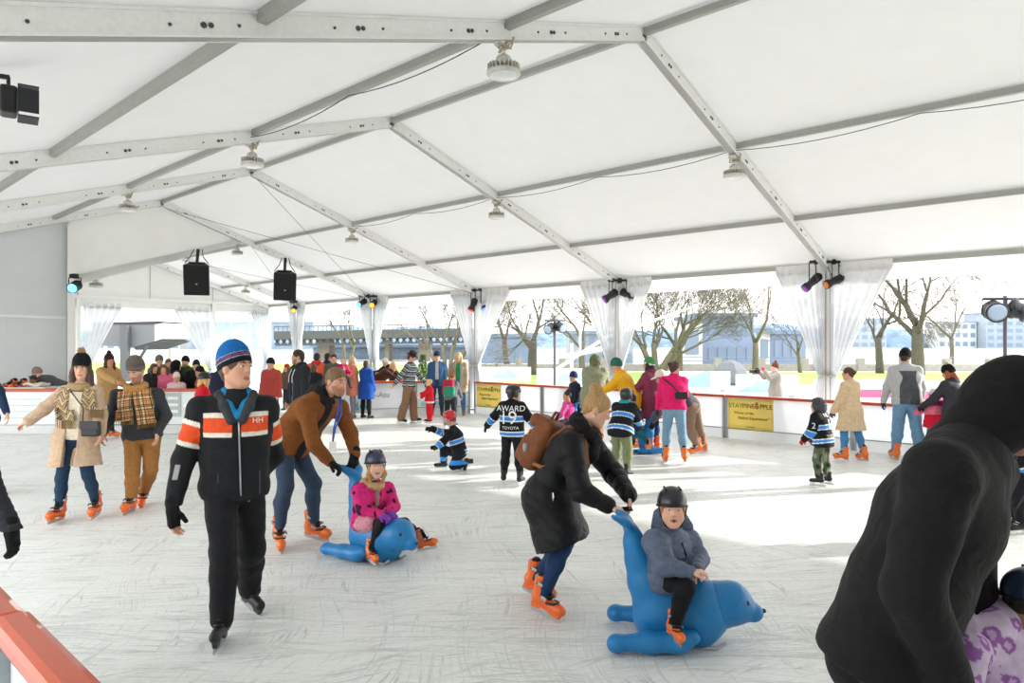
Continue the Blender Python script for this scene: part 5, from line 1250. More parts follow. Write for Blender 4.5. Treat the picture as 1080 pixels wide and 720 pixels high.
def strip_mat(kind):
    m, nt, b = _nt('scarf_'+kind); b.inputs['Roughness'].default_value = .9
    at = N(nt, 'ShaderNodeAttribute', attribute_name='strip'); sp = N(nt, 'ShaderNodeSeparateXYZ'); nt.links.new(at.outputs['Vector'], sp.inputs[0])
    def M(op, a, b_=None):
        n = N(nt, 'ShaderNodeMath', operation=op)
        for i, x in enumerate((a, b_)):
            if x is None: continue
            if isinstance(x, (int, float)): n.inputs[i].default_value = x
            else: nt.links.new(x, n.inputs[i])
        return n.outputs[0]
    X, Y = sp.outputs[0], sp.outputs[1]
    if kind == 'plaid':
        def lines(c, per, lo, hi): f = M('FRACT', M('DIVIDE', M('ADD', c, 5.0), per)); return M('MULTIPLY', M('GREATER_THAN', f, lo), M('LESS_THAN', f, hi))
        c = mixc(nt, M('MAXIMUM', lines(X, .12, .44, .56), lines(Y, .12, .44, .56)), 'c99a5e', 'e6c79a')
        for a, bb in ((.18, .26), (.32, .40), (.62, .70)): c = mixc(nt, M('MULTIPLY', M('MAXIMUM', lines(X, .12, a, bb), lines(Y, .12, a, bb)), .85), c, '241d18')
        c = mixc(nt, M('MULTIPLY', M('MAXIMUM', lines(X, .12, .86, .92), lines(Y, .12, .86, .92)), .8), c, 'b0402c')
    else:
        tri = M('ABSOLUTE', M('SUBTRACT', M('FRACT', M('DIVIDE', M('ADD', X, 5.0), .11)), .5))
        f = M('FRACT', M('DIVIDE', M('ADD', M('MULTIPLY', tri, .16), Y), .085))
        c = mixc(nt, M('GREATER_THAN', f, .45), 'c9ac7c', '5a4f48'); c = mixc(nt, M('MULTIPLY', M('GREATER_THAN', f, .68), M('LESS_THAN', f, .8)), c, 'd9c39a')
    nt.links.new(c, b.inputs['Base Color']); b.inputs['Sheen Weight'].default_value = .3
    return m

# ---------------------------------------------------------------- seal skating aids
M_seal = mat('1c7cba', .42, 'plain', var=.05, spec=.4, coat=.1)
def seal(at, az, label, sc=1.0, h=.009, m=None):
    at = np.asarray(at, float); f = azdir(az); l = np.cross(UP, f); root = empty('seal_skating_aid', at, label, 'skating aid', 'blue seal skating aids')
    R = np.array([f, l, UP]); p = lambda x, y, z: at+(f*x+l*y+UP*z)*sc; r_ = lambda v: np.array(v)*sc
    s = S()
    s.cap(p(-.12, 0, .19), p(.12, 0, .205), .165*sc, .18*sc, .06, [(l, .95)]); s.ell(p(.13, 0, .22), R, r_((.19, .175, .185)), .06)
    s.path([p(-.12, 0, .24), p(-.2, 0, .38), p(-.255, 0, .52), p(-.285, 0, .63), p(-.3, 0, .71)], r_([.17, .118, .08, .058, .042]), .06, [(l, .95)])
    for sg in (1, -1): s.path([p(-.3, .0, .7), p(-.34, .055*sg, .77), p(-.41, .115*sg, .81)], r_([.042, .046, .028]), .05, [(unit(f*.6+UP*.8), .55)])
    s.cap(p(-.16, 0, .12), p(.1, 0, .1), .11*sc, .13*sc, .06, [(l, 1.1)])
    s.cut(p(0, 0, .012), -UP)
    body = sbuild(s, h, 'body', m or M_seal, root)
    s = S(); s.cap(p(.25, 0, .25), p(.31, 0, .262), .15*sc, .137*sc, .04); s.cap(p(.33, 0, .262), p(.455, 0, .212), .12*sc, .06*sc, .05, [(l, .95)]); s.ell(p(.475, 0, .212), R, r_((.042, .048, .04)), .03)
    hd = sbuild(s, h, 'head', m or M_seal, root)
    for sg in (1, -1):
        ee = S().ell(p(.405, .082*sg, .298), R, r_((.02, .016, .02))); sbuild(ee, .004, 'eye', plastic('14161a', .2), hd)
    sbuild(S().ell(p(.527, 0, .226), R, r_((.014, .02, .014))), .005, 'nose', plastic('1a2530', .3), hd)
    for sg in (1, -1):
        s = S(); s.path([p(.06, .2*sg, .115), p(-.02, .2*sg, .085), p(-.2, .215*sg, .075), p(-.38, .24*sg, .07)], r_([.05, .075, .07, .055]), .04, [(UP, .85)]); s.ell(p(-.41, .243*sg, .066), R, r_((.05, .062, .05)), .04); s.cut(p(0, 0, .012), -UP)
        sbuild(s, h, 'flipper', m or M_seal, root)
    s = S(); s.cap(p(.13, -.05, .44), p(.13, .05, .44), .02*sc, k=.02); s.cap(p(.12, 0, .36), p(.13, 0, .44), .045*sc, .024*sc, .03)
    sbuild(s, h*.8, 'hand_grip', plastic('4d9fd6', .4), root)
    rn = MB()
    for sg in (1, -1): rn.tube([p(-.2, .1*sg, .012), p(.22, .1*sg, .012), p(.28, .1*sg, .05)], .012*sc, 6)
    rn.build('runner', plastic('b8bcc0', .4), root, smooth=True)
    return root
# ================================================================ the skaters close by
seal(P(716, HY, 4.40)*A(1, 1, 0), 82, 'blue seal skating aid carrying the boy in the slate-grey jacket', 1.0, .007)
seal(P(397, HY, 6.12)*A(1, 1, 0), 52, 'blue seal skating aid carrying the girl in the pink jacket', .98, .009)

# man with the blue striped beanie
J = pose(P(250, HY, 4.63)*A(1, 1, 0), 14, 1.82, head=(-2, 50))
J = at_px(J, pel=(247, 508, 4.64), nb=(249, 421, 4.62), sR=(212, 431, 4.55), sL=(281, 430, 4.72), eR=(193, 486, 4.5), wR=(182, 537, 4.36), eL=(289, 480, 4.85), wL=(266, 506, 4.7),
          hR=(233, 515, 4.6), hL=(263, 514, 4.72), kR=(236, 582, 4.42), kL=(265, 580, 4.74), aR=(234, 655, 4.36), aL=(263, 622, 4.9), hc=(249, 387, 4.6))
J['fR'] = azdir(8); J['fL'] = azdir(48); J['hs'] = 1.1; J['dR'] = unit(RT*.1-UP); J['pR'] = unit(RT*1.0-FW*.2); finish(J)
def beanie_paint(V, o, u, f, q):
    z = ((V-o(0, .09, .044))@unit(u-f*.38))/q; C = np.repeat(np.array(lin('1d6fb8'))[None], len(V), 0)
    for lo, hi, c in ((-.1, .026, '14161c'), (.026, .032, '9fb6d6'), (.032, .039, '20305c'), (.039, .045, 'c0526a'), (.045, .053, '20305c'), (.053, .058, '9fb6d6')): C[(z >= lo) & (z < hi)] = lin(c)
    return C
def man_paint(V, J):
    C = band(V, J, '1c1e21', [((1, 3), .085, .115, 'e9e4d6'), ((1, 3), .115, .225, 'e4542a'), ((1, 3), .225, .255, 'e9e4d6')])
    bi, al = bones(J, V); fr = (V-J['che'])@J['fwd']; x = (V-J['che'])@J['lat']; z = V[:, 2]
    mk0 = (bi == 0) & (np.abs(x) > .028) & (fr > -.03) & (np.abs(x) < .2)
    for lo, hi, c in ((1.305, 1.335, 'e9e4d6'), (1.335, 1.43, 'e4542a'), (1.43, 1.462, 'e9e4d6')): C[mk0 & (z >= lo) & (z < hi)] = lin(c)
    return C
def man_extra(root, J, o):
    t = J['_top']; bv = bvh(t); m = J['m']
    z_ = MB(); pts = []
    for v in np.linspace(444, 528, 16):
        p, n = on_px(bv, 252+(v-444)*.03, v)
        if p is not None: pts.append(p-FW*.004)
    z_.tube(pts, .0055, 6); z_.build('zipper', M_steel, t, smooth=True)
    p, n = on_px(bv, 272, 443)
    if p is not None: text_on(bv, 'HH', .05, plastic('f4f2ea', .5), t, p, np.array([unit(J['lat']), UP, np.cross(J['lat'], UP)]), 'chest_mark')
    p, n = on_px(bv, 198, 452)
    q_, n_ = on_px(bv, 186, 498); ad = unit(J['wR']-J['eR'])
    if q_ is not None: MB().box(q_, (.035, .1, .01), frame(ad, n_)).build('sleeve_tab', plastic('9a9c9c', .5), t, bevel=.004)
    for kk, (c_, r_, y0, y1, zz) in {'outer_collar': ('3a3d42', .03, .035, .15, -.12), 'hoodie_neck': ('1f86ba', .024, .012, .135, -.1)}.items():
        s = S(); nb, L, Fd, U_ = J['nb'], J['lat'], J['fwd'], J['up2']; g_ = 1.16 if kk[0] == 'o' else .8; pts = [nb+L*y0+Fd*y1+U_*zz, nb+L*(y0*.4+.055*g_)+Fd*(y1-.035)+U_*(-.03)]+[nb+L*.088*math.cos(a)*g_-Fd*(.075*math.sin(a)-.02)*g_+U_*(.03+(.022 if kk[0] == 'h' else 0)) for a in np.linspace(0, math.pi, 8)]+[nb-L*(y0*.4+.055*g_)+Fd*(y1-.035)+U_*(-.03), nb-L*y0+Fd*y1+U_*zz]
        s.path(pts, r_, .03); sbuild(s, .006, kk, cloth(c_), t, None, folds(.005, 16, 3))
    for s in (1, -1):
        q_, n_ = on_px(bv, 252+s*22, 508)
        if q_ is not None: MB().beam(q_+UP*.08, q_-UP*.08, .008, .008).build('pocket_zip', plastic('3a3c40', .4), t)
person(J, 'man in blue striped beanie and black jacket with orange chest band', 'd8a68a', top=dict(c='1c1e21', paint=man_paint, len=.118, g=.04, ga=.034, h=.006, fold=.009, gw=.024, rough=.7), legs=dict(c='191a1d', g=.022, cuff=.035, to=.97, fold=.012), feet=('hockey2',) if False else ('figure',),
       hat=('beanie', '1d6fb8', '14161c', beanie_paint, 0, .028), hair=('short', '5a4330'), h=.006, extra=man_extra, gloves=dict(c='1a1a1c', tips=1, only='R'), curl=28)

# man in the brown corduroy jacket pushing the seal
J = pose(P(315, HY, 6.45)*A(1, 1, 0), 70, 1.82, head=(8, 12))
J = at_px(J, pel=(303, 470, 6.45), nb=(341, 417, 6.42), sR=(322, 431, 6.24), sL=(358, 430, 6.6), eR=(331, 468, 6.12), wR=(348, 487, 6.2), eL=(370, 458, 6.55), wL=(374, 480, 6.35),
          hR=(300, 474, 6.36), hL=(311, 474, 6.54), kR=(301, 514, 6.22), kL=(331, 511, 6.5), aR=(294, 561, 6.36), aL=(331, 553, 6.66), hc=(355, 402, 6.38))
J['hf'] = unit(azdir(52)-UP*.1); J['fR'] = azdir(28); J['fL'] = azdir(66); J['dR'] = unit(RT*.8-UP*.5-FW*.1); J['dL'] = unit(-RT*.1-UP*.75-FW*.5); J['pR'] = J['pL'] = unit(-UP*.6-RT*.4); finish(J)
def brown_paint(V, J):
    bi, al = bones(J, V); C = np.repeat(np.array(lin('7d4a20'))[None], len(V), 0); x = (V-J['che'])@J['lat']; fr = (V-J['che'])@J['fwd']
    C[(bi == 0) & (np.abs(x) < .055+.02*vnoise(V*5, 2)) & (fr > .02)] = lin('17171a'); return C
def brown_extra(root, J, o):
    t = J['_top']; bv = bvh(t); m = J['m']
    sh = S(); torso_sdf(sh, J, .012); sh.cut(J['pel'], -J['sp']); 
    st = MB()
    for du in (0, 4): st.tube([o(.03, .03, -.12), P(356+du, 436, 6.2), P(352+du*.4, 452, 6.16), P(351, 466, 6.14)], .008, 5)
    l_ = st.build('lanyard', plastic('2456b0', .6), root, smooth=True)
    bc = P(351, 471, 6.13); MB().box(bc, (.06, .006, .09), np.array([RT, FW, UP])).build('badge_card', plastic('e8e8ea', .5), l_)
person(J, 'bearded man in brown corduroy jacket bending to push the seal', 'd3a086', top=dict(c='7d4a20', paint=brown_paint, len=.1, g=.034, belly=.02, fold=.011, gw=.018), legs=dict(c='36465a', g=.012, cuff=.014, to=.84, fold=.009), feet=('rental', 'e8701f'), hair=('short', '7a5a38'), beard='8a5a34', h=.007, hood=dict(c='1c1c1f'), collar=dict(c='1c1c1f', r=.08, name='hoodie_collar'), gloves=dict(c='141417'), curl=48, extra=brown_extra)

# girl on the seal
J = pose(P(392, HY, 6.12)*A(1, 1, 0), 40, 1.08, head=(0, -18))
J = at_px(J, pel=(386, 550, 6.16), nb=(393, 511, 6.14), sR=(379, 517, 6.04), sL=(408, 516, 6.24), eR=(383, 537, 5.98), wR=(403, 543, 5.94), eL=(415, 534, 6.2), wL=(409, 540, 6.02), hR=(382, 551, 6.06), hL=(394, 551, 6.24), kR=(402, 552, 5.9), kL=(427, 551, 6.2), aR=(391, 580, 5.9), aL=(446, 569, 6.1), hc=(396, 490, 6.12))
J['hs'] = .89; J['hf'] = unit(azdir(24)); J['fR'] = azdir(40); J['fL'] = azdir(75); J['dR'] = J['dL'] = unit(RT*.6-FW*.5-UP*.1); J['pR'] = J['pL'] = -UP; finish(J)
def pink_paint(V, J):
    C = np.repeat(np.array(lin('d42a78'))[None], len(V), 0); n = vnoise(V*26, 11); C[n > .42] = lin('3a1430'); return C
def girl_extra(root, J, o):
    hr = S()
    for sg in (1, -1): hr.path([o(.06*sg, .035, -.01), o(.075*sg, .045, -.09), o(.06*sg, .07, -.17)], [.022, .024, .012], .02)
    sbuild(hr, .006, 'hair_strands', hairm('b08850'), root)
    sk_ = S()
    for k in 'LR': sk_.cap(J['h'+k], J['h'+k]+(J['k'+k]-J['h'+k])*.45, .088, .09, .05)
    sk_.cap(J['pel'], J['pel']-UP*.02, .1, .1, .05)
    sbuild(sk_, .008, 'skirt', cloth('c98a98', var=.3, scale=60), root)
    MB().tube([J['nb']+J['fwd']*.085, J['che']+J['fwd']*.105, J['wai']+J['fwd']*.11], [.02, .022, .02], 8).build('scarf_end', cloth('8f8672'), root, smooth=True)
    c = S(); c.path([J['nb']+J['lat']*x*.08+J['fwd']*y*.08+UP*.01 for x, y in [(math.cos(t), math.sin(t)) for t in np.linspace(.4, math.pi*2-.0, 12)]], .03, .02); sbuild(c, .008, 'fur_collar', cloth('c8a878'), root, None, lambda V: .006*vnoise(V*80, 4))
person(J, 'little girl in pink patterned jacket and navy helmet seated on the seal', 'e6b9a2', top=dict(c='d42a78', paint=pink_paint, len=.11, g=.055, ga=.045, fold=.008, gw=.022, puff=(.075, .006, 1)), legs=dict(c='17171c', g=.004, cuff=.008, to=.9, name='leggings'), feet=('rental', 'f2701d'), hair=('short', 'b08850'), hat=('helmet', '2c3550'), h=.007, gloves=dict(c='7a3fa8'), curl=60, extra=girl_extra, hood=dict(c='d42a78'))

# woman in the long black coat
J = pose(P(585, HY, 4.92)*A(1, 1, 0), 88, 1.68, head=(28, 0))
J = at_px(J, pel=(578, 524, 4.92), nb=(612, 456, 4.9), sR=(601, 469, 4.74), sL=(622, 467, 5.08), eR=(612, 517, 4.62), wR=(643, 534, 4.58), eL=(648, 500, 5.05), wL=(664, 523, 4.72), hR=(578, 530, 4.84), hL=(584, 529, 5.0), kR=(594, 577, 4.72), kL=(596, 572, 5.0), aR=(574, 628, 4.78), aL=(566, 610, 5.16), hc=(630, 431, 4.88))
J['hf'] = unit(azdir(80)-UP*.5); J['fR'] = azdir(48); J['fL'] = azdir(55); J['dR'] = unit(RT*1-UP*.25-FW*.1); J['dL'] = unit(-RT*.05-UP*.7-FW*.55); J['pR'] = -UP; J['pL'] = unit(-RT-UP*.3); finish(J)
def coat_extra(root, J, o):
    t = J['_top']; bv = bvh(t)
    s = S(); nb = J['nb']; L, Fd, U_ = J['lat'], J['fwd'], J['up2']
    s.path([nb+(L*.085*math.cos(a)+Fd*(.08*math.sin(a)+.02)+U_*(.045-.03*math.sin(a))) for a in np.linspace(0, math.tau, 15)], .05, .03)
    s.path([nb+Fd*.1+L*.03-U_*.0, nb+Fd*.14-U_*.1, nb+Fd*.13-U_*.17], [.05, .055, .04], .03)
    sbuild(s, .008, 'scarf', cloth('121214'), root, None, folds(.012, 18, 8))
    MB().tube([o(-.077, -.004, -.042), o(-.079, -.002, -.055)], .005, 6).build('earring', metal('d8c070', .2), root)
    p, n = on_px(bv, 583, 524)
    if p is not None: MB().beam(p+UP*.03-FW*.003, p-UP*.03-FW*.003, .01, .006).build('zip_pull', M_steel, t)
    w_ = J['wR']-J['dR']*.012; MB().tube([w_+(J['pR']*math.cos(a)*.9+np.cross(J['dR'], J['pR'])*math.sin(a))*.034 for a in np.linspace(0, math.tau, 16)], .009, 6).build('wristband', plastic('d8423a', .4), root, smooth=True)
J['_coat'] = 1
person(J, 'blonde woman in long black puffer coat bending to push the front seal', 'e3b39a', top=dict(c='0f1013', len=.42, g=.045, ga=.05, flare=.035, fold=.008, gw=.028, puff=(.11, .009, 1), rough=.55, h=.007), legs=dict(c='1f3a5f', g=.004, cuff=.008, to=.97, name='jeans'), feet=('rental', 'f06a1a'), hair=('bun', 'b08a58', (0, -.08, .125)), h=.006, extra=coat_extra, curl=40)
# her backpack
def backpack():
    sp = unit(J['nb']-J['pel']); bk = -J['fwd']; L = J['lat']; c = J['che']*.6+J['wai']*.4+bk*.225+sp*.02; R = np.array([L, bk, sp]); br = cloth('7b4a2c', .6)
    root = empty('backpack', c-sp*.2, 'brown leather backpack worn by the woman in the long black coat', 'backpack')
    s = S(); s.box(c, R, (.14, .085, .19), .07, .02); s.box(c+bk*.09-sp*.06, R, (.11, .035, .1), .03, .03); sbuild(s, .007, 'bag', br, root, None, folds(.006, 12, 9))
    s = S(); s.box(c+sp*.16+bk*.03, R, (.135, .1, .05), .04, .02); sbuild(s, .007, 'flap', br, root, None, folds(.004, 12, 4))
    MB().tube([c+sp*.19+L*.05, c+sp*.27+L*.03, c+sp*.27-L*.03, c+sp*.19-L*.05], .011, 8).build('top_handle', br, root, smooth=True)
    bv = bvh(J['_top'])
    for sg in (-1, 1):
        pts = []
        for a, b, d in ((-.02, .16, .1), (.06, .19, .11), (.14, .2, .11), (.19, .12, .11), (.2, .04, .11)) if sg > 0 else ((-.02, .16, .1), (.06, .19, .11), (.14, .2, .11), (.19, .12, .11), (.2, .04, .11), (.17, -.05, .11), (.1, -.1, .11), (.02, -.11, .12)):
            q = J['che']+L*sg*d+sp*a-J['fwd']*b; ctr = J['che']+L*sg*d*.9+sp*min(a, .1); dv = unit(q-ctr); h_ = bv.ray_cast(Vector(ctr+dv*.5), Vector(-dv), .6); pts.append(np.array(h_[0])+dv*.006 if h_[0] is not None else q)
        g_ = MB()
        for i in range(len(pts)-1): g_.beam(pts[i], pts[i+1]+unit(pts[i+1]-pts[i])*.01, .035, .01, unit((pts[i]+pts[i+1])/2-J['che']))
        g_.build('shoulder_strap', cloth('8a5734', .6), root)
        q0 = c-sp*.12+L*sg*.12-bk*.05; g_ = MB(); 
        pp = [q0]+[on for on in [J['wai']+L*sg*.19+J['fwd']*(-.08)+sp*.03, J['wai']+L*sg*.2+J['fwd']*.02+sp*.08]]
        for i in range(len(pp)-1): g_.beam(pp[i], pp[i+1], .025, .01, L*sg)
        g_.build('lower_strap', cloth('8a5734', .6), root)
    k = MB().lathe([(.016, 0), (.02, -.03), (.012, -.06)], c-L*.145-sp*.02+bk*.06, I3, 10); k.build('clear_keychain', canvas('cfe0e4', .5, 'keychain', alpha=.7, rough=.1), root, smooth=True)
    MB().box(c+bk*.128+sp*.05, (.05, .008, .04), R).build('buckle', metal('a88a50', .3), root)
backpack()
ph = P(656, 537, 4.6); root = empty('phone', ph, 'black phone held over the seal tail by the blonde woman', 'phone'); MB().box(ph, (.14, .07, .009), np.array([unit(RT+UP*.05), unit(FW+UP*.1), UP])).build('casing', plastic('101114', .2), root, bevel=.004); MB().box(ph+UP*.006, (.13, .062, .002), np.array([unit(RT+UP*.05), unit(FW+UP*.1), UP])).build('screen', plastic('22262c', .1), root)

# boy on the seal
J = pose(P(706, HY, 4.38)*A(1, 1, 0), 40, 1.0, head=(0, -50))
J = at_px(J, pel=(703, 610, 4.42), nb=(708, 562, 4.4), sR=(691, 572, 4.3), sL=(726, 571, 4.5), eR=(702, 596, 4.2), wR=(728, 603, 4.14), eL=(737, 589, 4.45), wL=(735, 600, 4.24), hR=(699, 612, 4.34), hL=(711, 611, 4.5), kR=(724, 620, 4.14), kL=(744, 622, 4.5), aR=(711, 659, 4.16), aL=(737, 659, 4.62), hc=(709, 536, 4.36))
J['hs'] = .91; J['hf'] = unit(azdir(-6)+UP*.06); J['fR'] = azdir(15); J['fL'] = azdir(50); J['dR'] = unit(RT*.8-FW*.1+UP*.05); J['dL'] = unit(-RT*.5-FW*.7-UP*.2); J['pR'] = J['pL'] = -UP; finish(J)
def boy_extra(root, J, o):
    s = S()
    for i, x in enumerate((-.05, -.025, 0, .025, .05)): s.cap(o(x, .085-abs(x)*.3, .07), o(x*1.1, .1-abs(x)*.4, .034), .012, .008, .012)
    for sg in (1, -1): s.cap(o(.07*sg, .03, .03), o(.075*sg, .03, -.02), .014, .01, .02)
    sbuild(s, .004, 'fringe_hair', hairm('b8803f'), root)
    s = S(); s.path([P(699, 556, 4.48), P(703, 548, 4.52), P(712, 548, 4.54), P(722, 556, 4.52)], [.075, .08, .075, .06], .04); sbuild(s, .007, 'hood', cloth('5f6a80'), root, None, folds(.01, 12, 4))
    w_ = J['wR']; MB().tube([w_+(UP*math.cos(a)+FW*math.sin(a))*.028 for a in np.linspace(0, math.tau, 16)], .008, 6).build('wristband', plastic('e04848', .4), root, smooth=True)
    t = J['_top']; bv = bvh(t); pts = [on_px(bv, u, v)[0] for u, v in ((719, 572), (722, 580), (724, 588), (724, 594))]; pts = [p-FW*.003 for p in pts if p is not None]
    if len(pts) > 1: MB().tube(pts, .006, 5).build('zipper', plastic('2c3038', .4), t)
person(J, 'small boy in slate-grey puffer jacket and black helmet seated on the seal', 'eab9a0', top=dict(c='5f6a80', len=.115, g=.075, ga=.06, belly=.01, fold=.007, gw=.024, puff=(.065, .007, 1), rough=.6, h=.006), legs=dict(c='121216', g=.018, cuff=.018, to=.95), feet=('rental', 'f0701c'), hair=('short', 'b8803f'), hat=('helmet', '1c1f28'), h=.005, extra=boy_extra, curl=60, smile=2)

# hooded man at the right edge
J = pose(P(950, HY, 2.25)*A(1, 1, 0), 92, 1.86)
J = at_px(J, pel=(926, 690, 2.28), nb=(1024, 472, 2.26), sR=(992, 500, 2.08), sL=(1036, 494, 2.5), eR=(962, 622, 2.02), wR=(1004, 722, 2.06), eL=(1020, 600, 2.5), wL=(1036, 690, 2.42), hR=(925, 697, 2.2), hL=(940, 697, 2.38), kR=(940, 850, 2.2), kL=(960, 850, 2.4), aR=(925, 990, 2.2), aL=(950, 965, 2.36), hc=(1074, 430, 2.25))
J['hf'] = unit(azdir(84)-UP*.6); J['fR'] = azdir(85); J['fL'] = azdir(92)
for k in 'LR': J['a'+k][2] = .15; J['k'+k][2] = .55
finish(J)
def hood_extra(root, J, o):
    for sg in (-1, 1): MB().tube([o(.05*sg, .1, -.12), o(.055*sg, .12, -.2), o(.06*sg, .115, -.28)], .005, 6).build('drawstring', plastic('5a5a5c', .7), root, smooth=True)
    t = J['_top']; s = S(); s.cap(J['pel']-J['sp']*.02, J['pel']+J['sp']*.02, .15, .15, .02, [(J['lat'], 1.4)]); sbuild(s, .01, 'hem_rib', cloth('1b1b1c', bump=.5), t)
person(J, 'person in charcoal hooded sweatshirt bending over at the right edge', 'c8927a', top=dict(c='1d1d1e', len=.06, g=.058, ga=.05, gw=.036, fold=.007, h=.008, name='sweatshirt', var=.2), legs=dict(c='1e2c46', g=.015, cuff=.014, to=.9, name='jeans'), feet=('rental',), hair=('short', '2a2018'), hood=dict(c='171718', up=1), h=.007, extra=hood_extra)
# child in the lilac jacket in front of him
J = pose(P(1076, HY, 2.36)*A(1, 1, 0), 75, 1.12, lean=14, L=(40, 10, 30), R=(12, 16, 20), lift=.06)
J = at_px(J, nb=(1050, 664, 2.36), sR=(1022, 684, 2.26), sL=(1080, 684, 2.5), hc=(1090, 634, 2.36), eR=(1016, 752, 2.2), wR=(1062, 790, 2.15))
J['hf'] = unit(azdir(72)-UP*.15); finish(J)
def lilac_paint(V, J):
    C = np.repeat(np.array(lin('e2cdea'))[None], len(V), 0); p = V*15; i = np.floor(p); best = np.full(len(V), 9.)
    for o_ in np.ndindex(3, 3, 3):
        cell = i+np.array(o_)-1; hsh = np.sin(cell@np.array([12.99, 78.23, 37.7]))*43758.5; ce = cell+.5+.35*np.stack([np.cos(hsh), np.sin(hsh), np.cos(hsh*1.7)], 1); best = np.minimum(best, np.linalg.norm(p-ce, axis=1))
    n = vnoise(V*70, 5)*.12; C[(best+n < .42)] = lin('a66bb8'); C[(best+n < .2)] = lin('d9b8e2'); return C
def lilac_hood(root, J, o):
    s = S(); pb = J['nb']-J['fwd']*.05
    s.path([pb+J['lat']*x*.1+J['fwd']*y*.09+UP*z for x, y, z in [(math.cos(t), math.sin(t)*.9-.15, .035-.02*math.sin(t)) for t in np.linspace(0, math.tau, 14)]], .045, .03); s.ell(pb-J['fwd']*.05, np.array([J['lat'], J['fwd'], UP]), A(.1, .06, .085), .03)
    ht = sbuild(s, .007, 'hood', cloth('attr', .6), root, lambda V: lilac_paint(V, J), folds(.012, 16, 4))
person(J, 'child in lilac flowered jacket and dark helmet in the bottom right corner', 'a87458', top=dict(c='e2cdea', paint=lilac_paint, len=.12, g=.04, gw=.026, fold=.012, h=.007, rough=.5), legs=dict(c='25202c', g=.012, to=.9), feet=('rental',), hair=('short', '1c1512'), hat=('helmet', '22324a'), h=.007, extra=lilac_hood)

# arms that reach in from the left edge belong to whole people outside the frame
J = pose(P(-58, HY, 3.95)*A(1, 1, 0), 35, 1.72)
J = at_px(J, sL=(-34, 428, 3.95), eL=(-10, 520, 3.9), wL=(12, 560, 3.85)); J['dL'] = unit(RT*.15-UP); J['pL'] = -RT; finish(J)
person(J, 'person at the left edge, dark ribbed sleeve and black glove in view', 'd8a68a', top=dict(c='2b2e34', len=.12, g=.035, gw=.028, puff=(.045, .006), h=.007), legs=dict(c='22242a'), feet=('rental',), hair=('short', '3a2a1c'), h=.009, gloves=dict(c='0f1012'), curl=30)
J = pose(P(-20, HY, 8.6)*A(1, 1, 0), 60, 1.74)
J = at_px(J, sL=(-14, 392, 8.6), eL=(-1, 412, 8.5), wL=(7, 435, 8.45)); finish(J)
person(J, 'person at the left edge, only a dark blue sleeve in view', 'd8a68a', top=dict(c='1d3350', len=.1, g=.025), legs=dict(c='2a2c34'), feet=('rental',), hair=('short', '3a2a1c'), h=.012, eyes=False)

# woman with the zigzag scarf
J = pose(P(82, HY, 7.45)*A(1, 1, 0), 8, 1.68)
J = at_px(J, pel=(80, 460, 7.45), nb=(85, 408, 7.44), sR=(68, 414, 7.4), sL=(101, 413, 7.48), eR=(47, 431, 7.3), wR=(30, 444, 7.2), eL=(106, 436, 7.45), wL=(106, 456, 7.4), hR=(72, 465, 7.42), hL=(88, 465, 7.5), kR=(65, 505, 7.38), kL=(93, 502, 7.45), aR=(62, 536, 7.35), aL=(101, 531, 7.5), hc=(86, 387, 7.42))
J['hf'] = unit(azdir(20)-UP*.25); J['fR'] = azdir(0); J['fL'] = azdir(12); J['dR'] = unit(-RT*.8-UP*.45); J['pR'] = unit(-UP+RT*.3); finish(J)
M_zig = strip_mat('zigzag'); M_plaid = strip_mat('plaid')
def scarf_extra(root, J, o):
    t = J['_top']; bv = bvh(t); m_ = cloth('b79a6e'); sc = scarf(root, J, cloth('a88f68'), [], .04)
    drape_strip(root, [J['nb']+J['lat']*-.085+J['fwd']*.1, J['che']-J['lat']*.12+J['fwd']*.14, P(70, 443, 7.25)], J['lat'], .17, .012, M_zig, 'scarf_end', sc, bv, .016, .09, m_)
    drape_strip(root, [J['nb']+J['lat']*.085+J['fwd']*.1, J['che']+J['lat']*.13+J['fwd']*.14, P(104, 432, 7.3)], J['lat'], .15, .012, M_zig, 'scarf_end', sc, bv, .016, .09, m_)
    c = P(96, 453, 7.22)
    hair_ = S()
    for sg in (1, -1): hair_.path([o(.07*sg, .0, 0), o(.085*sg, .03, -.1), o(.09*sg, .05, -.2), o(.07*sg, .08, -.3)], [.025, .032, .034, .016], .03)
    sbuild(hair_, .008, 'long_hair', hairm('4a3022'), root)
    k = MB(); k.box(J['wai']+J['up2']*.08+J['fwd']*.132, (.115, .006, .5), np.array([J['lat'], J['fwd'], J['up2']])).build('pullover_front', cloth('e6d9c2'), t)
def ppl_coat(V, J): return band(V, J, 'c2a890', [])
person(J, 'woman in beige coat and zigzag scarf with black pompom hat, arm held out', 'e0ae96', top=dict(c='c0a58c', len=.4, g=.03, flare=.025, fold=.009, gw=.03, open=.06, under='e6dac6', name='coat'), legs=dict(c='1f3850', g=.004, cuff=.006, to=.86, name='jeans'), feet=('rental', 'ec6a20'), hat=('pompom', '17171a', '17171a', None, 'a07c52'), hair=('long', '4a3022'), h=.007, extra=scarf_extra)
c = P(96, 452, 7.2); root = empty('shoulder_bag', c-UP*.1, 'small black shoulder bag hanging in front of the zigzag-scarf woman', 'bag')
MB().box(c, (.19, .07, .16), np.array([RT, FW, UP])).build('pouch', plastic('16161a', .45), root, bevel=.02); MB().box(c+UP*.04-FW*.036, (.192, .01, .09), np.array([RT, FW, UP])).build('flap', plastic('1e1e22', .4), root, bevel=.004)
MB().tube([c+UP*.07-RT*.09, P(88, 430, 7.24), P(74, 412, 7.3)], .007, 5).build('strap', plastic('16161a', .5), root)

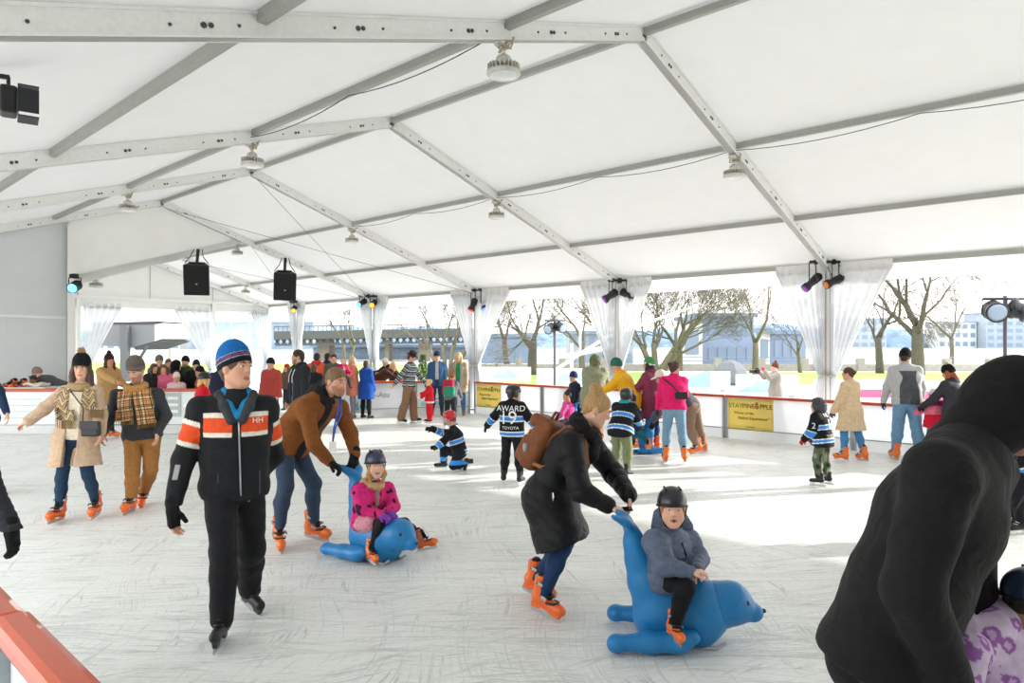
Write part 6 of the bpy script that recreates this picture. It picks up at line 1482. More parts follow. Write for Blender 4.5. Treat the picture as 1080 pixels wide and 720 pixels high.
# man with the plaid scarf
J = pose(P(146, HY, 7.95)*A(1, 1, 0), 2, 1.78)
J = at_px(J, pel=(150, 456, 7.95), nb=(144, 410, 7.92), sR=(123, 417, 7.9), sL=(166, 416, 7.98), eR=(117, 440, 7.95), wR=(109, 456, 7.7), eL=(175, 438, 8.02), wL=(166, 456, 7.84), hR=(140, 460, 7.92), hL=(160, 460, 7.98), kR=(140, 497, 7.8), kL=(159, 494, 7.95), aR=(138, 527, 7.78), aL=(151, 520, 8.1), hc=(143, 390, 7.86))
J['hf'] = unit(azdir(2)-UP*.55); J['fR'] = azdir(5); J['fL'] = azdir(25); finish(J)
def plaid_extra(root, J, o):
    t = J['_top']; bv = bvh(t); m_ = cloth('a8824e'); sc = scarf(root, J, cloth('b98a50', var=.35, scale=60), [], .042)
    for s in (-1, 1): drape_strip(root, [J['nb']+J['lat']*s*.085+J['fwd']*.1, J['che']+J['lat']*s*.105+J['fwd']*.14, J['wai']+J['lat']*s*.115-UP*(.02+.03*s)+J['fwd']*.15], J['lat'], .18, .012, M_plaid, 'scarf_end', sc, bv, .016, .05, m_)
    MB().beam(J['nb']+J['fwd']*.12-UP*.08, J['wai']+J['fwd']*.15, .07, .012, J['fwd']).build('pullover_front', cloth('3a3430'), t)
person(J, 'man in grey beanie and dark jacket wearing a tan plaid scarf, looking down', 'd9a78e', top=dict(c='34363a', len=.09, g=.028, fold=.009, gw=.018, rough=.7), legs=dict(c='9a6a38', g=.014, cuff=.022, to=.94, fold=.01), feet=('rental', 'ec6a20'), hat=('beanie', '6d655e'), hair=('short', '4a3626'), h=.007, extra=plaid_extra, beard='7a5a44')
# ================================================================ the other skaters and onlookers
FAR = dict(h=.011, eyes='far')
def at(u, vfoot=None, Z=None):
    p = P(u, HY, Z or CAM_H*F_PX/(vfoot-HY)); return p*A(1, 1, 0)
def fh(vtop, Z, lift=.08, hat=.02): return CAM_H-(vtop-HY)*Z/F_PX-lift-hat
ORG = ('rental', 'f0741f')
JK = '16181d'; JB = '3f8fe0'; JW = 'f2f4f6'
def jersey(V, J):
    m = J['m']; return band(V, J, JK, [(ARM, .3*m, .315*m, JW), (ARM, .315*m, .42*m, JB), (ARM, .42*m, .435*m, JW), (TOR, -.3, -.075*m, JK), (TOR, -.075*m, -.055*m, JW), (TOR, -.055*m, .0, JB), (TOR, .0, .02*m, JW), (TOR, .2*m, .215*m, JW), (TOR, .215*m, .29*m, JB), (TOR, .29*m, .305*m, JW)])
def camo(V):
    C = np.repeat(np.array(lin('5c6650'))[None], len(V), 0); n = vnoise(V*14, 21); C[n > .25] = lin('2d3428'); C[n < -.3] = lin('9aa088'); return C
# hockey child with the lettered jersey
J = pose(at(540, 512), 168, 1.27, head=(4, -45), L=(10, 42, 12, 40), R=(6, 36, 10, 34), lL=(6, 5, 8), lR=(-4, 6, 4))
def award_extra(root, J, o):
    t = J['_top']; R = np.array([-J['lat'], J['up2'], -J['fwd']]); mm = J['m']; w_ = plastic('f4f5f6', .6); bv = bvh(t); c = J['che']-J['fwd']*.15*mm
    text_on(bv, 'AWARD', .105*mm/.72, w_, t, c+J['up2']*.07*mm, R, off=.006); text_on(bv, '19', .25*mm/.72, w_, t, c-J['up2']*.105*mm+R[0]*-.03, R, 'number', off=.006); text_on(bv, 'TOYOTA', .055*mm/.72, w_, t, J['pel']-J['fwd']*.15*mm+J['up2']*.085*mm, R, off=.006)
    for k in 'LR': MB().beam(J['h'+k]+J['lat']*(.1 if k == 'L' else -.1)*mm-UP*.1, J['k'+k]+J['lat']*(.075 if k == 'L' else -.075)*mm-UP*.12, .012, .03, J['fwd']).build('trouser_stripe', plastic('f2f2f2', .6), root)
person(J, 'hockey child seen from behind with AWARD lettered on a black and blue jersey', 'e0ae94', top=dict(c=JK, paint=jersey, len=.118, g=.045, ga=.035, gw=.028, name='jersey', h=.008), legs=dict(c='1a1b20', g=.018, cuff=.018, to=.86), feet=('hockey',), hat=('hockey', '1b1d20', 1), hair=('short', '3a2a1c'), gloves=dict(c='2a2c34'), extra=award_extra, h=.008, eyes='far')
# kneeling child with the red helmet
J = pose(at(476, 495), -82, 1.2)
J = at_px(J, pel=(485, 476, 10.4), nb=(478, 452, 10.4), sL=(475, 457, 10.26), sR=(482, 456, 10.54), eL=(467, 466, 10.2), wL=(461, 471, 10.15), eR=(466, 456, 10.5), wR=(456, 452, 10.4), hL=(484, 478, 10.3), hR=(484, 478, 10.5), kR=(468, 474, 10.55), aR=(467, 488, 10.6), kL=(478, 491, 10.25), aL=(493, 488, 10.35), hc=(474, 441, 10.4))
J['hf'] = unit(azdir(-70)-UP*.2); J['fR'] = azdir(-85); J['fL'] = unit(-RT*.2-UP); J['dL'] = unit(-RT-UP*.2); J['dR'] = unit(-RT); finish(J)
def leg_band(V):
    C = np.repeat(np.array(lin('1a1c22'))[None], len(V), 0); z = V[:, 2]; C[(z > .1) & (z < .17)] = lin(JB); return C
person(J, 'kneeling hockey child in red helmet on the ice', 'e0ae94', top=dict(c=JK, paint=jersey, len=.115, g=.04, ga=.03, gw=.028, name='jersey', h=.009), legs=dict(c='attr', m=cloth('attr'), paint=leg_band, g=.025, cuff=.02, to=.86), feet=('hockey',), hat=('hockey', 'c8202c', 1), hair=('short', '3a2a1c'), gloves=dict(c='1c1e24'), h=.01, eyes='far', up=(unit(RT*.95-UP*.1+FW*.2)*1, None))
# hockey child with the fur hat, number on the sleeve
J = pose(at(868, 513), -140, 1.1, lean=8, head=(6, 20), L=(12, 12, 25), R=(18, 10, 20), lL=(10, 4, 18), lR=(4, 5, 10))
def two_extra(root, J, o):
    t = J['_top']; bv = bvh(t); w_ = plastic('f4f5f6', .6); mm = J['m']
    R = np.array([unit(-J['lat']), J['up2'], -J['fwd']]); c = J['che']-J['fwd']*.14
    text_on(bv, 'ND', .075, w_, t, c+UP*.08, R, off=.006); text_on(bv, '1', .2, w_, t, c-UP*.05, R, 'number', off=.006); text_on(bv, 'TOYOTA', .05, w_, t, c-UP*.2, R, off=.006)
    out = unit(-FW*.9-RT*.4); Rs = np.array([unit(np.cross(UP, out)), UP, out]); text_on(bv, '2', .11, w_, t, (J['sL']+J['eL'])/2+out*.06-UP*.02, Rs, 'sleeve_number', off=.006)
person(J, 'hockey child in grey fur hat, black jersey, camouflage trousers and red gloves', 'e0ae94', top=dict(c=JK, paint=jersey, len=.16, g=.055, ga=.04, gw=.03, name='jersey', h=.008), legs=dict(c='attr', m=cloth('attr'), paint=camo, g=.022, cuff=.02, to=.86), feet=('hockey',), hat=('furhood', '4c4e50'), gloves=dict(c='c8283a'), extra=two_extra, h=.009, eyes='far')
# hockey child behind the blonde woman
J = pose(at(655, 503), 150, 1.26, lean=28, L=(20, 12, 40), R=(20, 12, 40), lL=(25, 6, 30), lR=(10, 6, 30))
person(J, 'hockey child in olive trousers bending, half hidden by the blonde woman', 'd8a68a', top=dict(c=JK, paint=jersey, len=.13, g=.045, ga=.035, gw=.028, name='jersey'), legs=dict(c='7c8560', g=.028, cuff=.025, to=.88), feet=('hockey',), hat=('hockey', '22252a', 0), hair=('short', '3a2a1c'), hood=dict(c='2f9aa8'), gloves=dict(c='2a2c34'), **FAR)
# hockey child at the right edge
J = pose(at(1074, 563), -90, 1.25, lean=18, L=(30, 8, 30), R=(20, 8, 30), lL=(15, 3, 20), lR=(0, 4, 10))
person(J, 'hockey child in black and blue jersey peeking out at the right edge', 'd8a68a', top=dict(c=JK, paint=jersey, len=.13, g=.045, ga=.035, gw=.028, name='jersey'), legs=dict(c='1c1d22', g=.025, cuff=.02, to=.88), feet=('hockey',), hat=('hockey', '1b1d20', 1), hair=('short', '3a2a1c'), gloves=dict(c='2a2c34'), **FAR)
# pink sweater
Z = 10.9
J = pose(at(712, 489), 172, 1.6, lean=8, head=(2, -50), L=(8, 14, 14), R=(24, 8, 60), lL=(8, 4, 18), lR=(-6, 5, 14), bend=.6)
def pinkbag(root, J, o):
    t = J['_top']; bv = bvh(t); c = J['wai']-J['fwd']*.16+J['lat']*-.1+UP*.03
    MB().box(c, (.2, .07, .12), np.array([J['lat'], J['fwd'], UP])).build('belt_bag', plastic('222228', .5), root, bevel=.02)
    g = MB(); pts = []
    for tt in np.linspace(0, 1, 10):
        q = (J['sL']+J['up2']*.02)*(1-tt)+(J['wai']-J['lat']*.16)*tt; h_ = bv.ray_cast(Vector(q-J['fwd']*.5), Vector(J['fwd']), .6)
        if h_[0] is not None: pts.append(np.array(h_[0])-J['fwd']*.008)
    if len(pts) > 2: g.tube(pts, .012, 5); g.build('bag_strap', plastic('222228', .5), root, smooth=True)
person(J, 'woman in bright pink sweater and light jeans with black crossbody bag', 'd9a78c', top=dict(c='e8206e', len=.06, g=.03, gw=.02, fold=.009, name='sweater'), legs=dict(c='7fa3bd', g=.018, cuff=.02, to=.9, name='jeans'), feet=ORG, hair=('bun', '4a2c1c', (0, -.11, .07)), gloves=dict(c='2a2430'), extra=pinkbag, h=.009, eyes='far')
# person in white cap bending behind her, pushing a seal
J = pose(at(735, 478), -80, 1.68)
J = at_px(J, pel=(729, 427, 11.9), nb=(708, 404, 11.8), sL=(705, 408, 11.6), sR=(710, 407, 12.0), eL=(697, 428, 11.5), wL=(689, 444, 11.6), eR=(700, 426, 12.1), wR=(692, 442, 11.95), hL=(728, 430, 11.8), hR=(732, 430, 12.0), kL=(727, 452, 11.75), kR=(737, 452, 12.1), aL=(735, 470, 11.8), aR=(741, 469, 12.15), hc=(697, 398, 11.75))
J['hf'] = unit(azdir(-80)-UP*.5); J['fL'] = azdir(-70); J['fR'] = azdir(-60); finish(J)
person(J, 'person in pale cap, grey top and brown trousers bent double pushing a seal', 'd8a68a', top=dict(c='4c4f58', len=.09, g=.03, gw=.02), legs=dict(c='8b7462', g=.03, cuff=.025, to=.86), feet=ORG, hat=('cap', 'e0d8cc'), hair=('short', '3a2a1c'), gloves=dict(c='1c1c20'), **FAR)
seal(at(672, 477), -84, 'blue seal skating aid with the pompom-hatted toddler, tail raised to the right', .92, .012)
J = pose(at(668, 474), -150, .98)
J = at_px(J, pel=(669, 453, 11.9), nb=(665, 431, 11.9), sL=(659, 434, 11.8), sR=(672, 434, 11.9), eL=(657, 444, 11.7), wL=(655, 450, 11.9), eR=(675, 444, 11.8), wR=(660, 449, 12.1), hL=(666, 454, 11.8), hR=(672, 454, 11.75), kL=(662, 459, 11.6), kR=(678, 460, 11.7), aL=(670, 468, 11.45), aR=(684, 468, 11.6), hc=(665, 422, 11.9))
J['hf'] = azdir(-140); J['hs'] = .82; J['fL'] = azdir(-60); J['fR'] = azdir(-40); finish(J)
person(J, 'toddler in navy jacket and patterned pompom hat riding the third seal', 'e6b9a2', top=dict(c='2c3556', len=.11, g=.05, ga=.04, gw=.025), legs=dict(c='1f6b74', g=.02, to=.9), feet=ORG, hat=('pompom', '35406a', '35406a', None, '2c3556'), hair=('long', 'b08a60'), **FAR)
# pink toddler on a fourth seal
seal(at(592, 462, None), -100, 'blue seal skating aid with the dark-haired toddler, mostly behind the backpack', .9, .012)
J = pose(at(598, 460), -85, .95)
J = at_px(J, pel=(601, 443, 13.7), nb=(600, 426, 13.7), sL=(596, 429, 13.6), sR=(604, 429, 13.8), eL=(592, 437, 13.5), wL=(588, 441, 13.6), hL=(599, 444, 13.6), hR=(602, 444, 13.8), kL=(592, 445, 13.5), kR=(594, 445, 13.9), aL=(590, 455, 13.4), aR=(593, 455, 13.9), hc=(598, 417, 13.7))
J['hf'] = azdir(-70); J['hs'] = .8; finish(J)
person(J, 'dark-haired toddler in pink jacket riding a seal behind the backpack', 'c88f70', top=dict(c='e0509a', len=.11, g=.045, ga=.035, gw=.025), legs=dict(c='3a2c3c', g=.015, to=.9), feet=ORG, hair=('bun', '2a1a14', (0, -.04, .13)), **FAR)
# navy beanie, olive coat, yellow jacket, maroon coat
Z = 14.0; J = pose(at(608, Z=Z), -70, fh(392, Z, .06), lean=6, head=(10, 0))
person(J, 'child in navy beanie and dark coat standing by the barrier', 'd8a68a', top=dict(c='202638', len=.3, g=.04, gw=.025, name='coat'), legs=dict(c='1c1d22'), feet=ORG, hat=('beanie', '2c3c6a'), **FAR)
Z = 13.3; J = pose(at(626, Z=Z), 165, 1.68, lean=22, head=(18, 20), L=(35, 10, 30), R=(35, 10, 30))
person(J, 'person in olive parka with furry hat, behind the blonde woman', 'd8a68a', top=dict(c='8d9078', len=.35, g=.05, gw=.03, name='parka', puff=(.14, .006)), legs=dict(c='3b4250'), feet=ORG, hat=('furhood', '6f7152'), hood=dict(c='8d9078'), **FAR)
Z = 12.3; J = pose(at(662, Z=Z), -110, 1.66, lean=26, head=(20, 10), L=(45, 10, 20), R=(45, 10, 20), lL=(22, 4, 20), lR=(12, 4, 20))
person(J, 'person in yellow jacket and teal beanie leaning forward', 'd8a68a', top=dict(c='eeb11c', len=.16, g=.045, ga=.035, gw=.028, rough=.6), legs=dict(c='93a88e', g=.022, cuff=.02), feet=ORG, hat=('beanie', '2f6e62'), hood=dict(c='eeb11c'), gloves=dict(c='2a6f8a'), **FAR)
Z = 12.2; J = pose(at(688, 475), -130, fh(375, Z), lean=4, head=(6, 15), L=(35, 12, 45), R=(20, 8, 20))
person(J, 'person in long maroon puffer coat and striped green beanie', 'd8a68a', top=dict(c='84364f', len=.42, g=.045, flare=.02, gw=.028, puff=(.09, .007), name='coat', rough=.6), legs=dict(c='2c4a78', g=.012, cuff=.016, name='jeans'), feet=ORG, hat=('beanie', '4f9a5a', 'e6e8e4'), hair=('long', '2a1c16'), hood=dict(c='84364f'), gloves=dict(c='2a2c3a'), **FAR)
# right-hand group
Z = 11.06; J = pose(at(900, 487), -150, fh(385, Z, .08, 0), lean=2, head=(4, 25), L=(12, 14, 14), R=(6, 8, 12), lL=(8, 4, 8), lR=(-8, 4, 6), out=12)
person(J, 'woman in beige coat and blue jeans skating by the right barrier', 'd9a78c', top=dict(c='dcc29c', len=.46, g=.03, flare=.03, gw=.028, name='coat'), legs=dict(c='4a86b8', g=.008, cuff=.012, to=.84, name='jeans'), feet=ORG, hair=('bun', '4a2a20', (0, -.1, .02)), gloves=dict(c='5a4a50'), h=.009, eyes='far')
def greyj(V, J):
    bi, al = bones(J, V); C = np.repeat(np.array(lin('b9bbbd'))[None], len(V), 0); x = np.abs((V-J['che'])@J['lat']); y_ = (V-J['nb'])@J['up2']
    C[(bi == 0) & (x < .15-.05*np.exp(-((y_+.2)/.1)**2)) & (y_ < -.08)] = lin('55585e'); return C
Z = 11.2; J = pose(at(957, 485.4), 168, 1.78, lean=8, head=(32, -30), L=(10, 16, 10), R=(10, 16, 18), lL=(4, 5, 4), lR=(-2, 5, 4), bend=.7)
person(J, 'man in two-tone grey jacket and jeans looking down beside the pink-jacket girl', 'd8a68a', top=dict(c='b9bbbd', paint=greyj, len=.1, g=.045, ga=.035, gw=.026), legs=dict(c='6f97b8', g=.03, cuff=.03, to=.88, name='jeans', fold=.012), feet=ORG, hat=('beanie', '16171a'), hair=('short', '2a1c14'), gloves=dict(c='2a3050'), h=.009, eyes='far')
def pinkred(V, J):
    bi, al = bones(J, V); C = np.repeat(np.array(lin('f27a94'))[None], len(V), 0); y_ = (V-J['nb'])@J['up2']; C[(bi == 0) & (y_ < -.2)] = lin('d81f3c'); C[(bi == 0) & (y_ > -.06)] = lin('a02a70'); return C
Z = 11.0; J = pose(at(986, 487.6), 172, 1.1, lean=5, L=(25, 45, 30), R=(25, 45, 30), lL=(12, 5, 10), lR=(4, 5, 6))
person(J, 'girl in pink and red puffer jacket, teal leggings and white helmet', 'e6b9a2', top=dict(c='f27a94', paint=pinkred, len=.13, g=.06, ga=.045, gw=.03, puff=(.07, .008), rough=.6), legs=dict(c='1f8f8f', g=.012, to=.86, name='leggings'), feet=('rental', 'e0483a'), hat=('helmet', 'd9d6dc'), hair=('pony', '8a5a34'), gloves=dict(c='4a3a80'), **FAR)
Z = 10.7; J = pose(at(1009, Z=Z), -155, fh(378, Z, .08, .08), lean=10, head=(22, 25), L=(30, 20, 20), R=(20, 8, 20))
person(J, 'red-haired woman in dark puffer and black pompom hat beside the pink-jacket girl', 'e0ae94', top=dict(c='33343c', len=.16, g=.045, ga=.035, gw=.028, puff=(.08, .007), rough=.6), legs=dict(c='2a3040'), feet=ORG, hat=('pompom', '17181b', '17181b', None, 'cdb8a4'), hair=('long', 'a8582c'), hood=dict(c='33343c'), gloves=dict(c='26262c'), **FAR)
# photographer outside
Z = 17.6; J = pose(at(818, Z=Z)-UP*.07, -88, fh(381, Z, -.06, .05), L=(75, 12, 70), R=(75, 14, 60), head=(0, 0), lift=.02)
ph = person(J, 'photographer in pale grey coat and brown beanie outside the barrier', 'd8a68a', top=dict(c='8a837b', len=.35, g=.05, gw=.03, name='coat'), legs=dict(c='3c3f46'), feet=('shoe', '26262a'), hat=('pompom', '5a3428', '5a3428', None, '5a3428'), gloves=dict(c='c03248'), **FAR)
c = (J['wL']+J['wR'])/2+azdir(-88)*.12; root = empty('camera', c-UP*.06, 'black camera held up by the photographer outside', 'camera')
R_ = np.array([np.cross(azdir(-88), UP), azdir(-88), UP]); MB().box(c, (.16, .09, .11), R_).box(c+UP*.07, (.06, .07, .04), R_).build('body', plastic('1a1a1e', .5), root, bevel=.01); MB().lathe([(.045, 0), (.05, .05), (.045, .14), (.05, .15)], c+azdir(-88)*.04, np.array([R_[0], UP, azdir(-88)]), 14).build('lens', plastic('111114', .3), root, smooth=True)
# ---- far group near the counter
def stripes(V, J):
    bi, al = bones(J, V); C = np.repeat(np.array(lin('4a545c'))[None], len(V), 0); s = np.where(bi == 0, al, al+.05)
    ph_ = np.mod(s, .11)/.11; C[(ph_ < .2)] = lin('c3c6c0'); C[(ph_ > .45) & (ph_ < .62)] = lin('8a969a'); C[(ph_ > .75)] = lin('22282e'); return C
Z = 16.3; J = pose(at(430, 447), 75, fh(366, Z, .07, .09), lean=4, head=(22, 10), L=(30, 15, 10), R=(-30, 20, -6), lL=(10, 3, 8), lR=(-6, 3, 10))
person(J, 'skater in striped sweater, brown felt hat and flared brown trousers', 'd8a68a', top=dict(c='4a545c', paint=stripes, len=.09, g=.03, gw=.022, name='sweater'), legs=dict(c='8a6a52', g=.02, cuff=.06, to=.97), feet=('hockey',), hat=('brim', '4a2e1e'), hair=('short', '3a2418'), gloves=dict(c='26262a', only='L'), **FAR)
def santa(V, J):
    return band(V, J, 'd8202a', [(TOR, -.3, -.03, 'f2ecea'), (ARM, .3, .4, 'f2ecea')])
J = pose(at(453, 447), -70, .98, head=(-14, 0), L=(55, 12, 20), R=(30, 10, 20))
person(J, 'blond toddler in red santa suit with white trim', 'e8bda6', top=dict(c='d8202a', paint=santa, len=.16, g=.045, ga=.03, gw=.025), legs=dict(c='cc2028', g=.03, cuff=.03, to=.95), feet=('hockey',), hair=('messy', 'd9b878'), **FAR)
Z = 15.4; J = pose(at(475, 452), 165, 1.2, lean=12, L=(20, 16, 20), R=(20, 12, 20), lL=(0, 4, 0), lR=(-12, 10, 10))
def daypack(root, J, o):
    c = J['che']-J['fwd']*.2-J['up2']*.05; R = np.array([J['lat'], J['fwd'], J['up2']])
    s = S(); s.box(c, R, (.13, .07, .17), .05, .02); bb = sbuild(s, .01, 'knapsack', cloth('b02c44'), root); s = S(); s.box(c-J['up2']*.1-J['lat']*.06-J['fwd']*.07, R, (.13, .06, .11), .05, .02); sbuild(s, .01, 'green_pocket', cloth('2f8a6c'), bb)
person(J, 'child with red and green knapsack skating away beside the santa toddler', 'e0ae94', top=dict(c='6a6c70', len=.12, g=.035, gw=.022), legs=dict(c='26282e', g=.02, to=.88), feet=('hockey',), hair=('messy', 'a8642c'), extra=daypack, **FAR)
Z = 18.0; J = pose(at(461, Z=Z), 5, fh(370, Z, 0, .03), head=(10, 0), lift=.02)
person(J, 'man in blue denim jacket and dark beanie standing by the counter', 'd8a68a', top=dict(c='35567e', len=.115, g=.035, gw=.022, open=.045, under='c9c9c9'), legs=dict(c='2c3a4c', g=.015, name='jeans'), feet=('shoe', '3a3028'), hat=('beanie', '2a3148'), **FAR)
Z = 18.2; J = pose(at(484, 438), -8, fh(371, Z, 0, 0), lift=.02)
person(J, 'blonde woman in fawn coat with green top and long scarf by the far banner', 'e0b49c', top=dict(c='a89a86', len=.35, g=.03, gw=.022, open=.06, under='1f8f5a', name='coat'), legs=dict(c='4a6a96', g=.012, name='jeans'), feet=('shoe', '8a6a48'), hair=('long', 'd0ac74'), collar=dict(c='b8a894', r=.085, name='scarf'), **FAR)
Z = 18.9; J = pose(at(398, Z=Z), 68, 1.68, lean=52, head=(20, 0), L=(60, 8, 20), R=(60, 8, 20), lift=.02)
person(J, 'fair-haired person in brown coat leaning over the counter', 'e0b49c', top=dict(c='4a2c22', len=.3, g=.04, gw=.026, name='coat'), legs=dict(c='26282e'), feet=('shoe', '26262a'), hair=('bob', 'd8b478'), **FAR)
Z = 20.1; J = pose(at(418, Z=Z), -40, 1.66, lean=40, head=(24, 0), L=(60, 8, 30), R=(60, 8, 30), lift=.02)
person(J, 'grey-haired person in dark coat leaning over the counter', 'e0b49c', top=dict(c='26222a', len=.3, g=.04, gw=.026, name='coat'), legs=dict(c='26282e'), feet=('shoe', '26262a'), hair=('bob', 'd8d4cc'), **FAR)
Z = 17.4; J = pose(at(386, 441), 150, fh(380, Z, 0, 0), head=(12, 40), L=(42, 12, 25), R=(8, 6, 10), lift=.02)
person(J, 'person in long royal blue coat standing at the gap in the barrier', 'c89478', top=dict(c='1d4fa8', len=.42, g=.035, gw=.026, flare=.02, name='coat'), legs=dict(c='17181c', g=.012), feet=('shoe', '17171a'), hair=('bob', '3a2a24'), hood=dict(c='1d4fa8'), **FAR)
Z = 17.2; J = pose(at(334, Z=Z), 170, fh(372, Z, .0, 0), lift=.02)
person(J, 'dark-haired man in orange jacket with red hood seen from behind', 'c89478', top=dict(c='e0623a', len=.13, g=.04, gw=.026), legs=dict(c='2c3442'), feet=('shoe', '26262a'), hair=('short', '241a16'), hood=dict(c='c8283a'), **FAR)
Z = 16.4; J = pose(at(331, Z=Z), 175, fh(384, Z, 0, 0), lift=.02)
person(J, 'brown-haired child in black jacket in front of the orange jacket', 'c89478', top=dict(c='1e1f24', len=.13, g=.035, gw=.022), legs=dict(c='22262e'), feet=('shoe', '26262a'), hair=('bob', '5a3a28'), **FAR)
Z = 18.6; J = pose(at(345, Z=Z), 150, fh(372, Z, 0, 0), lift=.02)
person(J, 'person in navy jacket behind the man carrying a toddler', 'c89478', top=dict(c='232a40', len=.13, g=.04, gw=.026), legs=dict(c='2c3442'), feet=('shoe', '26262a'), hair=('short', '1e1714'), **FAR)
Z = 17.2; J = pose(at(352, Z=Z), 15, fh(373, Z, 0, 0), L=(40, 15, 90), lift=.02)
person(J, 'man in grey jacket carrying the toddler in raspberry jacket', 'd8a68a', top=dict(c='5c5a58', len=.12, g=.035, gw=.022), legs=dict(c='2c3442'), feet=('shoe', '26262a'), hair=('short', '2a1e18'), **FAR)
J = pose(at(361, Z=17.05), 40, .85, pel=P(361.5, 396, 17.05), L=(30, 10, 40), R=(30, 10, 40), lL=(70, 12, 60), lR=(70, 12, 60))
person(J, 'toddler in raspberry jacket carried in the arms of the grey-jacketed man', 'e6b9a2', top=dict(c='c81e5c', len=.115, g=.045, ga=.035, gw=.025), legs=dict(c='3a3440', g=.015), feet=('shoe', '6a3040'), hair=('short', 'c8a878'), nofeet=False, **FAR)
Z = 17.6; J = pose(at(372, Z=Z), -70, fh(375, Z, 0, 0), head=(15, 0), L=(40, 10, 50), R=(30, 10, 50), lift=.02)
person(J, 'fair-haired woman in peach coat near the teal sponsor board', 'e6b9a2', top=dict(c='dc8a6c', len=.35, g=.035, gw=.026, name='coat', open=.03, under='f0e4dc'), legs=dict(c='8a8a90'), feet=('shoe', '8a6a48'), hair=('bob', 'd8c09a'), **FAR)
Z = 19.5; J = pose(at(303, Z=Z), -20, fh(384, Z, 0, .03), lift=.02)
person(J, 'person in red beanie glimpsed behind the dark hooded jacket', 'd8a68a', top=dict(c='6a5048', len=.13, g=.035, gw=.024), legs=dict(c='2c3442'), feet=('shoe', '26262a'), hat=('beanie', 'c03038'), hair=('long', '6a4a34'), **FAR)
# dark hoodie man, red jacket man, girl in red, navy beanie behind
Z = 11.6; J = pose(at(316, Z=Z), -42, fh(367, Z, .07, 0), head=(2, -25), L=(4, 10, 12), R=(2, 10, 14))
def cords(root, J, o):
    k = MB()
    for sg in (1, -1): k.tube([J['nb']+J['lat']*sg*.05+J['fwd']*.1, J['che']+J['lat']*sg*.05+J['fwd']*.17, J['che']+J['lat']*sg*.055+J['fwd']*.175-UP*.1], .007, 5)
    k.build('drawcords', plastic('e4e4e0', .7), root)
person(J, 'dark-haired man in charcoal hooded jacket between red jacket and brown jacket', 'd3a086', top=dict(c='26282c', len=.115, g=.035, gw=.024, open=.03, under='5c6068'), legs=dict(c='44586e', g=.018, name='jeans'), feet=ORG, hair=('short', '2c1e16'), hood=dict(c='26282c'), beard='4a3628', extra=cords, h=.009, eyes='far')
Z = 14.3; J = pose(at(286, 458), -18, fh(376, Z, .07, .03), head=(10, 10), L=(8, 14, 14), R=(2, 10, 14))
person(J, 'man in brick red jacket, black beanie and jeans behind the blue beanie', 'd3a086', top=dict(c='a8423a', len=.13, g=.045, belly=.02, gw=.026), legs=dict(c='31568a', g=.016, name='jeans'), feet=('rental', 'f0a02a'), hat=('beanie', '1c1d22'), collar=dict(c='c4c6c8', name='scarf'), **FAR)
Z = 11.4; J = pose(at(214, Z=Z), 120, 1.36, head=(4, 0), L=(15, 10, 15), R=(10, 10, 15))
person(J, 'fair-haired girl in red dress coat and black decorated helmet', 'e6b9a2', top=dict(c='c8182a', len=.45, g=.035, flare=.04, gw=.024, name='coat'), legs=dict(c='22242a', g=.008), feet=ORG, hat=('helmet', '17181a'), hair=('long', 'd0a868'), h=.009, eyes='far')
Z = 13.2; J = pose(at(232, Z=Z), 175, fh(378, Z, .07, .02))
person(J, 'person in midnight blue beanie and coat hidden behind the blue-beanie man', 'd3a086', top=dict(c='1a2036', len=.2, g=.04, gw=.026), legs=dict(c='22242c'), feet=ORG, hat=('beanie', '161c30'), **FAR)
Z = 13.7; J = pose(at(112, 463), 70, fh(370, Z, .07, .05), lean=6, R=(62, 18, 12), L=(20, 14, 40), head=(6, -15))
person(J, 'woman in tan coat and dark brown hat pointing, behind the zigzag-scarf woman', 'c88f70', top=dict(c='b08a58', len=.3, g=.04, gw=.03, name='coat'), legs=dict(c='2a2c34'), feet=ORG, hat=('pompom', '35201a', '35201a', None, '35201a'), hair=('long', '2a1a14'), **FAR)
# crowd behind the left barrier
G_ = 'onlookers behind the left barrier'
def looker(u, vtop, az, label, Z=15.7, **kw):
    k = dict(lift=.02, lean=kw.pop('lean', 3), head=kw.pop('head', (6, 0)), L=kw.pop('L', (15, 10, 30)), R=kw.pop('R', (15, 10, 30)))
    hat = kw.get('hat'); J = pose(at(u, Z=Z), az, fh(vtop, Z, 0, .03 if hat else 0), **k)
    person(J, label, kw.pop('skin', 'd8a68a'), group=G_, legs=kw.pop('legs', dict(c='2a2e38')), feet=('shoe', '26262a'), **FAR, **kw)
looker(167, 374, 50, 'onlooker in grey beanie facing right behind the left barrier', top=dict(c='5a6068', len=.13, g=.04, gw=.026), hat=('beanie', '62686c'))
looker(161, 383, 60, 'brown-haired onlooker just right of the plaid scarf man', Z=15.0, top=dict(c='2a2a30', len=.13, g=.035, gw=.024), hair=('long', '4a3022'))
looker(173, 384, 20, 'child in pink jacket and hood behind the left barrier', Z=15.1, top=dict(c='d86a8c', len=.13, g=.04, gw=.026), hair=('long', '5a3a28'), hood=dict(c='d86a8c'))
looker(177, 378, 40, 'onlooker with brown hair and rust scarf behind the left barrier', Z=16.2, top=dict(c='6a4630', len=.13, g=.04, gw=.026), hair=('bob', '6a4a38'))
looker(184, 380, 120, 'onlooker in black hood turned away behind the left barrier', Z=15.6, top=dict(c='121317', len=.13, g=.04, gw=.026), hood=dict(c='121317', up=1))
looker(186, 393, 30, 'small child in pale pink hat at the left barrier', Z=14.95, top=dict(c='e4c4c4', len=.13, g=.04, gw=.026), hat=('beanie', 'e8d0cc'))
looker(197, 375, -6, 'bearded man in olive jacket and black beanie behind the left barrier', Z=15.8, top=dict(c='3e4632', len=.13, g=.045, gw=.026), hat=('beanie', '141518'), beard='241a14')
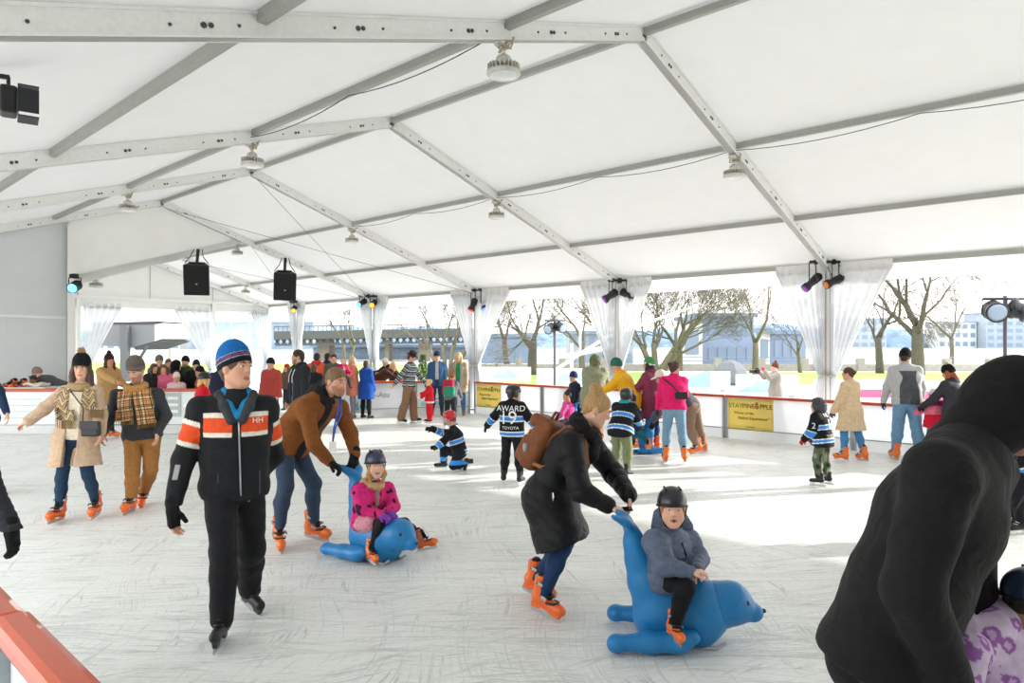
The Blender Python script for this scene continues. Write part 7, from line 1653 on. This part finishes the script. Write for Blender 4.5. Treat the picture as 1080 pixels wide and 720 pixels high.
looker(207, 379, 25, 'onlooker in black coat and dark knit hat beside the olive jacket', Z=15.5, top=dict(c='0f1013', len=.2, g=.05, gw=.028), hat=('beanie', '24262c'))
looker(213, 386, -70, 'child in rust-red jacket held against the black coat', Z=15.1, top=dict(c='9a4636', len=.13, g=.04, gw=.026), hat=('beanie', '1a1a1e'), skin='c88f70')
looker(36, 397, 10, 'small child with dark curly hair peering over the left barrier', Z=15.2, top=dict(c='c8a468', len=.13, g=.035, gw=.024), hair=('messy', '1c1512'), skin='9a6a4c')
J = pose(at(66, Z=15.6), -86, 1.66, lean=58, head=(30, 0), L=(60, 8, 20), R=(60, 8, 20), lift=.02)
person(J, 'onlooker in grey jacket and taupe hat bending down behind the left barrier', 'd8a68a', group=G_, top=dict(c='4a4c50', len=.13, g=.045, gw=.028), legs=dict(c='26282e'), feet=('shoe', '26262a'), hat=('beanie', '8a7668'), gloves=dict(c='2450a8'), **FAR)
# rental boots lying on a shelf behind the barrier
tb = P(24, HY, 15.0)*A(1, 1, 0); root = empty('side_table', tb, 'pale table with folded cloth behind the left barrier', 'table'); Rt = np.array([RT, FW, UP])
MB().box(tb+UP*.95, (1.3, .5, .04), Rt).build('table_top', plastic('d9d6d0', .5), root)
for x in (-.6, .6):
    for y_ in (-.2, .2): MB().box(tb+RT*x+FW*y_+UP*.465, (.05, .05, .93), Rt).build('leg', M_post, root)
cl_ = P(39, HY, 15.0)*A(1, 1, 0)+UP*.972; MBc = MB().grid(lambda u, v: cl_+RT*(u-.5)*.4+FW*(v-.5)*.3+UP*(.045+.03*math.sin(u*7)*math.cos(v*5)), 10, 8); o_ = MBc.build('folded_cloth', cloth('d8d0c0'), smooth=True, thick=.05); tag(o_, 'crumpled cream cloth on the table behind the left barrier', 'cloth')
for k, u in enumerate((12, 22)):
    pt = P(u, HY, 14.92)*A(1, 1, 0)+UP*1.03; root = empty('rental_skate', pt-UP*.05, ['orange rental skate lying on the table, nearer the left edge', 'orange rental skate lying on the table, beside its twin'][k], 'skate', 'spare orange skates')
    skate(root, pt+FW*.0, unit(RT*-.55-UP*.4), 1.05, 'rental', 'e8601c', unit(RT*.6+UP*.75-FW*.5))
